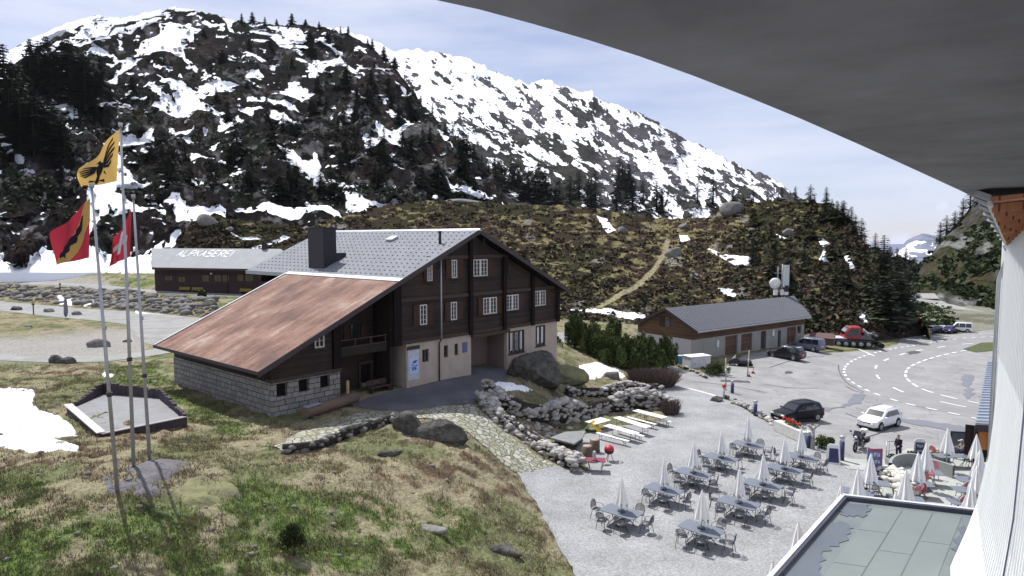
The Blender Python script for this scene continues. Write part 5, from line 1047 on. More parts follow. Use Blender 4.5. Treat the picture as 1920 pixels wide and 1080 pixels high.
# ================================================================ terrace furniture
M_STEEL = mat('dark_grey_steel', (0.10, 0.105, 0.12), 0.5, 0.3, col2=(0.07, 0.075, 0.09), ns=6)
M_TTOP = mat('blue_grey_table_mesh', (0.155, 0.175, 0.215), 0.55, 0.1, col2=(0.12, 0.14, 0.175), ns=12)
M_CANV = mat('white_canvas', (0.86, 0.86, 0.85), 0.85, col2=(0.80, 0.80, 0.80), ns=3)
M_POLE = mat('pale_pole', (0.55, 0.55, 0.54), 0.5, ns=2)
M_RED = mat('faded_red_plastic', (0.24, 0.04, 0.065), 0.5, col2=(0.16, 0.02, 0.045), ns=5); M_PINK = mat('pink_seat_back', (0.50, 0.20, 0.23), 0.55, col2=(0.42, 0.15, 0.18), ns=5); M_DRED = mat('dark_red_seat', (0.14, 0.02, 0.05), 0.6)
def mk_chair(name, label, group, ms, mb_, mesh=True):
    t = thing(name, label, 'chair', group=group); r = 0.014
    s = MB().lathe([(0.02, 0.44), (0.19, 0.44), (0.22, 0.452), (0.22, 0.462), (0.02, 0.462)], n=14); s.build('seat', ms, t)
    b = MB(); pts = []
    for k in range(11):
        a = math.pi*k/10; pts.append(Vector((-0.20*math.cos(a)*1.05, 0.21+0.05*math.sin(a), 0.52+0.33*math.sin(a)**0.7)))
    b.tube([Vector((-0.21, 0.18, 0.45))]+pts+[Vector((0.21, 0.18, 0.45))], r, 6)
    if mesh:
        for k in range(1, 8):
            x = -0.20+0.05*k; zt = 0.52+0.33*max(0, 1-(x/0.21)**2)**0.4; b.bar((x, 0.20, 0.5), (x, 0.25, zt), 0.018, 0.012)
        for z in (0.56, 0.63, 0.70, 0.77): w = 0.19 if z < 0.75 else 0.15; b.bar((-w, 0.225, z), (w, 0.225, z), 0.012, 0.018)
    else:
        b.prism([(p.x*0.98, p.y, p.z) for p in pts], (0, 0.02, 0))
    b.build('backrest', mb_, t)
    for sx in (-1, 1):
        for sy in (-1, 1): MB().tube([(sx*0.17, sy*0.15, 0.45), (sx*0.22, sy*0.23, 0.0)], r, 6).build('leg', M_STEEL, t)
        MB().tube([(sx*0.20, 0.2, 0.62), (sx*0.25, 0.05, 0.66), (sx*0.24, -0.16, 0.63), (sx*0.2, -0.17, 0.45)], 0.012, 6).build('armrest', M_STEEL, t)
    return t
def mk_table(name, label, group, L_=1.65, Wd=0.95, top=None):
    t = thing(name, label, 'table', group=group)
    c = MB(); pts = []
    for cx, cy, a0 in ((1, 1, 0), (-1, 1, 90), (-1, -1, 180), (1, -1, 270)):
        for k in range(4): a = math.radians(a0+30*k); pts.append(((L_/2-0.12)*cx+0.12*math.cos(a), (Wd/2-0.12)*cy+0.12*math.sin(a), 0.72))
    c.prism(pts, (0, 0, 0.03)).build('tabletop', top or M_TTOP, t)
    for sx in (-1, 1):
        for sy in (-1, 1): MB().tube([(sx*0.34, sy*0.22, 0.70), (sx*0.28, sy*0.18, 0.35), (sx*0.5, sy*0.33, 0.0)], 0.02, 6).build('leg', M_STEEL, t)
    MB().bar((-0.32, 0, 0.34), (0.32, 0, 0.34), 0.03).bar((0, -0.2, 0.34), (0, 0.2, 0.34), 0.03).bar((-0.6, 0, 0.705), (0.6, 0, 0.705), 0.04).build('stretcher', M_STEEL, t)
    MB().lathe([(0.16, 0.755), (0.17, 0.80), (0.13, 0.81), (0.05, 0.81)], n=12).build('centre_disc', M_STEEL, t)  # dark raised disc in the middle of the tabletop
    return t
def mk_parasol(name, label, group, h=2.58):
    t = thing(name, label, 'parasol', group=group)
    MB().tube([(0, 0, 0.05), (0, 0, h)], 0.022, 8).build('pole', M_POLE, t)
    MB().lathe([(0.26, 0.0), (0.27, 0.05), (0.08, 0.08), (0.04, 0.2), (0.02, 0.2)], n=14).build('base', M_STEEL, t)
    c = MB(); n = 24; z0 = h-1.36; V = []; rings = [(0.02, h+0.02), (0.05, h-0.12), (0.115, h-0.42), (0.19, h-0.8), (0.255, h-1.1), (0.30, z0)]
    for i, (r, z) in enumerate(rings):
        for k in range(n):
            fold = (0.62 if k % 3 == 0 else 1.0 if k % 3 == 1 else 1.14) if i > 1 else 1.0; zz = z-(0.10 if (i == 5 and k % 3 == 2) else 0)+(0.05 if (i == 5 and k % 3 == 0) else 0)
            a = 2*math.pi*(k+0.15*math.sin(i*2.1))/n; V.append((r*fold*math.cos(a), r*fold*math.sin(a), zz))
    c.add(V, [(i*n+k, i*n+(k+1) % n, (i+1)*n+(k+1) % n, (i+1)*n+k) for i in range(5) for k in range(n)]); c.build('canopy', M_CANV, t)
    MB().tube([(0, 0, h), (0, 0, h+0.08)], [0.02, 0.006], 6).build('finial', M_POLE, t)
    return t
ORD = ['nearest', 'second', 'third', 'fourth', 'farthest']
TR = math.radians(-41)
rows = [[(1165,957),(1244,917),(1300,887),(1352,858),(1402,832)],[(1315,993),(1385,945),(1430,911),(1470,881),(1501,856)]]
side = ['left', 'right']
T0 = mk_table('garden_table', 'x', 'steel tables on the gravel terrace'); C0_ = mk_chair('garden_chair', 'x', 'steel mesh chairs on the gravel terrace', M_STEEL, M_STEEL); U0 = mk_parasol('parasol', 'x', 'closed white parasols')
used = {}
def place(proto, loc, rz, label, group=None, sc_=1.0):
    o = proto if proto.name not in used else copy_tree(proto)
    if o is proto: used[proto.name] = 1
    o.location = loc; o.rotation_euler = (0, 0, rz); o.scale = (sc_,)*3; o['label'] = label
    if group: o['group'] = group
    return o
seats = [(-0.42, -0.72, 0, 'near side, left seat'), (0.38, -0.74, 0, 'near side, right seat'), (-0.36, 0.76, math.pi, 'far side, left seat'), (0.45, 0.74, math.pi, 'far side, right seat'), (1.12, 0.0, math.pi/2, 'right-hand end seat'), (-1.1, 0.05, -math.pi/2, 'left-hand end seat')]
rj = random.Random(11)
for r in range(2):
    for i, (px, py) in enumerate(rows[r]):
        c = P(px, py, 0.73); c.z = g(c.x, c.y)+0.02; ca, sa = math.cos(TR), math.sin(TR)
        place(T0, c, TR+rj.uniform(-0.05, 0.05), f'{ORD[i]} blue-grey steel table in the {side[r]} row on the gravel', None, 1.25).scale.z = 1.05
        place(U0, c, rj.uniform(0, 6), f'closed white parasol rising from the {ORD[i]} table of the {side[r]} row on the gravel', None, 1.0).scale = (rj.uniform(1.05, 1.25), rj.uniform(1.05, 1.25), rj.uniform(.98, 1.06))
        for k, (x, y, a, nm) in enumerate(seats):
            if (r, i, k) in ((0, 3, 4), (0, 1, 5), (1, 0, 5), (1, 3, 5), (0, 4, 5), (1, 4, 1)): continue
            x = x*1.25+rj.uniform(-0.12, 0.12); y = y*1.22+rj.uniform(-0.14, 0.10); p = Vector((c.x+ca*x-sa*y, c.y+sa*x+ca*y, 0)); p.z = g(p.x, p.y)+0.02
            place(C0_, p, TR+a+math.pi+rj.uniform(-0.3, 0.3), f'grey mesh chair at the {ORD[i]} table of the {side[r]} gravel row, {nm}', None, 1.2)
# paved strip by the lodge with red chairs
M_PAVE = gravmat('pale_terrace_paving', (0.40, 0.41, 0.38), (0.32, 0.33, 0.31), s=5, bump=0.2, patch=0.15)
drape('terrace_paving', wp([(1545,850),(1600,862),(1665,862),(1700,842),(1880,842),(1890,900),(1860,1010),(1700,1000),(1640,960),(1655,905),(1640,885),(1590,880)]), M_PAVE, 0.045, 1.0)
RC = mk_chair('red_chair', 'x', 'red chairs by the lodge', M_RED, M_PINK, mesh=False)
side_t = [((1776,843), 0.1, 'table where the man in a cap sits'), ((1822,843), 0.1, 'table beside the canopy, right of the seated man'), ((1738,880), -0.25, 'table in front of the curved concrete wall'), ((1718,905), -0.25, 'table beside the pale stacked stone wall'), ((1700,937), -0.25, 'table just behind the annex parapet, left of the aisle'), ((1637,905), -0.4, 'grey table between the gravel and the stacked stone wall'), ((1606,925), -0.6, 'grey table by the annex corner'),
 ((1822,893), -0.1, 'wall-side table, farthest of three by the lodge'), ((1818,915), -0.1, 'wall-side table, middle of three by the lodge'), ((1812,940), -0.1, 'wall-side table, nearest the annex')]
for (px, py), a, nm in side_t:
    c = P(px, py, 0.75); c.z = g(c.x, c.y)+0.05; place(T0, c, a, nm if len(nm.split()) < 17 else nm, 'tables by the lodge', 1.05)
for (px, py), nm in (((1778,793), 'closed parasol farthest from the lodge wall, over the seated man'), ((1832,805), 'closed parasol in front of the orange boards'), ((1738,827), 'closed parasol beside the white standing sign'), ((1722,848), 'closed parasol in front of the curved concrete wall'), ((1699,882), 'closed parasol at the table beside the stacked stones'), ((1680,925), 'small tip of a closed parasol just above the parapet'),
    ((1633,852), 'closed parasol beside the blue and red banner'), ((1609,882), 'closed parasol at the annex corner'), ((1577,913), 'closed parasol half hidden behind the annex corner'), ((1497,982), 'closed parasol half hidden by the annex roof edge'), ((1838,838), 'closed parasol by the lodge wall, farthest of three'), ((1833,870), 'closed parasol by the lodge wall, middle of three'), ((1822,905), 'closed parasol by the lodge wall, nearest of three'), ((1449,1058), 'closed parasol at the bottom edge of the photo by the annex')):
    c = P(px, py, 2.9); c.z = g(c.x, c.y)+0.05; place(U0, c, rj.uniform(0, 6), nm, None, 1.0).scale = (1.35, 1.35, 1.12)
for (px, py), a, nm in (((1748,876), 2.2, 'beside the curved concrete wall'), ((1707,897), 0.4, 'left one in front of the middle table'), ((1728,897), 0.1, 'with a round back, centre of the paved terrace'), ((1737,893), 1.7, 'turned sideways next to the middle table'), ((1689,930), 0.4, 'lower left, just over the parapet'), ((1712,927), 0.1, 'with a round back just over the parapet'), ((1722,925), 1.5, 'turned sideways just over the parapet'),
    ((1835,883), 0.2, 'nearest the lodge wall at the far table'), ((1832,905), 1.3, 'turned towards the lodge wall'), ((1808,913), 0.1, 'left at the middle wall-side table'), ((1829,914), -0.2, 'right at the middle wall-side table'), ((1797,944), 0.3, 'lowest by the parapet, near the lodge wall'), ((1824,940), 0.1, 'lowest and closest to the lodge wall'), ((1755,838), -1.3, 'at the seated man\'s table, left end'), ((1818,850), 0.6, 'behind the seated man'), ((1845,845), 0.2, 'beside the canopy post')):
    c = P(px, py, 0.5); c.z = g(c.x, c.y)+0.05; o = place(RC, c, a+math.pi, 'red chair '+nm, None, 1.3)
for (px, py), a in (((1620,918), 0.4), ((1645,925), 0.1), ((1625,938), 0.6)):
    c = P(px, py, 0.4); c.z = g(c.x, c.y)+0.05; place(C0_, c, a, {1620: 'grey chair at the table by the banner, left one', 1645: 'grey chair at the table by the banner, right one', 1625: 'grey chair nearest the annex corner parasol'}[px], 'grey chairs on the paving')
# white beer tables and benches
M_WTOP = mat('white_bench_board', (0.80, 0.78, 0.72), 0.6, col2=(0.68, 0.66, 0.60), ns=3)
def mk_plank(name, label, cat, L_, W_, h):
    t = thing(name, label, cat); MB().box((0, 0, h-0.02), (L_, W_, 0.04)).build('tabletop' if cat == 'table' else 'seat', M_WTOP, t, bevel=0.01)
    for s in (-1, 1):
        x = s*(L_/2-0.35)
        MB().tube([(x, -W_*0.4, h-0.04), (x, -W_*0.42, 0)], 0.016, 6).tube([(x, W_*0.4, h-0.04), (x, W_*0.42, 0)], 0.016, 6).bar((x, -W_*0.41, h*0.45), (x, W_*0.41, h*0.45), 0.025).bar((x, 0, h*0.45), (x-s*0.4, 0, h-0.05), 0.02).build('leg_frame', M_STEEL, t)
    return t
def plank_at(pa, pb, h, W_, name, label, cat, group):
    a, b = P(*pa, h), P(*pb, h); L_ = (b-a).length; t = mk_plank(name, label, cat, L_, W_, h); m = (a+b)/2; t.location = (m.x, m.y, g(m.x, m.y)+0.02); t.rotation_euler = (0, 0, math.atan2(b.y-a.y, b.x-a.x)); t['group'] = group; return t
for pa, pb, k, nm in (((1137,792),(1194,808),'t','nearest white beer table, beside the yellow toy tent'),((1156,777),(1216,796),'t','middle white beer table of the three'),((1191,765),(1247,779),'t','farthest white beer table, by the end of the dry-stone wall'),((1119,807),(1179,823),'b','white bench in front of all the beer tables, nearest one'),
    ((1155,796),(1207,813),'b','white bench behind the nearest beer table'),((1176,777),(1230,791),'b','white bench between the middle and farthest beer tables'),((1205,772),(1258,787),'b','white bench in front of the farthest beer table')):
    if k == 't': plank_at(pa, pb, 0.76, 0.75, 'beer_table', nm, 'table', 'white beer tables')
    else: plank_at(pa, pb, 0.46, 0.3, 'beer_bench', nm, 'bench', 'white beer benches')
o = plank_at((1106,788),(1136,780), 0.7, 1.1, 'play_table', 'grey topped low table behind the yellow toy tent', 'table', None); del o['group']
# toy tent
c = G(1110, 809); t = thing('toy_tent', 'yellow and green A-frame toy tent among the white benches', 'toy', c, -0.4)
MB().prism([(-0.7, -0.45, 0), (-0.62, -0.45, 0), (0.04, -0.45, 0.85), (-0.04, -0.45, 0.85)], (0, 0.8, 0)).build('panel', mat('pale_green', (0.45, 0.72, 0.45), 0.6), t); MB().prism([(0.75, -0.45, 0), (0.67, -0.45, 0), (-0.04, -0.45, 0.853), (0.04, -0.45, 0.853)], (0, 0.8, 0)).build('panel', mat('toy_yellow', (0.75, 0.52, 0.04), 0.6), t)
# ---------------------------------------------------------------- rocks
M_ROCK = mat('granite', (0.26, 0.25, 0.235), 0.9, col2=(0.10, 0.095, 0.09), ns=1.6, nc=0.4, bump=0.9, bs=5, bd=0.08)
M_ROCKD = mat('dark_rock', (0.15, 0.145, 0.13), 0.9, col2=(0.035, 0.032, 0.03), ns=2.0, nc=0.5, bump=1.0, bs=5, bd=0.2)
M_ROCKP = mat('pale_wall_stone', (0.54, 0.52, 0.49), 0.9, col2=(0.15, 0.14, 0.135), ns=1.7, nc=0.5, bump=0.7, bs=9, bd=0.04)
M_MOSS = mat('mossy_rock', (0.24, 0.24, 0.11), 0.95, col2=(0.09, 0.085, 0.07), ns=0.9, nc=0.35, bump=0.9, bs=5, bd=0.08)
def ico(sub):
    bm = bmesh.new(); bmesh.ops.create_icosphere(bm, subdivisions=sub, radius=1); V = np.array([v.co[:] for v in bm.verts]); Fc = np.array([[v.index for v in f.verts] for f in bm.faces]); bm.free(); return V, Fc
ICO1, ICO2, ICO3, ICO4 = ico(1), ico(2), ico(3), ico(5)
def rockV(V, seed, size, freq=1.1, amp=0.45, facet=True):
    n = fbm(V[:, 0]*freq+seed*3.1, V[:, 1]*freq+seed, V[:, 2]*freq, o=4, s=int(seed) % 50)-0.5
    n = n+0.22*(ridged(V[:, 0]*3+seed, V[:, 1]*3, V[:, 2]*3, 4, 3)-0.6)
    W = V*(1+amp*2*n)[:, None]
    if facet:
        rg = np.random.default_rng(int(seed)+5)
        for _ in range(14):
            d = rg.normal(size=3); d /= np.linalg.norm(d); q = W@d; lim = 0.55+0.3*rg.random(); W = W-np.maximum(q-lim, 0)[:, None]*d*0.92
    return W*np.array(size)
def boulder(name, px, py, size, label, m=None, seed=1, rz=0.0, sink=0.35, cat='boulder', group=None, sub=ICO3, at=None, amp=0.35):
    V, Fc = sub; W = rockV(V, seed, size, amp=amp); c, s = math.cos(rz), math.sin(rz); W = W@np.array([[c, s, 0], [-s, c, 0], [0, 0, 1]])
    o = np_mesh(name, W, Fc, m or M_ROCK, sub is not ICO2); p = at or G(px, py); o.location = (p.x, p.y, p.z+size[2]*(1-sink*2)*0.5); tag(o, label, cat, group); return o
boulder('boulder', 1002, 713, (2.6, 2.1, 2.0), 'huge dark rounded boulder in front of the chalet windows', M_ROCKD, 4, 0.3, 0.25, sub=ICO4, amp=0.25)
boulder('boulder', 1064, 712, (2.4, 1.6, 1.25), 'mossy lump joined to the right of the huge dark boulder', M_MOSS, 9, 0.2, 0.25, sub=ICO4)
boulder('boulder', 768, 812, (1.2, 0.8, 1.15), 'left of two dark rocks at the bend of the cobble path', M_ROCKD, 12); boulder('boulder', 824, 824, (1.7, 0.8, 1.1), 'right, larger of two dark rocks at the bend of the cobble path', M_ROCKD, 17, 0.15, sub=ICO4)
boulder('boulder', 736, 851, (0.9, 0.25, 0.22), 'thin tilted slab in the brown grass below the path wall', M_ROCKD, 21, 0.5); boulder('boulder', 792, 994, (1.3, 0.4, 0.25), 'long flat grey stone in the green meadow', M_ROCK, 23, -0.1)
boulder('boulder', 940, 1035, (1.1, 0.5, 0.4), 'dark mossy stone low in the foreground meadow', M_ROCKD, 26, -0.3, 0.4); boulder('boulder', 1112, 775, (1.6, 0.8, 0.75), 'grey green rock beneath the long dry-stone wall', M_ROCK, 31, -0.2)
boulder('boulder', 1150, 710, (1.0, 0.8, 0.9), 'pale rock standing in the snow behind the walls', M_ROCK, 33); boulder('boulder', 1188, 712, (1.2, 0.8, 0.5), 'low pale rock beside the bare brown bush', M_ROCK, 34)
boulder('boulder', 1036, 797, (0.9, 0.6, 0.5), 'brown rock inside the sunken garden corner', M_ROCKD, 35)
for i, (px, py, s_, lb) in enumerate(((31,581,1.1,'dark square boulder by the road at the far left'),(92,585,1.0,'light and dark boulder beside the road, left of the stone pillar'),(146,590,1.0,'boulder right beside the stone pillar'),(186,650,1.5,'largest stone on the grass strip between road and track'),(240,641,0.6,'small stone at the tip of the grass strip'),(110,680,1.1,'left of two dark stones at the track edge'),(128,681,0.9,'right of two dark stones at the track edge'),(53,614,0.7,'small dark stone in the middle of the roadside meadow'),(378,582,2.4,'big dark rock in the bank beside the rusty roof edge'))):
    boulder('boulder', px, py, (s_, s_*0.7, s_*0.6), lb, M_ROCKD if i in (0, 8, 5, 6) else M_ROCK, 40+i)
# granite dome under the flagpoles
def outcrop(name, pxs, h, label, m, seed, stepped=0.0):
    """bedrock breaking the turf: its own surface rising out of the ground"""
    w = wp(pxs); X = [p[0] for p in w]; Y = [p[1] for p in w]; nx, ny = int((max(X)-min(X)+2)/.12), int((max(Y)-min(Y)+2)/.12); x, y = np.meshgrid(min(X)-1+np.arange(nx)*.12, min(Y)-1+np.arange(ny)*.12, indexing='ij')
    sd_ = sdist(w, x, y, 3.0)+0.5*(fbm(x*1.1, y*1.1, o=3, s=seed)-.5); r_ = ridged(x*.7, y*.7, x*0, 4, seed); k = fbm(x*3, y*3, o=4, s=seed+1)
    z = gz(x, y)-.22+h*sst(-.35, .5, sd_)*(.75+.35*sst(0, 2, sd_))+(r_-.6)*.45*sst(-.3, .6, sd_)+(k-.5)*.12
    return tag(np_mesh(name, np.stack([x, y, z], -1).reshape(-1, 3), grid_faces(nx, ny), m, True), label, 'rock')
M_OUTC = mat('outcrop', (0.185, 0.18, 0.19), 0.9, col2=(0.085, 0.08, 0.085), ns=2.0, nc=0.3, bump=1.0, bs=7, bd=0.08)
outcrop('rock_outcrop', [(172,905),(190,888),(240,872),(300,862),(362,868),(366,884),(340,900),(330,925),(292,940),(250,938),(205,930),(178,918)], .38, 'low rough grey bedrock breaking the turf beneath the three flagpoles', M_OUTC, 61)
outcrop('rock_outcrop', [(318,925),(345,898),(380,895),(430,905),(462,920),(458,940),(420,948),(385,955),(340,948)], .5, 'yellow mossed bedrock sloping away right of the flagpoles', M_MOSS, 63)
M_CORE = mat('wall_gaps', (0.05, 0.042, 0.038), 0.95, ns=4)
def drystone(name, pxs, width, height, label, m, seed, n_per=5.0, base=None, jit=0.25, sz=0.21, lean=0):
    """a wall of many separate-looking stones fused in one mesh"""
    pts = resample(spline([G(*p) for p in pxs], 10), 0.1); rg = np.random.default_rng(seed); V, Fc = ICO1; VS, FS_ = [], []; b = 0
    L_ = len(pts)*0.1; N = int(L_*n_per*max(1, height/0.35)*max(1.3, width/0.35))
    for k in range(N):
        i = rg.integers(1, len(pts)-1); p = pts[i]; d = (pts[i+1]-pts[i-1]); d.z = 0; d.normalize(); n = Vector((-d.y, d.x, 0))
        side_ = rg.random(); hgt = height*(0.85+0.3*math.sin(i*0.07+seed)); w = rg.uniform(-1, 1)*width/2
        z = hgt*rg.random()**0.8 if abs(w) > width*0.22 else hgt*rg.uniform(0.72, 1.05)
        s_ = rg.choice([0.5, 0.7, 0.9, 1.1, 1.35, 1.7], p=[.2, .2, .2, .2, .12, .08])*sz; size = (s_*rg.uniform(0.9, 1.6), s_*rg.uniform(0.8, 1.2), s_*rg.uniform(0.5, 0.85))
        W = V*(1+rg.normal(size=(len(V), 1))*0.17)*np.array(size); a = math.atan2(d.y, d.x)+rg.normal()*0.5; c, s = math.cos(a), math.sin(a); W = W@np.array([[c, s, 0], [-s, c, 0], [0, 0, 1]])
        W += np.array([p.x+n.x*w, p.y+n.y*w, g(p.x, p.y)+z]); VS.append(W); FS_.append(Fc+b); b += len(V)
    core = MB()
    for i in range(0, len(pts)-6, 5):
        a, c_ = pts[i], pts[i+5]; core.bar(Vector((a.x, a.y, g(a.x, a.y)+height*0.40)), Vector((c_.x, c_.y, g(c_.x, c_.y)+height*0.36)), width*0.72, height*0.80)
    Vc = np.array(core.v); Fq = np.array(core.f); Ft = np.concatenate([Fq[:, [0, 1, 2]], Fq[:, [0, 2, 3]]])
    VS.append(Vc); FS_.append(Ft+b)
    o = np_mesh(name, np.concatenate(VS), np.concatenate(FS_), m); o.data.materials.append(M_CORE); nf = sum(len(f_) for f_ in FS_); mi = np.zeros(nf, np.int32); mi[nf-len(Ft):] = 1; o.data.polygons.foreach_set('material_index', mi); tag(o, label, 'wall'); return o
drystone('dry_stone_wall', [(905,752),(925,778),(960,803),(1000,832),(1045,862),(1092,884)], 1.15, 0.75, 'pale dry-stone wall running down beside the cobble path', M_ROCKP, 1, 7, sz=0.2)
drystone('dry_stone_wall', [(905,752),(945,768),(990,786),(1060,790),(1120,777),(1190,767),(1262,771)], 0.85, 1.55, 'long dry-stone wall shading the sunken garden behind the white benches', M_ROCKP, 2, 5.5, sz=0.2)
drystone('dry_stone_wall', [(1062,742),(1100,743),(1160,739),(1243,733)], 0.8, 0.95, 'shorter dry-stone wall behind the long one, near the pines', M_ROCKP, 3, 5, sz=0.19)
drystone('stone_kerb_wall', [(530,850),(590,843),(650,822),(700,804),(742,788)], 0.35, 0.62, 'low retaining wall along the lower edge of the cobble path', M_ROCK, 4, 5, sz=0.16)
drystone('stone_border', [(1375,752),(1420,778),(1470,806),(1500,824)], 0.7, 0.3, 'pale stone border between gravel terrace and car park', M_ROCKP, 5, 5, sz=0.2)
drystone('stacked_stone_wall', [(1657,897),(1672,908),(1690,925),(1700,950)], 0.9, 1.0, 'pale layered stone wall with tufts of green beside the banner', mat('cream_stone', (0.62, 0.61, 0.55), 0.9, col2=(0.42, 0.42, 0.38), ns=3), 6, 6, sz=0.2)
# log trough, post and stump things by the chalet
tr = [G(572, 789), G(668, 757)]; d = tr[1]-tr[0]; t = thing('log_trough', 'long hollowed log water trough before the stone base of the chalet', 'trough', tr[0], math.atan2(d.y, d.x)); Lt = d.length
M_LOGB = mat('weathered_log', (0.20, 0.14, 0.11), 0.85, col2=(0.11, 0.08, 0.07), ns=3, stretch=(0.4, 3, 3), bump=0.4)
MB().tube([(0, 0, 0.5), (Lt, 0, 0.5)], 0.36, 14).build('trunk', M_LOGB, t); MB().box((0.7, 0, 0.87), (1.3, 0.5, 0.04)).build('lid', mat('grey_lid', (0.30, 0.30, 0.36), 0.6), t)
MB().tube([(Lt*0.93, 0.45, -0.2), (Lt*0.93, 0.45, 1.7)], 0.11, 8).build('spout_post', mat('yellow_wood', (0.42, 0.30, 0.16), 0.8), t)
for x in (0.5, Lt-0.6): MB().box((x, 0, 0.08), (0.3, 0.8, 0.25)).build('rest', M_ROCKD, t)
c = G(712, 735); t = thing('timber_bench', 'dark timber bench under the chalet balcony', 'bench', c, FC.rz); MB().box((0, 0, 0.45), (2.0, 0.5, 0.08)).build('seat', M_BEAM2, t); MB().box((0, 0.28, 0.75), (2.0, 0.06, 0.4)).build('backrest', M_BEAM2, t)
for s in (-0.8, 0.8): MB().box((s, 0, 0.2), (0.1, 0.4, 0.42)).build('leg', M_BEAM2, t)
c = G(681, 728); t = thing('flower_tub', 'pale tub beside the dark chalet door', 'tub', c); MB().lathe([(0.25, 0), (0.38, 0.5), (0.34, 0.5), (0.05, 0.42)], n=12).build('tub', M_ROCK, t)
# sandbox
sb_ = [P(348, 793, 4.05), P(190, 826, 4.15), P(128, 771, 4.15), P(193, 742, 4.1), P(300, 752, 4.05)]
cen = sum(sb_, Vector())/5; t = thing('sandbox', 'wooden-edged sandbox frame with a jagged palisade back, beside the flagpoles', 'sandbox', (cen.x, cen.y, 4.0))
M_PAL = mat('charred_palisade', (0.085, 0.07, 0.075), 0.85, col2=(0.04, 0.033, 0.04), ns=3, stretch=(3, 3, 0.6)); q = [p-Vector((cen.x, cen.y, 4.0)) for p in sb_]
def rail(a, b, h, w, nm, m): MB().bar(a+Vector((0, 0, h/2-0.3)), b+Vector((0, 0, h/2-0.3)), w, h+0.2).build(nm, m, t)
rail(q[0], q[1], 0.55, 0.16, 'edge_board', M_PAL); rail(q[1], q[2], 0.55, 0.16, 'edge_board', M_PAL)
MB().bar(q[0]+Vector((0, 0, 0.385)), q[1]+Vector((0, 0, 0.385)), 0.34, 0.05).build('top_board', mat('greyed_board', (0.36, 0.33, 0.35), 0.8), t); MB().bar(q[1]+Vector((0, 0, 0.44)), q[2]+Vector((0, 0, 0.44)), 0.42, 0.05).build('top_board', mat('pale_board', (0.62, 0.58, 0.60), 0.8), t)
pr = random.Random(2)
for (a, b, h0, h1, nn) in ((q[2], q[3], 0.3, 1.05, 10), (q[3], q[4], 1.1, 0.75, 14), (q[4], q[0], 0.95, 0.45, 11)):
    for k in range(nn):
        p = a.lerp(b, (k+0.5)/nn); h = h0+(h1-h0)*k/nn+pr.uniform(-0.1, 0.1); w = (b-a).length/nn; MB().box((p.x, p.y, h/2-0.25), (w*0.96, 0.2, h+0.5), rz=math.atan2(b.y-a.y, b.x-a.x)+pr.uniform(-.1, .1)).build('palisade_log', M_PAL, t)
sd = [p.lerp(Vector((0, 0, p.z)), 0.04) for p in q]; MB().prism([(p.x, p.y, 0.26) for p in sd], (0, 0, -0.5)).build('sand', mat('grey_sand', (0.27, 0.275, 0.28), 0.95, col2=(0.20, 0.20, 0.205), ns=2, bump=0.8, bd=0.05), t)
# ---------------------------------------------------------------- flagpoles and flags
M_ALU = mat('brushed_pole', (0.42, 0.42, 0.45), 0.4, 0.5, ns=2)
def flagpole(bpx, tpx, label):
    b = G(*bpx); a = Vector((b.x, b.y)); r = Vector(ray(*tpx)); tt = b.y/r.y; top = Vector((0, 0, H))+r*tt
    t = thing('flagpole', label, 'flagpole', b, group='flagpoles on the rock'); d = top-b; MB().tube([(0, 0, -0.3), d], [0.085, 0.045], 10).build('pole', M_ALU, t)
    MB().tube([d, d+Vector((0, 0, 0.18))], 0.09, 10).build('cap', M_ALU, t); k = d*0.33; MB().tube([k-Vector((0, 0, 0.08)), k+Vector((0, 0, 0.08))], 0.11, 10).build('clamp', M_EDGE, t)
    for f_ in (0.55, 0.8): k = d*f_; MB().box((k.x+0.07, k.y-0.05, k.z), (0.1, 0.1, 0.16)).build('fitting', M_ALU, t)
    return b, top
fA = flagpole((221,924), (172,352), 'left flagpole, carrying the red and yellow striped bear flag'); fB = flagpole((251,880), (226,238), 'middle and tallest flagpole, flying the yellow eagle flag'); fC = flagpole((281,863), (250,372), 'right flagpole, carrying the limp red flag with a white cross')
class Flag:
    """cloth patch: s = 0..1 from pole to fly, t = 0..1 downwards, corners given in the picture and put at the pole's distance"""
    def __init__(s, depth, tl, tr, bl, br, wob=0.12, ph=0.0, fold=0.0):
        s.c = [Vector((0, 0, H))+Vector(ray(*p))*depth for p in (tl, tr, bl, br)]; s.wob = wob; s.ph = ph; s.fold = fold
    def p(s, u, v, off=0.0):
        a = s.c[0].lerp(s.c[1], u); b = s.c[2].lerp(s.c[3], u); q = a.lerp(b, v)
        return q+Vector((0, -1, 0))*(s.wob*u**0.6*math.sin(7*u+3*v+s.ph)*1.6+s.fold*math.sin(14*u+s.ph)*u-off)+Vector((0, 0, s.wob*0.35*u*math.sin(9*u+s.ph)))
    def poly(s, pts, name, m, parent, off=0.012, both=True):
        mb = MB()
        # fine grid cells whose centre lies in the outline
        for sgn in ((-1, 1) if both else (0,)):
            P_ = np.array(pts); n = 46; us = np.linspace(P_[:, 0].min(), P_[:, 0].max(), n); vs = np.linspace(P_[:, 1].min(), P_[:, 1].max(), n)
            cu, cv = (us[:-1]+us[1:])/2, (vs[:-1]+vs[1:])/2; UU, VV = np.meshgrid(cu, cv, indexing='ij'); ins = sdist([(a*100, b*100) for a, b in pts], UU*100, VV*100, 3) > 0
            for i in range(n-1):
                for j in range(n-1):
                    if ins[i, j]: mb.add([s.p(us[i], vs[j], off*sgn), s.p(us[i+1], vs[j], off*sgn), s.p(us[i+1], vs[j+1], off*sgn), s.p(us[i], vs[j+1], off*sgn)], [(0, 1, 2, 3)], True)
        return mb.build(name, m, parent, fixn=False)
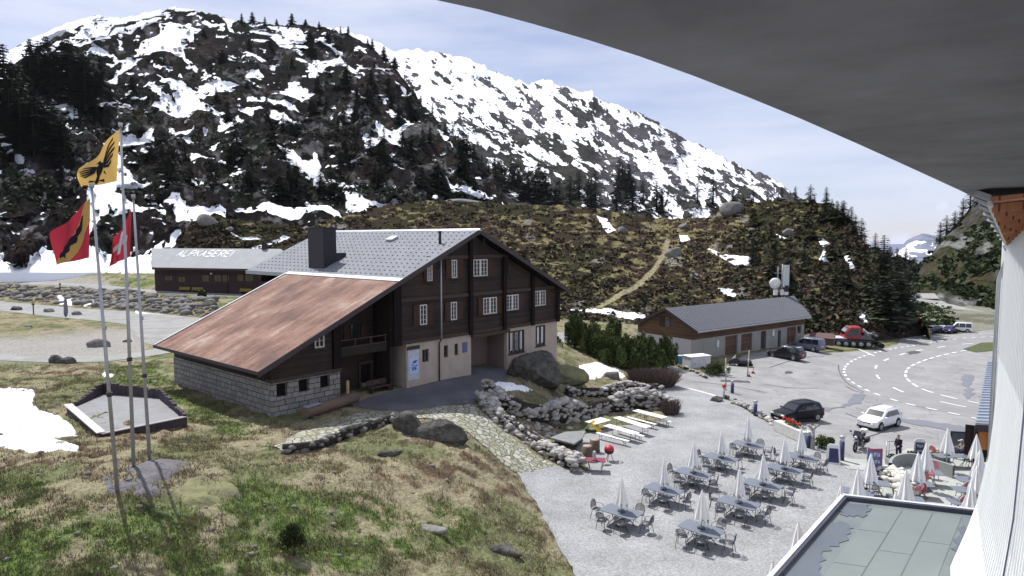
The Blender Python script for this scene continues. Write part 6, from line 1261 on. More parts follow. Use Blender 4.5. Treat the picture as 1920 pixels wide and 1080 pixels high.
def cloth(name, col):
    m, t, b = newmat(name); b.inputs['Base Color'].default_value = rgb(col); b.inputs['Roughness'].default_value = 0.85
    tr_ = t.nodes.new('ShaderNodeBsdfTranslucent'); tr_.inputs[0].default_value = rgb(col); mx_ = t.nodes.new('ShaderNodeMixShader'); mx_.inputs[0].default_value = 0.4
    out_ = [n for n in t.nodes if n.type == 'OUTPUT_MATERIAL'][0]; t.links.new(b.outputs[0], mx_.inputs[1]); t.links.new(tr_.outputs[0], mx_.inputs[2]); t.links.new(mx_.outputs[0], out_.inputs[0]); return m
M_YF, M_RF, M_KF, M_WF = cloth('yellow_cloth', (0.66, 0.43, 0.12)), cloth('red_cloth', (0.36, 0.025, 0.045)), cloth('black_cloth', (0.015, 0.012, 0.02)), cloth('white_cloth', (0.8, 0.8, 0.82))
FULL = [(0, 0), (1, 0), (1, 1), (0, 1)]
dB = fB[0].y/ray(226, 300)[1]
f = Flag(dB-0.1, (224,242), (153,318), (219,340), (149,352), 0.16)
t = thing('flag', 'yellow flag with a black eagle, flying from the tallest pole', 'flag'); f.poly(FULL, 'cloth', M_YF, t, both=False)
def uv(x, y): return (x, y)
EAG = [[(0.50,0.34),(0.58,0.34),(0.62,0.42),(0.60,0.55),(0.56,0.70),(0.50,0.70),(0.46,0.55),(0.45,0.42)],[(0.53,0.28),(0.60,0.26),(0.66,0.30),(0.60,0.33),(0.58,0.38),(0.52,0.38)]]
for k, (x, y) in enumerate(((0.16,0.10),(0.13,0.20),(0.12,0.30),(0.15,0.40),(0.19,0.50))): EAG.append([(0.48,0.36+k*0.03),(0.30,0.20+k*0.085),(x,y),(x+0.02,y+0.07),(0.30,0.28+k*0.085),(0.46,0.42+k*0.03)])
for k, (x, y) in enumerate(((0.86,0.26),(0.90,0.36),(0.88,0.46),(0.86,0.56),(0.80,0.64))): EAG.append([(0.60,0.38+k*0.03),(0.72,0.32+k*0.075),(x,y),(x-0.02,y+0.06),(0.72,0.40+k*0.075),(0.60,0.46+k*0.03)])
EAG += [[(0.50,0.68),(0.56,0.68),(0.57,0.86),(0.53,0.94),(0.49,0.86)],[(0.40,0.80),(0.50,0.80),(0.50,0.84),(0.38,0.90)],[(0.56,0.80),(0.66,0.78),(0.68,0.86),(0.56,0.84)],[(0.46,0.62),(0.40,0.72),(0.36,0.72),(0.42,0.60)]]
EAG = [[(0.52+(a-0.52)*1.14, 0.5+(b-0.5)*1.16) for a, b in e] for e in EAG]
mbs = t
def multi(fl, polys, name, m, parent):
    obs = [fl.poly(p, name, m, parent) for p in polys]
    mb = MB()
    for o in obs: mb.add([v.co[:] for v in o.data.vertices], [tuple(p.vertices) for p in o.data.polygons], True); bpy.data.objects.remove(o)
    return mb.build(name, m, parent, fixn=False)
multi(f, EAG, 'eagle', M_KF, t)
dA = fA[0].y/ray(172, 400)[1]
f = Flag(dA-0.1, (169,372), (101,437), (167,483), (104,497), 0.10, 0.8, 0.12); t = thing('flag', 'red and yellow flag with a diagonal line of black bear, hanging from the left pole', 'flag')
f.poly(FULL, 'cloth', M_RF, t, both=False); f.poly([(0, 0), (0.12, 0), (0.96, 0.93), (0.96, 1), (0.5, 1), (0.0, 0.42)], 'yellow_band', M_YF, t, off=0.008)
f.poly([(0.16,0.18),(0.26,0.20),(0.33,0.30),(0.42,0.33),(0.44,0.42),(0.55,0.45),(0.60,0.55),(0.70,0.60),(0.74,0.70),(0.83,0.75),(0.86,0.88),(0.74,0.86),(0.66,0.92),(0.62,0.80),(0.52,0.78),(0.50,0.66),(0.38,0.62),(0.36,0.50),(0.24,0.44),(0.20,0.32)], 'bear', M_KF, t, off=0.02)
dC = fC[0].y/ray(250, 430)[1]
f = Flag(dC-0.1, (246,392), (214,454), (244,481), (200,502), 0.08, 2.0, 0.14); t = thing('flag', 'limp red flag with a white cross, hanging from the right pole', 'flag')
f.poly(FULL, 'cloth', M_RF, t, both=False); multi(f, [[(0.38,0.18),(0.58,0.18),(0.58,0.82),(0.38,0.82)],[(0.2,0.42),(0.38,0.42),(0.38,0.60),(0.2,0.60)],[(0.58,0.42),(0.8,0.42),(0.8,0.60),(0.58,0.60)]], 'white_cross', M_WF, t)
# ================================================================ vehicles
def paint(name, c, rough=0.3): return mat(name, c, rough, col2=tuple(x*0.92 for x in c), ns=1, coat=0.35, spec=0.3)
M_TYRE = mat('tyre_rubber', (0.02, 0.02, 0.022), 0.85, ns=8); M_RIM = mat('alloy_rim', (0.35, 0.36, 0.38), 0.35, 0.7, ns=4); M_CGL = mat('car_glass', (0.012, 0.016, 0.022), 0.06, ns=1, spec=0.8, coat=0.5)
M_HL = mat('headlamp', (0.75, 0.78, 0.8), 0.15, ns=4); M_TL = mat('tail_lamp', (0.35, 0.01, 0.01), 0.2, ns=4); M_TRIM = mat('black_trim', (0.02, 0.02, 0.022), 0.6, ns=4); M_PLATE = mat('number_plate', (0.7, 0.7, 0.68), 0.5, ns=4)
def mk_car(name, label, cat, body, L_=4.4, Wd=1.82, Ht=1.6, kind='suv', glass=None, roofm=None, group=None):
    """nose towards +x"""
    t = thing(name, label, cat, group=group); hl, hw = L_/2, Wd/2; gc = 0.24
    if kind == 'suv': st = [(-1, .55, .62, .62, .82), (-.985, .34, .80, .98, .92), (-.90, .26, .98, 1.30, .97), (-.80, .25, 1.0, .97*Ht, .99), (-.45, .25, 1.0, Ht, 1), (-.05, .25, .98, Ht*.99, 1), (.16, .25, .97, Ht*.955, 1), (.44, .25, .95, 1.02, 1), (.60, .25, .92, .97, .99), (.84, .26, .84, .88, .95), (.96, .32, .70, .74, .86), (1, .45, .60, .61, .74)]
    else: st = [(-1, .5, .7, .75, .86), (-.985, .34, 1.0, 1.55, .93), (-.93, .27, 1.02, Ht*.97, .97), (-.5, .25, 1.02, Ht, 1), (0, .25, 1.02, Ht, 1), (.22, .25, 1.0, Ht*.94, 1), (.52, .25, .98, 1.06, 1), (.66, .25, .96, 1.0, .99), (.86, .27, .86, .90, .95), (.97, .33, .70, .73, .86), (1, .45, .60, .61, .74)]
    V = []; sec = []
    for x, zb, zs_, zr, w in st:
        w *= hw; cab = zr > zs_+0.12; wr = w*(0.80 if cab else 0.86)
        ring = [(-w*.88, zb), (-w, zb+.12), (-w*1.0, (zb+zs_)/2), (-w*.97, zs_), (-wr, zr-(.05 if cab else .015)), (-wr*.86, zr), (wr*.86, zr), (wr, zr-(.05 if cab else .015)), (w*.97, zs_), (w, (zb+zs_)/2), (w, zb+.12), (w*.88, zb)]
        sec.append([(x*hl, y, z) for y, z in ring]); V += sec[-1]
    n = 12; mb = MB(); Fc = [(i*n+k, i*n+(k+1) % n, (i+1)*n+(k+1) % n, (i+1)*n+k) for i in range(len(st)-1) for k in range(n)]
    mb.add(V, Fc, True); mb.f += [tuple(reversed(range(n))), tuple((len(st)-1)*n+k for k in range(n))]; mb.sm += [False]*2
    b = mb.build('body', body, t)
    def panel(q, m, nm, off=0.012):
        q = [Vector(p) for p in q]; c = sum(q, Vector())/len(q); nn = (q[1]-q[0]).cross(q[2]-q[0]).normalized()
        if nn.dot(c-Vector((c.x*0.6, 0, 0.9))) < 0: nn = -nn
        return MB().prism([p+nn*0.002 for p in q], nn*off).build(nm, m, t)
    def side(sgn, x0, x1, z0, z1, top_in0=0, top_in1=0):
        # quad on the leaning side glass
        def yz(x, z):
            for i in range(len(sec)-1):
                if sec[i][0][0] <= x <= sec[i+1][0][0]:
                    f_ = (x-sec[i][0][0])/(sec[i+1][0][0]-sec[i][0][0]); A = Vector(sec[i][8]).lerp(Vector(sec[i+1][8]), f_); B = Vector(sec[i][7]).lerp(Vector(sec[i+1][7]), f_); g_ = (z-A.z)/(B.z-A.z); return A.lerp(B, min(max(g_, 0), 1))
        out_ = []
        for x, z in ((x0, z0), (x1, z0), (x1-top_in1, z1), (x0+top_in0, z1)): p = yz(x, z); out_.append((x, sgn*(p.y+0.006), z))
        return out_
    if kind == 'suv': wins = [(-.74, -.42, .1, 0.0), (-.40, -.06, 0, 0), (-.03, .36, 0, .34)]
    else: wins = [(-.90, -.50, .03, 0.0), (-.47, -.04, 0, 0), (-.01, .42, 0, .30)]
    for sgn in (-1, 1):
        for x0, x1, a_, b_ in wins: panel(side(sgn, x0*hl, x1*hl, 1.03, Ht*.93-.03, a_*hl, b_*hl), M_CGL, 'window')
    def up(i, j, s, f0=.12, f1=.88):
        A = [Vector(sec[i][k]) for k in (5, 6)]; B = [Vector(sec[j][k]) for k in (5, 6)]
        return [A[0].lerp(B[0], f0), A[1].lerp(B[1], f0), A[1].lerp(B[1], f1), A[0].lerp(B[0], f1)]
    ws = (6, 7) if kind == 'suv' else (5, 6); rw = (2, 3) if kind == 'suv' else (1, 2)
    panel(up(*ws, 0), M_CGL, 'windscreen'); panel(up(*rw, 0, .05, .8) if kind == 'suv' else [(-hl*.985-.005, -hw*.66, 1.08), (-hl*.985-.005, hw*.66, 1.08), (-hl*.96, hw*.62, 1.48), (-hl*.96, -hw*.62, 1.48)], M_CGL, 'rear_window')
    if roofm is not None:
        i0, i1 = (3, 6) if kind == 'suv' else (2, 5); panel([sec[i0][5], sec[i0][6], sec[i1][6], sec[i1][5]], roofm, 'roof', 0.02)
    wb = hl*.62; r = 0.34
    for sx in (-1, 1):
        for sy in (-1, 1):
            M_ = Matrix.Translation((sx*wb, sy*(hw-.09), r))@Matrix.Rotation(math.pi/2, 4, 'X')
            w_ = MB().lathe([(.24, -.115), (r-.03, -.115), (r, -.08), (r, .08), (r-.03, .115), (.24, .115)], n=20).xf(M_).build('wheel', M_TYRE, t)
            MB().lathe([(.02, -.122), (.235, -.122), (.25, -.10), (.25, .10), (.235, .122), (.02, .122)], n=10, smooth=False).xf(M_).build('rim', M_RIM, w_)
            MB().lathe([(r+.045, -.02), (r+.075, 0), (r+.045, .02)], n=20).xf(Matrix.Translation((sx*wb, sy*(hw*.985), r+.03))@Matrix.Rotation(math.pi/2, 4, 'X')).build('wheel_arch', M_TRIM, t)
    for sy in (-1, 1):
        MB().box((hl*.955, sy*hw*.66, .74), (.16, .34, .13), rz=-sy*.35).build('headlight', M_HL, t, bevel=.03); MB().box((-hl*.975, sy*hw*.76, .93), (.1, .22, .26)).build('tail_light', M_TL, t, bevel=.02)
        MB().box((hl*.36, sy*(hw+.09), 1.05), (.12, .2, .13)).build('mirror', body, t, bevel=.03)
    MB().box((hl*.985, 0, .58), (.06, hw*1.0, .22)).build('grille', M_TRIM, t, bevel=.02); MB().box((hl*1.0, 0, .42), (.03, .5, .11)).build('number_plate', M_PLATE, t); MB().box((-hl*.99, 0, .72), (.05, .5, .11)).build('number_plate', M_PLATE, t)
    MB().box((0, 0, .25), (L_*.93, Wd*.9, .14)).build('underbody', M_TRIM, t)
    for sy in (-1, 1): MB().tube([(-hl*.7, sy*hw*.66, Ht+.0), (-hl*.65, sy*hw*.66, Ht+.05), (hl*.02, sy*hw*.66, Ht+.045), (hl*.08, sy*hw*.66, Ht-.01)], .018, 6).build('roof_rail', M_TRIM, t)
    return t
def heading(o, rear, front, c=None, sc_=1.0):
    a, b = G(*rear), G(*front); m = (a+b)/2 if c is None else G(*c); o.location = (m.x, m.y, g(m.x, m.y)+0.02); o.rotation_euler = (0, 0, math.atan2(b.y-a.y, b.x-a.x)); o.scale = (sc_,)*3; return o
heading(mk_car('parked_car', 'black SUV parked nose-in against the white flower trough', 'car', mat('black_paint', (0.006, 0.006, 0.011), 0.28, col2=(0.005, 0.005, 0.009), spec=0.2), 4.6, 1.85, 1.62), (1530,788), (1458,792), (1494,788), 0.98)
heading(mk_car('parked_car', 'white compact SUV with dark windows, parked behind the motorcycle', 'car', paint('white_car_paint', (0.84, 0.84, 0.85)), 4.2, 1.8, 1.58), (1680,790), (1626,802), (1648,800), 1.0)
heading(mk_car('parked_car', 'black off-roader with a pale shine painted on its roof before the garage building', 'car', paint('black_paint_b', (0.015, 0.015, 0.022)), 4.7, 1.85, 1.72, roofm=paint('roof_shine', (0.55, 0.55, 0.60))), (1497,676), (1446,666), (1474,672), 1.0)  # reflection on the black roof, painted as a pale panel
heading(mk_car('parked_van', 'blue-grey estate van behind the black off-roader', 'van', paint('bluegrey_paint', (0.12, 0.13, 0.19)), 4.6, 1.85, 1.85, kind='van'), (1530,660), (1490,652), (1513,656), 1.0)
heading(mk_car('parked_car', 'dark low car at the far bend, leftmost of the parked row', 'car', paint('navy_paint', (0.02, 0.02, 0.07)), 4.4, 1.8, 1.5, roofm=paint('white_roof', (0.8, 0.8, 0.82))), (1757,624), (1738,625), (1747,624), 0.85)
heading(mk_car('parked_car', 'white car second from left in the row at the far bend', 'car', paint('white_b', (0.82, 0.82, 0.84)), 4.3, 1.8, 1.5), (1774,623), (1758,624), (1765,623), 0.8)
heading(mk_car('parked_car', 'small violet-dark car before the white van at the far bend', 'car', paint('violet_paint', (0.06, 0.03, 0.16)), 3.9, 1.7, 1.5), (1783,624), (1776,626), (1779,624), 0.85)
heading(mk_car('parked_van', 'white van with dark rear, rightmost of the row at the far bend', 'van', paint('white_c', (0.82, 0.82, 0.84)), 4.8, 1.9, 2.0, kind='van'), (1806,623), (1787,622), (1797,622), 0.9)
# covered trailer
c = G(1541, 652); t = thing('trailer', 'rusty brown box trailer with a sloping tarpaulin lid', 'trailer', c, math.radians(150)); M_TB = mat('trailer_brown', (0.12, 0.055, 0.05), 0.7, col2=(0.08, 0.035, 0.035), ns=3)
MB().box2((-1.6, -0.9, 0.5), (1.6, 0.9, 1.5)).build('box', M_TB, t); MB().prism([(-1.7, -0.97, 1.5), (1.7, -0.97, 1.5), (1.6, -0.3, 2.1), (-1.6, -0.3, 2.1)], (0, 0, 0.05)).build('lid', mat('brown_tarp', (0.24, 0.17, 0.17), 0.8, ns=3), t); MB().prism([(-1.6, -0.3, 2.1), (1.6, -0.3, 2.1), (1.7, 0.97, 1.5), (-1.7, 0.97, 1.5)], (0, 0, 0.05)).build('lid', M_TB, t)
for s in (-1, 1): MB().lathe([(.05, -.1), (.33, -.1), (.35, 0), (.33, .1), (.05, .1)], n=16).xf(Matrix.Translation((0, s*1.0, .35))@Matrix.Rotation(math.pi/2, 4, 'X')).build('wheel', M_TYRE, t)
MB().bar((1.6, 0, .5), (2.6, 0, .45), .08).build('drawbar', M_TRIM, t)
# snow groomer
c = G(1592, 648); t = thing('snow_groomer', 'red tracked snow groomer with a flat bed and rear tiller', 'snow groomer', c, math.radians(168)); M_GR = paint('groomer_red', (0.33, 0.03, 0.04), 0.4); t.scale = (1.15,)*3
for s in (-1, 1):
    tr_ = MB(); pr_ = [(-2.4, .45), (-2.1, .12), (1.9, .12), (2.5, .45), (2.4, .85), (-2.2, .85)]; tr_.prism([(x, s*1.55-.4, z) for x, z in pr_], (0, .8, 0)); k = tr_.build('track', M_TYRE, t, bevel=.06)
    for x in (-1.8, -.9, 0, .9, 1.8): MB().lathe([(.05, -.43), (.3, -.43), (.3, .43), (.05, .43)], n=14).xf(Matrix.Translation((x, s*1.55, .46))@Matrix.Rotation(math.pi/2, 4, 'X')).build('road_wheel', M_RIM, k)
MB().box2((-2.2, -1.1, .6), (2.3, 1.1, 1.0)).build('chassis', M_TRIM, t); MB().box2((0.6, -1.15, 1.0), (3.9, 1.15, 1.14)).build('flat_bed', mat('pale_bed', (0.6, 0.6, 0.66), 0.5), t)
MB().prism([(-1.1, -1.1, 1.0), (.9, -1.1, 1.0), (.75, -1.1, 1.9), (.2, -1.1, 2.55), (-1.1, -1.1, 2.6)], (0, 2.2, 0)).build('cab', M_GR, t, bevel=.06)
for s in (-1, 1): MB().prism([(-.8, s*1.11, 1.45), (.5, s*1.11, 1.4), (.45, s*1.11, 1.85), (.1, s*1.11, 2.35), (-.8, s*1.11, 2.4)], (0, s*.02, 0)).build('window', M_CGL, t)
MB().prism([(.78, -.9, 1.5), (.78, .9, 1.5), (.75+.0, .9, 1.9), (.27, .9, 2.5), (.27, -.9, 2.5), (.75, -.9, 1.9)], (.05, 0, .02)).build('windscreen', M_CGL, t)
eb = MB()
rr_ = random.Random(8)
for k in range(9): eb.tube([(-1.3-k*.22, -1.0, 1.6+rr_.uniform(-.3, .5)), (-1.5-k*.2, 1.0, 1.6+rr_.uniform(-.3, .5))], .13, 8)
eb.box2((-2.4, -.9, 1.0), (-1.15, .9, 1.5)); eb.build('engine_deck', mat('machinery_grey', (0.22, 0.21, 0.22), 0.6, col2=(0.05, 0.05, 0.06), ns=6), t)
MB().tube([(-3.3, -2.2, .4), (-3.3, 2.2, .4)], .32, 12).build('tiller', M_TYRE, t)
for s in (-.7, .7): MB().bar((-2.3, s, .8), (-3.3, s, .6), .12).build('lift_arm', M_TRIM, t)
# covered quad / snowmobile
c = G(1386, 686); t = thing('snowmobile', 'dark snowmobile parked by the garage doors', 'snowmobile', c, math.radians(160)); M_SMB = paint('smb_black', (0.015, 0.015, 0.02), 0.4)
MB().prism([(-1.5, -.35, .3), (1.1, -.35, .25), (1.5, -.35, .5), (.8, -.35, .95), (.2, -.35, .95), (-.1, -.35, .7), (-1.4, -.35, .75)], (0, .7, 0)).build('body', M_SMB, t, bevel=.08); MB().prism([(.45, -.25, .95), (.8, -.25, .93), (.45, -.2, 1.3)], (0, .5, 0)).build('windscreen', M_HL, t)
for s in (-1, 1): MB().bar((.4, s*.5, .06), (1.9, s*.5, .06), .14, .05).bar((1.9, s*.5, .06), (2.1, s*.5, .25), .14, .05).build('ski', M_TRIM, t); MB().bar((.9, s*.15, .4), (1.2, s*.5, .1), .06).build('strut', M_TRIM, t)
MB().box2((-1.6, -.22, .05), (.2, .22, .3)).build('track', M_TYRE, t, bevel=.04); MB().tube([(.35, -.4, 1.0), (.3, 0, .98), (.35, .4, 1.0)], .02, 6).build('handlebar', M_TRIM, t)
# motorcycle
c = G(1611, 843); t = thing('motorcycle', 'black touring motorcycle with a white top case, standing at the terrace edge', 'motorcycle', c, math.radians(225)); t.scale = (1.12,)*3
def torus(R, r, n=20, m=8):
    return [Vector(((R+r*math.cos(2*math.pi*j/m))*math.cos(2*math.pi*i/n), r*math.sin(2*math.pi*j/m), (R+r*math.cos(2*math.pi*j/m))*math.sin(2*math.pi*i/n))) for i in range(n) for j in range(m)], [(i*m+j, i*m+(j+1) % m, ((i+1) % n)*m+(j+1) % m, ((i+1) % n)*m+j) for i in range(n) for j in range(m)]
for x in (-.72, .78):
    V, Fc = torus(.28, .06); w_ = MB().add([v+Vector((x, 0, .34)) for v in V], Fc, True).build('wheel', M_TYRE, t); sp = MB()
    for k in range(5): a = k*math.pi/5; sp.bar((x-.25*math.cos(a), 0, .34-.25*math.sin(a)), (x+.25*math.cos(a), 0, .34+.25*math.sin(a)), .02)
    sp.build('spokes', M_RIM, w_)
MB().box((0, 0, .45), (.5, .38, .38)).build('engine', mat('engine_grey', (0.16, 0.16, 0.17), 0.4, 0.5, col2=(0.05, 0.05, 0.05), ns=9), t, bevel=.05)
MB().lathe([(.02, -.32), (.15, -.22), (.19, 0), (.16, .2), (.03, .3)], n=12).xf(Matrix.Translation((.15, 0, .84))@Matrix.Rotation(math.pi/2-.15, 4, 'Y')).build('tank', paint('bike_black', (0.015, 0.015, 0.02)), t)
MB().prism([(-.75, -.14, .80), (.0, -.14, .74), (.0, -.14, .82), (-.35, -.14, .86), (-.75, -.14, .93)], (0, .28, 0)).build('seat', M_TYRE, t, bevel=.03); MB().box((-.85, 0, 1.1), (.38, .42, .28)).build('top_case', M_WHITE, t, bevel=.06)
for s in (-1, 1):
    MB().tube([(.78, s*.1, .34), (.5, s*.1, 1.0)], .03, 8).build('fork', M_RIM, t); MB().box((-.55, s*.33, .62), (.45, .2, .34)).build('side_case', M_TRIM, t, bevel=.05); MB().tube([(.1, s*.18, .3), (-.4, s*.2, .3), (-.9, s*.22, .4)], .045, 8).build('exhaust', M_RIM, t); MB().box((.45, s*.42, 1.25), (.04, .14, .09)).build('mirror', M_TRIM, t)
MB().prism([(.55, -.22, .85), (.72, -.2, 1.05), (.55, -.17, 1.4), (.48, -.2, 1.0)], (0, .44, 0)).build('fairing', paint('bike_fairing', (0.03, 0.03, 0.04)), t, bevel=.02); MB().lathe([(.01, 0), (.09, .01), (.1, .06), (.02, .08)], n=12).xf(Matrix.Translation((.68, 0, .98))@Matrix.Rotation(math.pi/2, 4, 'Y')).build('headlight', M_HL, t); MB().tube([(.42, -.4, 1.08), (.5, -.2, 1.05), (.5, .2, 1.05), (.42, .4, 1.08)], .018, 6).build('handlebar', M_TRIM, t); MB().tube([(-.72, 0, .34), (0, 0, .45)], .04, 6).build('swing_arm', M_TRIM, t)
# ================================================================ people
def skinned(name, pts, edges, rad, m, parent, root=0, sub=1):
    me = bpy.data.meshes.new(name); me.from_pydata([tuple(p) for p in pts], edges, []); o = bpy.data.objects.new(name, me); link(o, parent); me.materials.append(m)
    bm = bmesh.new(); bm.from_mesh(me); ly = bm.verts.layers.skin.verify(); bm.verts.ensure_lookup_table()
    for i, r in enumerate(rad): bm.verts[i][ly].radius = (r, r)
    bm.verts[root][ly].use_root = True
    bm.to_mesh(me); bm.free()
    md = o.modifiers.new('skin', 'SKIN'); md.use_smooth_shade = True; sb2 = o.modifiers.new('sub', 'SUBSURF'); sb2.levels = sub; sb2.render_levels = sub; return o
M_SKIN = mat('skin', (0.52, 0.31, 0.22), 0.6, ns=6); M_NAVY = mat('dark_jacket', (0.022, 0.020, 0.045), 0.85, ns=8); M_TROU = mat('dark_trousers', (0.035, 0.033, 0.05), 0.85, ns=8); M_SHOE = mat('shoe', (0.02, 0.02, 0.02), 0.7, ns=8); M_HAIR = mat('dark_hair', (0.03, 0.02, 0.015), 0.8, ns=20); M_CHECK = mat('greyish_shirt', (0.33, 0.31, 0.30), 0.85, col2=(0.16, 0.15, 0.17), ns=9); M_CAP = mat('pale_cap', (0.62, 0.60, 0.56), 0.8, ns=6); M_EYE = mat('eye', (0.03, 0.02, 0.02), 0.3)
def person(label, J, top, legs, cap=None, loc=(0, 0, 0), rz=0, sc_=1.0):
    """J: joints in metres, facing +x"""
    t = thing('person', label, 'person', loc, rz); t.scale = (sc_,)*3; V_ = Vector
    P_, E, R = [], [], []
    def ad(p, r, fr_=None): P_.append(V_(p)); R.append(r); i = len(P_)-1; (E.append((fr_, i)) if fr_ is not None else None); return i
    pel = ad(J['pelvis'], .13); ch_ = ad(J['chest'], .145, pel); nk = ad(J['neck'], .06, ch_); hd = ad(V_(J['head'])-V_((0, 0, .05)), .085, nk); h2 = ad(V_(J['head'])+V_((0.01, 0, .06)), .09, hd)
    hands = []
    for s, sd_ in ((-1, 'r'), (1, 'l')):
        sh = ad(J['sh_'+sd_], .06, ch_); el = ad(J['el_'+sd_], .043, sh); wr = ad(J['wr_'+sd_], .030, el); d = (V_(J['wr_'+sd_])-V_(J['el_'+sd_])).normalized(); pm = ad(V_(J['wr_'+sd_])+d*.06, .036, wr); hands.append((V_(J['wr_'+sd_])+d*.09, d, s))
        side_ = d.cross(V_((1, 0, 0))); side_ = side_.normalized() if side_.length > .1 else V_((0, 1, 0))
        for k, ln in enumerate((.07, .08, .075, .06)):
            b0 = V_(J['wr_'+sd_])+d*.085+side_*(.027-.018*k); f1_ = ad(b0, .0095, pm); f2_ = ad(b0+d*ln*.55+V_((.01, 0, 0)), .0085, f1_); ad(b0+d*ln*.9+V_((.03, 0, 0)), .007, f2_)
        th = ad(V_(J['wr_'+sd_])+d*.03+side_*.04, .012, pm); ad(V_(J['wr_'+sd_])+d*.07+side_*.065+V_((.015, 0, 0)), .009, th)
        hp = ad(J['hip_'+sd_], .095, pel); kn = ad(J['kn_'+sd_], .062, hp); an = ad(J['an_'+sd_], .042, kn); ad(V_(J['an_'+sd_])+V_((.13, 0, -.05)), .035, an)
    skinned('body', P_, E, R, M_SKIN, t, pel)
    # clothing follows the body
    cp, ce, cr = [], [], []
    def ac(p, r, f_=None): cp.append(V_(p)); cr.append(r); i = len(cp)-1; (ce.append((f_, i)) if f_ is not None else None); return i
    a = ac(V_(J['pelvis'])+V_((0, 0, -.03)), .165); b = ac(J['chest'], .175, a); ac(V_(J['neck'])-V_((0, 0, .03)), .085, b)
    for sd_ in 'rl': s1 = ac(J['sh_'+sd_], .078, b); s2 = ac(J['el_'+sd_], .060, s1); ac(V_(J['wr_'+sd_])-(V_(J['wr_'+sd_])-V_(J['el_'+sd_])).normalized()*.01, .045, s2)
    skinned('jacket', cp, ce, cr, top, t, a)
    cp, ce, cr = [], [], []; a = ac(J['pelvis'], .155)
    for sd_ in 'rl': s1 = ac(J['hip_'+sd_], .112, a); s2 = ac(J['kn_'+sd_], .080, s1); ac(V_(J['an_'+sd_])+V_((0, 0, .02)), .062, s2)
    skinned('trousers', cp, ce, cr, legs, t, a)
    for sd_ in 'rl': p = V_(J['an_'+sd_]); MB().box((p.x+.07, p.y, p.z-.05), (.27, .10, .09), taper=.8).build('shoe', M_SHOE, t, bevel=.025)
    h = V_(J['head'])
    V, Fc = ICO2; fc = np.array(V)*np.array([.098, .078, .122])+np.array(h+V_((.015, 0, .0))); face = np_mesh('head', fc, Fc, M_SKIN, True, parent=t)
    MB().prism([(h.x+.105, -.012+h.y, h.z-.03), (h.x+.105, .012+h.y, h.z-.03), (h.x+.108, h.y, h.z+.015)], (.02, 0, -.008)).build('nose', M_SKIN, face)
    for s in (-1, 1): MB().box((h.x+.102, h.y+s*.032, h.z+.012), (.015, .02, .01)).build('eye', M_EYE, face); MB().box((h.x+.01, h.y+s*.083, h.z), (.035, .02, .06)).build('ear', M_SKIN, face, bevel=.005)
    MB().box((h.x+.103, h.y, h.z-.06), (.01, .045, .008)).build('mouth', mat('lip', (0.3, 0.12, 0.1), 0.6), face)
    hv = np.array(V)*np.array([.108, .09, .125])+np.array(h+V_((-.012, 0, .025))); keep = [f_ for f_ in Fc if all(hv[i][2] > h.z+.03 or hv[i][0] < h.x-.02 for i in f_)]
    np_mesh('hair' if not cap else 'cap', hv, keep, M_HAIR if not cap else cap, True, parent=t)
    if cap: MB().box((h.x+.14, h.y, h.z+.055), (.12, .13, .015)).build('cap_peak', cap, t)
    return t
stand = dict(pelvis=(0, 0, .95), chest=(.02, 0, 1.28), neck=(.03, 0, 1.48), head=(.07, 0, 1.62), sh_r=(.02, -.19, 1.40), sh_l=(.02, .19, 1.40), el_r=(.03, -.25, 1.13), el_l=(.06, .25, 1.13), wr_r=(.20, -.20, .98), wr_l=(.22, .18, 1.0), hip_r=(0, -.09, .90), hip_l=(0, .09, .90), kn_r=(.05, -.10, .50), kn_l=(-.02, .11, .50), an_r=(-.02, -.10, .09), an_l=(-.08, .12, .09))
person('person standing by the handrail in a dark jacket, head bowed, hands in front', stand, M_NAVY, M_TROU, loc=G(1684, 860), rz=math.radians(200), sc_=0.98)
sit = dict(pelvis=(0, 0, .52), chest=(.06, 0, .86), neck=(.10, 0, 1.06), head=(.16, 0, 1.20), sh_r=(.08, -.19, .98), sh_l=(.08, .19, .98), el_r=(.20, -.24, .76), el_l=(.22, .24, .76), wr_r=(.44, -.14, .80), wr_l=(.44, .12, .80), hip_r=(.04, -.10, .50), hip_l=(.04, .10, .50), kn_r=(.46, -.12, .52), kn_l=(.46, .13, .52), an_r=(.44, -.12, .09), an_l=(.50, .14, .09))
person('person in a pale cap and greyish shirt sitting at a table beside the lodge', sit, M_CHECK, M_TROU, cap=M_CAP, loc=G(1806, 862), rz=math.radians(172), sc_=1.1)
# ================================================================ signs, posts, pots
M_DBL = mat('dark_blue_enamel', (0.03, 0.035, 0.12), 0.5, ns=4); M_LGT = mat('lamp_glass', (0.55, 0.57, 0.6), 0.3, ns=3)
for px, py, h, lb in ((1373,737,1.25,'dark blue bollard lamp nearest the pines, by the red-topped post'),(1416,780,1.35,'dark blue bollard lamp on the stone border left of the black SUV'),(1515,840,1.2,'dark blue bollard lamp next to the stone deer-head post'),(1578,864,1.75,'dark blue bollard lamp beside the folding board')):
    t = thing('bollard_lamp', lb, 'lamp', G(px, py), group='bollard lamps round the gravel terrace'); MB().lathe([(.16, -.1), (.16, h*.78), (.02, h*.78)], n=14).build('post', M_DBL, t); MB().lathe([(.15, h*.78), (.15, h*.93), (.02, h*.94)], n=14).build('lamp_glass', M_LGT, t); MB().lathe([(.19, h*.94), (.19, h*.99), (.03, h*1.03)], n=14).build('cap', M_ZINC, t)
t = thing('marker_post', 'slim post with a red ball top among the rocks at the terrace corner', 'post', G(1357, 748)); MB().tube([(0, 0, 0), (0, 0, 1.1)], .09, 8).build('post', mat('pale_blue_post', (0.42, 0.44, 0.55), 0.6), t); MB().lathe([(.02, 1.1), (.17, 1.15), (.2, 1.28), (.13, 1.4), (.02, 1.42)], n=12).build('ball', mat('signal_red', (0.5, 0.02, 0.04), 0.5), t)
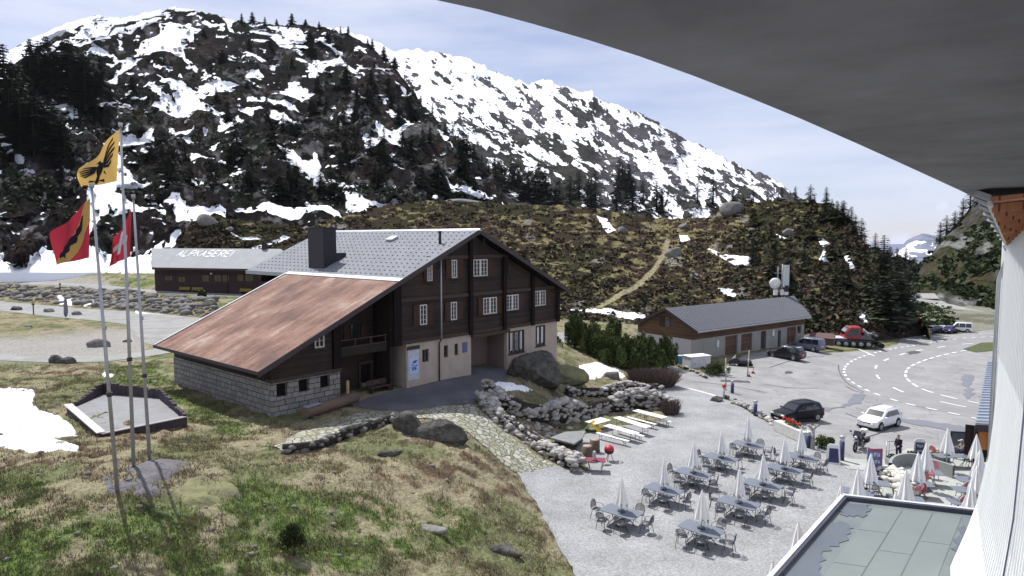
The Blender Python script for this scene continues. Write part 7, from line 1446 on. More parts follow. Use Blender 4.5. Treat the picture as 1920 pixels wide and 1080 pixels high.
boulder('boulder', 1345, 752, (.75, .5, .45), 'brown leaning rock at the foot of the red-topped post', M_ROCKD, 71, .4); boulder('boulder', 1362, 748, (.4, .35, .45), 'small dark rock right against the red-topped post', M_ROCKD, 72); boulder('boulder', 1384, 758, (.8, .45, .35), 'pale rock starting the stone border by the first bollard', M_ROCKP, 73)
for px, y0, y1, lb in ((1361,732,672,'tall thin yellowish pole by the parking edge, left one'),(1401,706,657,'tall thin leaning pole before the snowmobile, right one')):
    b = G(px, y0); r = Vector(ray(px+(4 if px > 1380 else 0), y1)); tp = Vector((0, 0, H))+r*(b.y/r.y); t = thing('snow_pole', lb, 'pole', b, group='snow poles on the car park'); MB().tube([(0, 0, -.1), tp-b], .055, 6).build('pole', mat('yellowed_pole', (0.42, 0.38, 0.24), 0.7), t); MB().tube([(tp-b)*.55, (tp-b)*.68], .06, 6).build('band', M_WHITE, t)
t = thing('antler_post', 'pale carved post with branching antler-like top by the flower trough', 'sculpture', G(1523, 842)); MB().tube([(0, 0, -.1), (0.03, 0, .7), (.0, 0, 1.5)], [.17, .14, .12], 10).build('post', M_ROCKP, t)
for s in (-1, 1): MB().tube([(0, 0, 1.4), (s*.18, 0, 1.62), (s*.34, 0, 1.78), (s*.48, 0, 1.72)], [.09, .1, .09, .06], 8).tube([(s*.18, 0, 1.62), (s*.16, .05, 1.86)], [.07, .04], 6).build('antler', M_ROCKP, t)
a, b = P(1456, 800, 0), P(1512, 824, 0); t = thing('flower_trough', 'long white stone trough with red flowers before the black SUV', 'planter', (a.x, a.y, 0), math.atan2(b.y-a.y, b.x-a.x)); Lq = (b-a).length
MB().box2((0, -.3, -.3), (Lq, .5, .55)).build('trough', mat('white_stone', (0.62, 0.61, 0.58), 0.85, col2=(0.48, 0.47, 0.45), ns=3), t, bevel=.03)
def leafball(name, n, size, c, m, parent, seed=0, leaf=.08, up=0.0):
    rg = np.random.default_rng(seed); d = rg.normal(size=(n, 3)); d /= np.linalg.norm(d, axis=1)[:, None]; r = rg.random(n)**.45; cen = d*r[:, None]*np.array(size)+np.array(c); a = rg.normal(size=(n, 3)); a[:, 2] += up*3; a /= np.linalg.norm(a, axis=1)[:, None]; b = np.cross(a, rg.normal(size=(n, 3))); b /= np.linalg.norm(b, axis=1)[:, None]
    s_ = leaf*(.6+.8*rg.random(n))[:, None]; V = np.stack([cen-a*s_, cen+b*s_*.5, cen+a*s_, cen-b*s_*.5], 1).reshape(-1, 3); return np_mesh(name, V, np.arange(n*4).reshape(-1, 4), m, parent=parent)
def leafmat(name, c1, c2, tr=.25):
    m, t, b = newmat(name); lk = t.links.new; oi = nnode(t, 'ShaderNodeTexCoord'); n_ = nnode(t, 'ShaderNodeTexNoise', Scale=2.2, Detail=5.0); lk(oi.outputs['Object'], n_.inputs['Vector']); r = nnode(t, 'ShaderNodeValToRGB'); r.color_ramp.elements[0].position = .35; r.color_ramp.elements[1].position = .65; r.color_ramp.elements[0].color = rgb(c2); r.color_ramp.elements[1].color = rgb(c1)
    lk(n_.outputs['Fac'], r.inputs[0]); lk(r.outputs[0], b.inputs['Base Color']); b.inputs['Roughness'].default_value = .85; b.inputs['Specular IOR Level'].default_value = .2; return m
M_LEAF = leafmat('leaf_green', (0.09, 0.13, 0.04), (0.04, 0.06, 0.02)); M_FLOW = mat('red_flowers', (0.65, 0.04, 0.02), 0.7, ns=9); M_YFL = mat('yellow_flowers', (0.7, 0.5, 0.05), 0.7, ns=9)
leafball('foliage', 260, (Lq*.4, .3, .22), (Lq*.55, .1, .7), M_LEAF, t, 1); leafball('flowers', 200, (Lq*.32, .3, .2), (Lq*.45, .15, .85), M_FLOW, t, 2, .07)['kind'] = 'stuff'
for px, py, s_, lb in ((1541,840,.55,'round green shrub between the antler post and the folding board'),(1556,836,.35,'smaller sprig of green right of the round shrub')):
    t = thing('shrub', lb, 'shrub', G(px, py)); leafball('foliage', 500, (s_, s_*.8, s_), (0, 0, s_*.9), M_LEAF, t, px, .09); MB().tube([(0, 0, 0), (0.02, 0, s_)], .03, 6).build('stem', M_BEAM2, t)
# folding board
t = thing('folding_board', 'white folding A-board with two dark blue panels', 'sign', G(1562, 868), math.radians(160))
for s in (-1, 1):
    A = [(-.42, s*.36, 0), (.42, s*.36, 0), (.38, s*.03, 1.22), (-.38, s*.03, 1.22)]; MB().prism(A, (0, s*.04, 0)).build('frame', M_WHITE, t); B = [Vector(A[0]).lerp(Vector(A[2]), .12)+Vector((0, s*.043, 0)), Vector(A[1]).lerp(Vector(A[3]), .12)+Vector((0, s*.043, 0)), Vector(A[2]).lerp(Vector(A[0]), .14)+Vector((0, s*.043, 0)), Vector(A[3]).lerp(Vector(A[1]), .14)+Vector((0, s*.043, 0))]; MB().prism(B, (0, s*.012, 0)).build('panel', M_DBL, t)
MB().box((0, 0, 1.27), (.6, .06, .12)).build('header', M_WHITE, t, bevel=.03)
def scribble(mb, x0, x1, z, h, y, seed, n):
    r_ = random.Random(seed); w = (x1-x0)/n
    for k in range(n):
        cx = x0+w*(k+.5); mb.box((cx-w*.25, y, z), (w*.14, .006, h)); mb.box((cx+w*.22, y, z+r_.choice((-1, 0, 1))*h*.1), (w*.14, .006, h*.8)); mb.box((cx, y, z+r_.choice((-.4, 0, .4))*h), (w*.45, .006, h*.16))
t = thing('standing_sign', 'white round-topped pavement sign with dark lettering panel', 'sign', G(1722, 862), math.radians(165)); MB().prism([(-.36, 0, 0), (.36, 0, 0), (.36, .1, 1.35), (.2, .1, 1.55), (-.2, .1, 1.55), (-.36, .1, 1.35)], (0, .05, 0)).build('board', M_WHITE, t)
MB().prism([(-.27, .158, .45), (.27, .158, .45), (.27, .215, 1.3), (-.27, .215, 1.3)], (0, .012, 0)).build('panel', M_DBL, t)
mb = MB(); scribble(mb, -.22, .22, 1.05, .2, .215, 3, 3); scribble(mb, -.2, .2, .7, .14, .2, 4, 4); mb.build('lettering', M_WHITE, t); t.rotation_euler = (0, 0, math.radians(165))
t = thing('banner', 'blue banner with white lettering and red edges, standing beside the paved terrace', 'banner', G(1638, 898), math.radians(8)); MB().box((0, 0, 1.05), (.95, .03, 1.75)).build('cloth', mat('banner_blue', (0.07, 0.08, 0.22), 0.7, col2=(0.12, 0.14, 0.32), ns=1.5), t); MB().box((.5, -.003, 1.05), (.09, .035, 1.75)).box((0, -.003, 1.9), (.9, .035, .1)).build('border', mat('banner_red', (0.42, 0.04, 0.07), 0.7), t)
mb = MB(); scribble(mb, -.36, .40, 1.58, .26, -.022, 7, 3); scribble(mb, -.38, .40, 1.12, .20, -.022, 8, 4); scribble(mb, -.36, .36, .72, .14, -.022, 9, 5); scribble(mb, -.3, .3, .42, .10, -.022, 10, 4); mb.build('lettering', M_WHITE, t); MB().box((0, .1, .08), (1.0, .5, .12)).build('foot', M_WHITE, t)
for s in (-.47, .47): MB().tube([(s, .03, 0), (s, .03, 2.0)], .02, 6).build('pole', M_ALU, t)
# handrail, planters, curved wall
hp_ = [(1661,866,822),(1668,866,828),(1680,862,838)]; q0 = G(1661, 868); t = thing('handrail', 'tubular steel handrail between terrace steps and the standing person', 'railing', q0)
pts = [G(a_, b_)-q0 for a_, b_ in ((1661,868),(1666,866),(1690,850))]
MB().tube([pts[0], pts[0]+Vector((0, 0, 1.5)), pts[2]+Vector((0, 0, .9)), pts[2]], .03, 6).build('rail', M_ALU, t); MB().tube([pts[1], pts[1]+Vector((0, 0, 1.35))], .025, 6).build('post', M_ALU, t); MB().tube([pts[0]+Vector((0, 0, .8)), pts[2]+Vector((0, 0, .4))], .02, 6).build('rail', M_ALU, t)
M_PLN = mat('grey_planter', (0.33, 0.34, 0.33), 0.8, ns=4)
for px, py, w, lb, fl in ((1672,872,.7,'grey planter at the foot of the handrail',0),(1709,866,.8,'dark leafed planter before the white standing sign',0),(1758,866,1.5,'long planter with yellow and pink flowers near the seated man',1),(1668,952,.5,'small green pot just over the annex parapet',0),(1690,905,.4,'bright green tuft on the stacked stone wall',0)):
    t = thing('planter', lb, 'planter', G(px, py, .04), 0.1); MB().box((0, 0, .22), (w, .45, .44), taper=1.08).build('pot', M_PLN, t, bevel=.02); leafball('foliage', 220, (w*.5, .28, .2), (0, 0, .55), M_LEAF, t, px, .07)
    if fl: leafball('flowers', 120, (w*.45, .25, .15), (0, 0, .68), M_YFL, t, 5, .06)['kind'] = 'stuff'; leafball('flowers', 60, (w*.4, .25, .12), (0.1, 0, .72), mat('pink_flowers', (0.7, 0.25, 0.3), 0.7), t, 6, .06)['kind'] = 'stuff'
cw = [G(*p, .04) for p in ((1668,893),(1671,884),(1682,877),(1700,874),(1720,876),(1745,884),(1790,899))]; cw = resample(spline(cw, 8), .4); mb = MB()
for a, b in zip(cw, cw[1:]):
    d = (b-a); d.z = 0; n = Vector((-d.y, d.x, 0)).normalized()*.09; z0, z1 = -.2, .85; mb.add([a-n+Vector((0, 0, z0)), b-n+Vector((0, 0, z0)), b+n+Vector((0, 0, z0)), a+n+Vector((0, 0, z0)), a-n+Vector((0, 0, z1)), b-n+Vector((0, 0, z1)), b+n+Vector((0, 0, z1)), a+n+Vector((0, 0, z1))], [(0, 3, 2, 1), (4, 5, 6, 7), (0, 1, 5, 4), (2, 3, 7, 6)])
o = mb.build('concrete_wall', mat('smooth_concrete', (0.30, 0.31, 0.31), 0.8, col2=(0.24, 0.25, 0.25), ns=.8)); tag(o, 'curved grey concrete wall across the middle of the lodge terrace', 'wall')
t = thing('glass_screen', 'framed glass windbreak behind the seated man', 'screen', G(1812, 853), math.radians(-12)); MB().box2((-1.1, -.03, 0), (-1.0, .03, 1.7)).box2((1.0, -.03, 0), (1.1, .03, 1.7)).box2((-1.0, -.03, 1.6), (1.0, .03, 1.7)).box2((-1.0, -.03, .1), (1.0, .03, .2)).build('frame', M_TRIM, t); MB().box2((-1.0, -.01, .2), (1.0, .01, 1.6)).build('pane', mat('smoky_glass', (0.10, 0.12, 0.15), 0.1, ns=1), t)
# corner with red table, lantern, kettle grill, stumps, slate slab
c = P(1117, 861, .74); t = thing('red_table', 'dusty red folding table at the end of the dry-stone wall', 'table', (c.x, c.y, g(c.x, c.y)+.02), -.1); MB().box((0, 0, .72), (1.25, .85, .04)).build('tabletop', mat('dusty_red', (0.23, 0.065, 0.10), 0.8, col2=(0.17, 0.045, 0.07), ns=4), t, bevel=.01)
for s in (-1, 1): MB().tube([(s*.5, -.35, .7), (s*.35, -.3, 0)], .02, 6).tube([(s*.5, .35, .7), (s*.35, .3, 0)], .02, 6).bar((s*.42, -.32, .35), (s*.42, .32, .35), .025).build('leg_frame', M_STEEL, t)
l = thing('lantern', 'tall grey lantern with a red foot on the dusty red table', 'lantern', (c.x-.1, c.y-.1, t.location.z+.745)); MB().lathe([(.13, .06), (.11, .55), (.03, .62)], n=8, smooth=False).build('housing', M_ZINC, l); MB().lathe([(.17, 0), (.17, .05), (.03, .06)], n=12).build('foot', mat('signal_red', (0.5, 0.02, 0.04), 0.5), l)
t = thing('kettle_grill', 'round red-lidded kettle grill beside the red table', 'grill', G(1142, 864)); MB().lathe([(.05, .45), (.28, .55), (.33, .72), (.33, .76), (.05, .76)], n=16).build('bowl', M_TRIM, t); MB().lathe([(.34, .77), (.30, .95), (.16, 1.07), (.03, 1.1)], n=16).build('lid', mat('signal_red', (0.5, 0.02, 0.04), 0.5), t)
for k in range(3): a = k*2.1; MB().tube([(.1*math.cos(a), .1*math.sin(a), .5), (.3*math.cos(a), .3*math.sin(a), 0)], .022, 6).build('leg', mat('signal_red', (0.5, 0.02, 0.04), 0.5), t)
boulder('boulder', 1135, 872, (.45, .3, .16), 'flat white stone between red table and grill', M_ROCKP, 81, 0, .3); boulder('boulder', 1160, 868, (.42, .3, .14), 'flat white stone right of the kettle grill', M_ROCKP, 82, .2, .3)
for px, py, r_, h_, lb in ((1101,862,.36,.95,'nearer of two thick tree stumps behind the red table'),(1115,848,.36,.9,'farther of two thick tree stumps, with a pale plate on top')):
    t = thing('tree_stump', lb, 'stump', G(px, py)); MB().lathe([(r_*1.08, -.1), (r_, .3), (r_*.98, h_), (.02, h_)], n=18).build('trunk', mat('stump_bark', (0.17, 0.13, 0.10), 0.9, col2=(0.09, 0.065, 0.05), ns=6, bump=.8), t); MB().lathe([(r_*.85, h_+.002), (r_*.85, h_+.03), (.02, h_+.03)], n=18).build('cut_face', mat('cut_wood', (0.40, 0.33, 0.27), 0.9, ns=8), t)
q = [P(*p, .62) for p in ((1031,822),(1060,811),(1098,809),(1092,823),(1076,834))]; cc = sum(q, Vector())/5; t = thing('slate_slab', 'big grey slate slab raised on stones beside the stumps', 'slab', (cc.x, cc.y, g(cc.x, cc.y))); MB().prism([(p.x-cc.x, p.y-cc.y, .55) for p in q], (0, 0, .12)).build('slab', mat('slate', (0.24, 0.245, 0.25), 0.8, col2=(0.18, 0.185, 0.19), ns=2), t)
for k, (x, y) in enumerate(((-.8, .1), (.6, .3), (.3, -.5))): np_mesh('support_stone', rockV(ICO2[0], 90+k, (.3, .25, .3))+np.array([x, y, .28]), ICO2[1], M_ROCKD, parent=t)
# skip / white container, bin, low kerb
c = G(1306, 688); t = thing('storage_box', 'large white storage box with a lid in front of the service building', 'box', c, FS.rz-.25); MB().box2((-1.45, -.8, 0), (1.45, .8, 1.35)).build('box', mat('box_grey_white', (0.60, 0.60, 0.64), 0.6, ns=2), t, bevel=.03); MB().box2((-1.52, -.87, 1.352), (1.52, .87, 1.45)).build('lid', M_WHITE, t, bevel=.03); MB().box2((-1.0, -.82, .5), (-.7, -.80, .7)).build('latch', M_ZINC, t)
t = thing('rubbish_bin', 'small blue bin with a white lid left of the storage box', 'bin', G(1273, 681)); MB().box((0, 0, .45), (.7, .6, .9), taper=1.1).build('bin', mat('bin_blue', (0.03, 0.18, 0.38), 0.5), t, bevel=.03); MB().box((0, 0, .95), (.8, .7, .08)).build('lid', M_HL, t, bevel=.02)
drystone('stone_kerb_wall', [(1272,688),(1300,697),(1328,712)], .3, .3, 'low stone kerb curving round the verge below the storage box', M_ROCKP, 8, 4, sz=.15)
for px, py, h, lb, m in ((63,589,1.9,'thin reddish post standing on the roadside meadow',mat('red_brown_post',(0.16,0.06,0.05),.8)),(113,547,1.9,'thin dark post on the bank left of the stone pillar',M_BEAM)):
    t = thing('signpost', lb, 'post', G(px, py)); MB().tube([(0, 0, -.2), (0, 0, h)], .09, 8).build('post', m, t); MB().box((0, 0, h*.82), (.5, .06, .22)).build('board', m, t)
t = thing('stone_pillar', 'rough upright stone pillar beside the left road', 'pillar', G(124, 597)); W = rockV(ICO3[0], 77, (.42, .35, 1.9), amp=.15); W[:, 2] += 1.5; np_mesh('pillar', W, ICO3[1], mat('violet_grey_stone', (0.24, 0.235, 0.27), .9, col2=(0.15, .145, .17), ns=3, bump=.7), True, parent=t)
t = thing('information_board', 'small green-framed board on posts between chalet and pines', 'sign', G(1067, 630), .3)
MB().box((0, 0, 1.3), (1.2, .06, .9)).build('panel', mat('board_grey', (0.35, 0.37, 0.42), .7), t); MB().box((0, 0, 1.78), (1.3, .1, .08)).build('header', mat('board_green', (.05, .2, .13), .7), t)
for s in (-.6, .6): MB().tube([(s, 0, -.1), (s, 0, 1.8)], .05, 6).build('post', M_BEAM2, t)
for px, py, lb in ((1404,706,'red and white traffic cone left by the leaning pole'),(1412,700,'second traffic cone a little behind the leaning pole')):
    t = thing('traffic_cone', lb, 'cone', G(px, py)); MB().lathe([(.17, .03), (.09, .4), (.02, .62)], n=12).build('cone', mat('cone_red', (0.6, 0.12, 0.06), .6), t); MB().lathe([(.125, .25), (.095, .40), (.02, .4)], n=12).build('band', M_WHITE, t); MB().box((0, 0, .02), (.42, .42, .04)).build('base', M_TRIM, t)
# ================================================================ vegetation
M_CON = leafmat('dark_needles', (0.042, 0.055, 0.027), (0.015, 0.020, 0.011)); M_CON2 = leafmat('green_needles', (0.060, 0.080, 0.030), (0.020, 0.030, 0.012)); M_BARK = mat('bark', (0.10, 0.075, 0.06), .95, ns=6)
def conifer_mesh(seed, wide, m, name='conifer', lv=17, nb=13):
    rg = np.random.default_rng(seed); V = []; n = 0
    for i in range(lv):
        z = .10+.88*i/(lv-1); prof = (1-z)**.6*wide*(1+.3*math.sin(i*1.3+seed))*(.75+.25*min(1, z*4))+.03
        for k in range(nb):
            if rg.random() < .16: continue
            a = rg.random()*6.283; ln = prof*rg.uniform(.55, 1.15); dr = -.25*ln+rg.uniform(-.02, .02)
            d = np.array([math.cos(a), math.sin(a), 0]); sd_ = np.array([-d[1], d[0], 0]); b0 = np.array([0, 0, z])
            for j in range(3):
                f0, f1 = j/3, (j+1.25)/3; p0 = b0+d*ln*f0+np.array([0, 0, dr*f0]); p1 = b0+d*ln*f1+np.array([0, 0, dr*f1+.01]); w = ln*.34*(1-f0*.4)+.008
                V += [p0, p0*.5+p1*.5+sd_*w+rg.normal(size=3)*.006, p1, p0*.5+p1*.5-sd_*w+rg.normal(size=3)*.006-np.array([0, 0, .012])]; n += 1
    me_o = np_mesh(name, np.array(V), np.arange(n*4).reshape(-1, 4), m); me = me_o.data; bpy.data.objects.remove(me_o); return me
CM = [conifer_mesh(s, w, m) for s, w, m in ((1, .27, M_CON), (2, .22, M_CON), (3, .36, M_CON), (4, .30, M_CON2))]
tk = MB().tube([(0, 0, -.05), (0, 0, .45), (0, 0, .98)], [.03, .02, .004], 6).build('trunk', M_BARK); TKM = tk.data; bpy.data.objects.remove(tk)
def tree(p, h, v, label, group, rz=0., lean=0., w=1.0):
    t = thing('conifer', label, 'tree', p, rz, group); t.scale = (h*w, h*w, h); c = bpy.data.objects.new('crown', CM[v]); link(c, t); k = bpy.data.objects.new('trunk', TKM); link(k, t); return t
tr = random.Random(21); NT = 0
def scatter(surf, n, box, h, label, group, weight=None, vs=(0, 1, 2), maxs=-0.3):
    global NT; k = 0; tries = 0
    while k < n and tries < n*30:
        tries += 1; px, py = tr.uniform(box[0], box[2]), tr.uniform(box[1], box[3])
        if weight and tr.random() > weight(px, py): continue
        i = int(np.clip(np.interp(px, surf['PX'], np.arange(surf['nu'])), 0, surf['nu']-1))
        if py < surf['PYg'][i].min()+1 or py > surf['PYg'][i].max()-1: continue
        p, s_ = on(surf, px, py)
        if s_ > maxs: continue
        tree(p-Vector((0, 0, .3)), tr.uniform(*h), tr.choice(vs), label, group, tr.uniform(0, 6), w=tr.uniform(.85, 1.35)); k += 1; NT += 1
def ridge_trees(surf, pxs, h, label, group, dy=4, vs=(0, 1, 2)):
    for px in pxs:
        i = int(np.clip(np.interp(px, surf['PX'], np.arange(surf['nu'])), 0, surf['nu']-1)); p, s_ = on(surf, px, surf['ry'][i]+tr.uniform(1, dy)); tree(p-Vector((0, 0, .5)), tr.uniform(*h), tr.choice(vs), label, group, tr.uniform(0, 6), w=tr.uniform(.8, 1.3))
gA = 'conifers on the rocky left mountainside'; gB = 'conifers at the foot of the snowy range'; gC = 'conifers on the heather hill above the service building'; gD = 'conifers on the gorge slopes'
scatter(SN_NEAR, 26, (0, 140, 170, 300), (16, 26), 'dark conifer on the shaded cliffs at the far left', gA); scatter(SN_NEAR, 34, (180, 60, 640, 260), (6, 10), 'dark conifer between the upper snow patches of the left mountain', gA)
scatter(SN_NEAR, 26, (280, 280, 640, 390), (8, 13), 'dark conifer on the lower cliffs above the alpine dairy', gA); scatter(SN_NEAR, 40, (640, 110, 930, 360), (8, 14), 'dark conifer on the steep right flank of the left mountain', gA, lambda x, y: .3+.7*(y > (x-640)*.85+90))
ridge_trees(SN_NEAR, [455,475,498,520,548,575,600,640,655,690,700,722,742,760,775,790,812,835,850,862,875,890,905,918], (5, 10), 'dark conifer on the skyline of the left mountain', gA)
scatter(SN_BACK, 46, (930, 330, 1340, 405), (15, 26), 'dark conifer in the snow at the foot of the snowy range', gB, lambda x, y: .25+.75*(y > 345+(x-930)*.1), maxs=3)
ridge_trees(SN_HILL, [1375,1395,1414,1460,1466,1492,1520,1527,1549,1560,1572,1579,1590,1597,1604,1616,1622], (2.5, 6), 'conifer on the skyline of the hill above the service building', gC)
scatter(SN_HILL, 26, (1400, 395, 1640, 560), (3, 6.5), 'dark green conifer on the steep hill right of the snow patches', gC, lambda x, y: .2+.8*(x > 1480), (0, 1, 3)); scatter(SN_HILL, 12, (1640, 500, 1725, 620), (6, 9), 'dark conifer at the cliff end of the hill above the road', gC)
scatter(SN_WOOD, 34, (1600, 470, 1800, 590), (9, 14), 'distant dark conifer in the gorge beyond the hill', gD, vs=(0, 1)); ridge_trees(SN_WOOD, [1668,1684,1700,1716,1730,1745,1760], (6, 10), 'distant dark conifer on the gorge skyline', gD, vs=(0, 1))
p, _s = on(SN_WOOD, 1656, 505); tree(PD(1656, 508, 300), 14, 1, 'single tall conifer standing free against the sky at the gorge mouth', 'lone conifers', w=1.2)
ridge_trees(SN_GORGE, [1762,1775,1790,1806,1820,1834], (8, 13), 'dark conifer on the skyline of the right-hand rocky slope', gD, dy=8)
p, _s = on(SN_HILL, 1453, 525); tree(p, 9.5, 1, 'slender dark conifer right behind the roof antenna', 'lone conifers', w=.9)
print('trees', NT)
# low clumps: heather, scrub, boulders seen as one mass
def clumpset(name, label, surf, n, box, size, m, seed, test=None, k=9, leaf=.5, cat='shrubs', flat=.55, thr=-.25):
    rg = np.random.default_rng(seed); px = rg.uniform(box[0], box[2], n); py = rg.uniform(box[1], box[3], n); VS = []
    ii = np.clip(np.interp(px, surf['PX'], np.arange(surf['nu'])), 0, surf['nu']-1).astype(int); jj = np.argmin(np.abs(surf['PYg'][ii]-py[:, None]), 1); ok = (py > surf['PYg'][ii].min(1)) & (py < surf['PYg'][ii].max(1)) & (surf['sn'][ii, jj] < thr)
    if test is not None: ok &= test(px, py, surf['x'][ii, jj], surf['y'][ii, jj], surf['z'][ii, jj], rg)
    ii, jj = ii[ok], jj[ok]; c = np.stack([surf['x'][ii, jj], surf['y'][ii, jj], surf['z'][ii, jj]], 1); N = len(c); s_ = rg.uniform(*size, N)
    d = rg.normal(size=(N, k, 3)); d /= np.linalg.norm(d, axis=2)[..., None]; d[..., 2] = np.abs(d[..., 2])*flat; cen = c[:, None]+d*s_[:, None, None]*np.array([1.3, 1.0, 1.0]); a = rg.normal(size=(N, k, 3)); a[..., 2] *= .5; a /= np.linalg.norm(a, axis=2)[..., None]; b = np.cross(a, rg.normal(size=(N, k, 3))); b /= np.linalg.norm(b, axis=2)[..., None]; w = (s_*leaf)[:, None, None]
    V = np.stack([cen-a*w, cen+b*w, cen+a*w, cen-b*w], 2).reshape(-1, 3); o = np_mesh(name, V, np.arange(len(V)).reshape(-1, 4), m); tag(o, label, cat, kind='stuff'); return o
def brownish(px, py, x, y, z, rg): return (pathd(px, py) > 9)
M_HEA = leafmat('heather_brown', (0.080, 0.058, 0.038), (0.032, 0.024, 0.017)); M_JUN = leafmat('juniper_green', (0.045, 0.052, 0.022), (0.018, 0.022, 0.010)); M_GSC = leafmat('scrub_green', (0.060, 0.080, 0.030), (0.025, 0.035, 0.015))
clumpset('heather', 'brown heather covering the hill behind the houses', SN_HILL, 5200, (340, 378, 1700, 625), (.35, 1.0), M_HEA, 3, brownish); clumpset('juniper_scrub', 'dark green juniper scrub scattered over the hill', SN_HILL, 1800, (340, 378, 1700, 625), (.4, 1.3), M_JUN, 4, lambda px, py, x, y, z, rg: (pathd(px, py) > 9) & (rg.random(len(px)) < .3+.7*(px > 1380)))
clumpset('scrub', 'low dark shrubs clinging to the left mountain', SN_NEAR, 4200, (0, 40, 930, 410), (.9, 2.2), M_CON, 5, lambda px, py, x, y, z, rg: fbm(px/30., py/20., o=3, s=90) > .45, k=8, leaf=.42, thr=-.9); clumpset('scrub', 'green scrub on the right-hand rocky slope', SN_GORGE, 1100, (1715, 420, 1900, 585), (1.0, 2.4), M_GSC, 6, lambda px, py, x, y, z, rg: (fbm(px/22., py/14., o=3, s=88) > .50) & (py < 535+(px-1722)*.30), k=12); clumpset('scrub', 'dark wood floor of the gorge slope', SN_WOOD, 1200, (1580, 470, 1800, 595), (2.0, 4.0), M_CON, 7)
clumpset('scrub', 'grey-green tussocks on the embankment below the mountain road', SN_EMB, 700, (1710, 570, 1890, 628), (.5, 1.4), M_GSC, 8, lambda px, py, x, y, z, rg: px < 1790)
# named boulders on the hill
for px, py, s_, lb in ((1268,480,3.2,'big rounded boulder beside the hill path'),(1372,400,5.2,'pale mossy rock knob on the hill skyline'),(1165,436,2.6,'pale pointed boulder near the crest of the hill'),(1283,425,2.2,'pale flat boulder above the hill path'),(1482,440,2.4,'round grey boulder among the conifers of the hill'),(1410,432,1.4,'small round grey boulder below the mossy knob'),(1435,465,1.0,'smallest round boulder on the hill, right of the long snow patch')):
    p, _s = on(SN_HILL, px, py); boulder('boulder', px, py, (s_, s_*.8, s_*.75), lb, M_ROCK, int(s_*10), .3, .3, at=p-Vector((0, 0, .3)), sub=ICO3)
for px, py, s_, lb in ((388,418,3.4,'large grey boulder in the snow gap above the dairy roof'),(432,432,1.4,'small boulder right of the grey boulder above the dairy'),(575,432,1.8,'pale boulder left of the chimney'),(868,378,5.0,'long pale slab on the hill crest above the chalet ridge')):
    p, _s = on(SN_HILL, px, py); boulder('boulder', px, py, (s_*(1.6 if px == 868 else 1), s_*.8, s_*(.22 if px == 868 else .7)), lb, M_ROCK, 50+px % 40, .2, .3, at=p-Vector((0, 0, .2)))
# mountain pines in front of the service building
def pine_crown(seed, n, size, m, leaf=.22):
    rg = np.random.default_rng(seed); ns = 34; VS = []
    base = rg.normal(size=(ns, 2))*np.array([size[0], size[1]])*.42; hh = size[2]*(1-.35*np.hypot(base[:, 0]/size[0], base[:, 1]/size[1])**1.3)*rg.uniform(.72, 1.08, ns)
    per = n//ns; cen = []; ax = []
    for i in range(ns):
        t_ = rg.random(per)**.8; z = hh[i]*(.10+.9*t_); r = .55*(1-t_*.75)+.06; a = rg.random(per)*6.283; rr = r*np.sqrt(rg.random(per)); cen.append(np.stack([base[i, 0]*(1+.25*t_)+rr*np.cos(a), base[i, 1]*(1+.25*t_)+rr*np.sin(a), z], 1)); ax.append(np.stack([np.cos(a)*.7, np.sin(a)*.7, np.full(per, 1.0)], 1)+rg.normal(size=(per, 3))*.35)
    cen = np.concatenate(cen); a = np.concatenate(ax); a /= np.linalg.norm(a, axis=1)[:, None]; b = np.cross(a, rg.normal(size=a.shape)); b /= np.linalg.norm(b, axis=1)[:, None]; w = leaf*rg.uniform(.6, 1.3, len(cen))[:, None]
    V = np.stack([cen-a*w*.6, cen+b*w*.28, cen+a*w, cen-b*w*.28], 1).reshape(-1, 3); o = np_mesh('crown', V, np.arange(len(V)).reshape(-1, 4), m); me = o.data; bpy.data.objects.remove(o); return me
M_PINE = leafmat('pine_needles', (0.105, 0.135, 0.042), (0.028, 0.042, 0.016)); PC = [pine_crown(s, 5200, (1.7, 1.5, 3.6), M_PINE) for s in (1, 2, 3)]
lm = MB(); rl_ = random.Random(4)
for k in range(7): a = k*.9; lm.tube([(0, 0, 0), (.5*math.cos(a), .5*math.sin(a), .8), (.8*math.cos(a), .8*math.sin(a), 2.4)], [.09, .06, .02], 6)
lo_ = lm.build('trunk', M_BARK); LMM = lo_.data; bpy.data.objects.remove(lo_)
for i, (px, py, h, w, lb) in enumerate(((1078,652,1.1,.9,'bushy mountain pine nearest the chalet corner'),(1108,664,1.1,1.05,'bushy mountain pine second from the chalet'),(1134,676,1.0,1.0,'bushy mountain pine left of the middle of the clump, in front'),(1150,662,1.15,1.1,'taller bushy pine at the back of the clump'),(1168,688,1.05,1.1,'dense bushy pine in the front middle of the clump'),(1192,694,1.05,1.05,'bushy mountain pine right of the middle, over the brown bush'),(1218,692,1.0,1.0,'bushy mountain pine second from the white gable'),(1248,690,1.15,.75,'narrow pointed pine in front of the white gable wall'),(1205,676,.95,1.0,'bushy pine behind, between the snow specks and the gable'))):
    t = thing('mountain_pine', lb, 'pine', G(px, py), i*1.3, 'bushy mountain pines by the road'); t.scale = (w, w, h); c = bpy.data.objects.new('crown', PC[i % 3]); link(c, t); k = bpy.data.objects.new('trunk', LMM); link(k, t)
t = thing('juniper_bush', 'low bright green conifer bush at the verge tip by the snow pole', 'bush', G(1340, 702)); c = bpy.data.objects.new('crown', PC[1]); link(c, t); c.scale = (.75, .7, .42); k = bpy.data.objects.new('trunk', LMM); link(k, t); k.scale = (.6, .6, .3)
t = thing('young_pine', 'small dark pine alone in the foreground meadow', 'pine', G(552, 1042)); t.scale = (.72,)*3; c = bpy.data.objects.new('crown', pine_crown(9, 2600, (.55, .5, 1.45), M_CON2, .11)); link(c, t); c.location = (0, 0, .35); MB().tube([(0, 0, -.1), (0, 0, .9)], .05, 6).build('trunk', M_BARK, t)
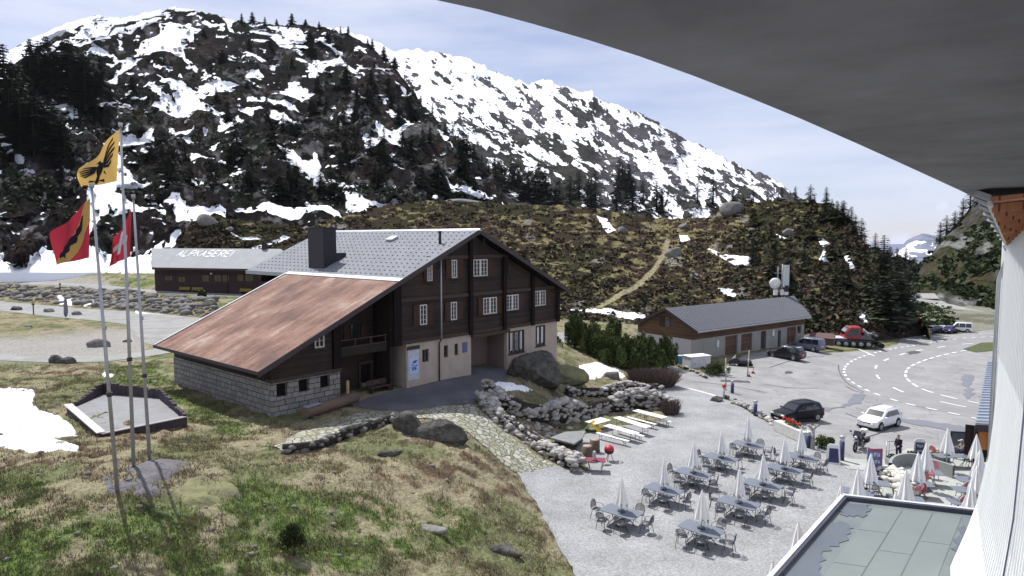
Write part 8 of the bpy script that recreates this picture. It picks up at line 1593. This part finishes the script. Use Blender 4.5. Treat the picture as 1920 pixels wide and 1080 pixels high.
t = thing('bush', 'dark little bush on the bank before the dairy', 'bush', G(379, 562)); leafball('foliage', 500, (.8, .6, .9), (0, 0, 1.0), M_CON2, t, 12, .22); MB().tube([(0, 0, 0), (0, 0, 1)], .06, 6).build('stem', M_BARK, t)
def twigs(name, label, c, size, n, seed):
    rg = np.random.default_rng(seed); a = rg.random(n)*6.283; r = np.sqrt(rg.random(n)); b = np.stack([np.cos(a)*r*size[0]*.8, np.sin(a)*r*size[1]*.8, np.zeros(n)], 1); tp = b*1.35+np.stack([rg.normal(size=n)*.2, rg.normal(size=n)*.2, size[2]*rg.uniform(.5, 1.1, n)], 1); w = .022; s_ = np.stack([rg.normal(size=n), rg.normal(size=n), np.zeros(n)], 1); s_ /= np.linalg.norm(s_, axis=1)[:, None]
    V = np.stack([b-s_*w, b+s_*w, tp+s_*w*.4, tp-s_*w*.4], 1).reshape(-1, 3)+np.array(c); o = np_mesh(name, V, np.arange(n*4).reshape(-1, 4), mat('bare_twigs', (0.17, 0.125, 0.11), .9, col2=(0.09, .065, .06), ns=3)); tag(o, label, 'bush'); return o
twigs('bare_bush', 'bare brown-twigged bush at the end of the dry-stone walls', G(1225, 722), (2.6, 1.6, 1.5), 5200, 2); twigs('bare_bush', 'small dark twiggy bush beside the farthest beer table', G(1257, 776), (.8, .8, 1.2), 700, 3)
# ---------------------------------------------------------------- grass and dry stalks on the meadow
def ground_z(x, y):
    az_ = np.arctan2(x, y); r = np.hypot(x, y); i = np.clip(np.interp(az_, AZ, np.arange(len(AZ))), 0, len(AZ)-1.001); j = np.clip(np.interp(r, RR, np.arange(len(RR))), 0, len(RR)-1.001); i0, j0 = i.astype(int), j.astype(int); a, b = i-i0, j-j0
    return GZ2[i0, j0]*(1-a)*(1-b)+GZ2[i0+1, j0]*a*(1-b)+GZ2[i0, j0+1]*(1-a)*b+GZ2[i0+1, j0+1]*a*b
def tufts(name, label, n, m, seed, hgt, sel, blades=5, yr=(15, 62), xr=(-40, 6)):
    rg = np.random.default_rng(seed); y = yr[0]+(yr[1]-yr[0])*rg.random(n)**1.5; x = rg.uniform(-.8, .12, n)*y; z = ground_z(x, y); px, py = pixv(x, y, z); sh = np.full(n, -25.)
    for k_ in POLY: sh = np.maximum(sh, sdist(POLY[k_], px, py))
    for s_ in SNOWG: sh = np.maximum(sh, sdist(s_, px, py))
    sh = np.maximum(sh, sdist([(125,770),(195,738),(350,755),(350,800),(190,830)], px, py)); sh = np.maximum(sh, sdist([(300,700),(500,790),(660,760),(760,730),(900,700),(900,500),(300,600)], px, py)); sh = np.maximum(sh, sdist([(-20,640),(262,640),(262,680),(-20,680)], px, py))
    g_ = np.max([sst(-28, 14, sdist(p_, px, py, 40)) for p_ in GREEN], 0); ok = (sh < rg.normal(size=n)*2-1) & sel(g_, x, y, rg) & (px > -60) & (px < 1100); x, y, z = x[ok], y[ok], z[ok]; N = len(x); c = np.stack([x, y, z], 1)[:, None]+rg.normal(size=(N, blades, 3))*np.array([.10, .10, 0]); h = rg.uniform(*hgt, (N, blades))
    ln = rg.normal(size=(N, blades, 3))*.45; ln[..., 2] = 1; tp = c+ln*h[..., None]; s_ = rg.normal(size=(N, blades, 3)); s_[..., 2] = 0; s_ /= np.linalg.norm(s_, axis=2)[..., None]; w = .022
    V = np.stack([c-s_*w-np.array([0, 0, .03]), c+s_*w-np.array([0, 0, .03]), tp], 2).reshape(-1, 3); o = np_mesh(name, V, np.arange(len(V)).reshape(-1, 3), m); tag(o, label, 'grass', kind='stuff'); return o
M_GRS = leafmat('fresh_grass', (0.185, 0.26, 0.075), (0.095, 0.145, 0.045)); M_DRY = leafmat('dry_grass', (0.34, 0.29, 0.185), (0.18, 0.14, 0.09)); M_BRS = leafmat('brown_stalks', (0.20, 0.15, 0.105), (0.10, 0.075, 0.055))
patch = lambda x, y, s, f=.35: fbm(x*f, y*f, o=4, s=s)
tufts('grass', 'fresh green grass in the foreground meadow', 34000, M_GRS, 1, (.05, .17), lambda g_, x, y, rg: (g_ > .4) & (patch(x, y, 21)*.5+patch(x, y, 22, 1.4)*.5 > .47)); tufts('dry_grass', 'pale dry grass matted over the meadow', 40000, M_DRY, 2, (.05, .16), lambda g_, x, y, rg: (patch(x, y, 77, .8) > .48)); tufts('stalks', 'brown dead stalks and heather on the meadow', 18000, M_BRS, 3, (.06, .22), lambda g_, x, y, rg: (patch(x, y, 22, 1.4) > .54), 4)
def rubble(name, label, n, box, size, m, seed, test):
    rg = np.random.default_rng(seed); VS, FS_ = [], []; V, Fc = ICO1; b = 0; k = 0
    while k < n:
        px, py = rg.uniform(box[0], box[2]), rg.uniform(box[1], box[3])
        if not test(px, py, rg): k += .2; continue
        p = G(px, py); s_ = rg.uniform(*size); W = V*(1+rg.normal(size=(len(V), 1))*.16)*np.array([s_*1.3, s_, s_*.75])+np.array([p.x, p.y, float(ground_z(np.array([p.x]), np.array([p.y]))[0])+s_*.15]); VS.append(W); FS_.append(Fc+b); b += len(V); k += 1
    o = np_mesh(name, np.concatenate(VS), np.concatenate(FS_), m); tag(o, label, 'rubble', kind='stuff'); return o
EB = [(-20,540),(100,542),(250,548),(300,558),(400,568),(400,592),(330,586),(240,578),(120,568),(-20,556)]
rubble('rubble', 'broken dark rocks of the road bank on the left', 420, (0, 538, 400, 595), (.2, .9), M_ROCK, 4, lambda px, py, rg: sdist(EB, np.array([px]), np.array([py]))[0] > -3)
rubble('rubble', 'scattered small stones on the lawns', 80, (0, 700, 1000, 1075), (.04, .13), M_ROCK, 5, lambda px, py, rg: max(sdist(POLY['cobble'], np.array([px]), np.array([py]))[0], sdist(POLY['yard'], np.array([px]), np.array([py]))[0]) < -3 and rg.random() < .7)
rubble('rubble', 'loose stones inside the sunken garden and along the walls', 110, (905, 770, 1100, 885), (.08, .28), M_ROCKP, 6, lambda px, py, rg: py > 765+(px-905)*.45 and py < 790+(px-905)*.55 or (py > 785 and 960 < px < 1090 and py < 830))
# ================================================================ air
hz = MB().box2((-9500, -9500, -640), (9500, 9500, 2300)).build('haze', None); hz.data.materials.clear()
hm = bpy.data.materials.new('thin_air'); hm.use_nodes = True; ht = hm.node_tree; ht.nodes.clear(); ho = ht.nodes.new('ShaderNodeOutputMaterial'); hv = ht.nodes.new('ShaderNodeVolumePrincipled')
hv.inputs['Density'].default_value = 0.00002; hv.inputs['Color'].default_value = (0.78, 0.86, 1.0, 1); hv.inputs['Anisotropy'].default_value = 0.2
ht.links.new(hv.outputs[0], ho.inputs['Volume']); hz.data.materials.append(hm); tag(hz, 'thin blue mountain air', 'air', kind='stuff')
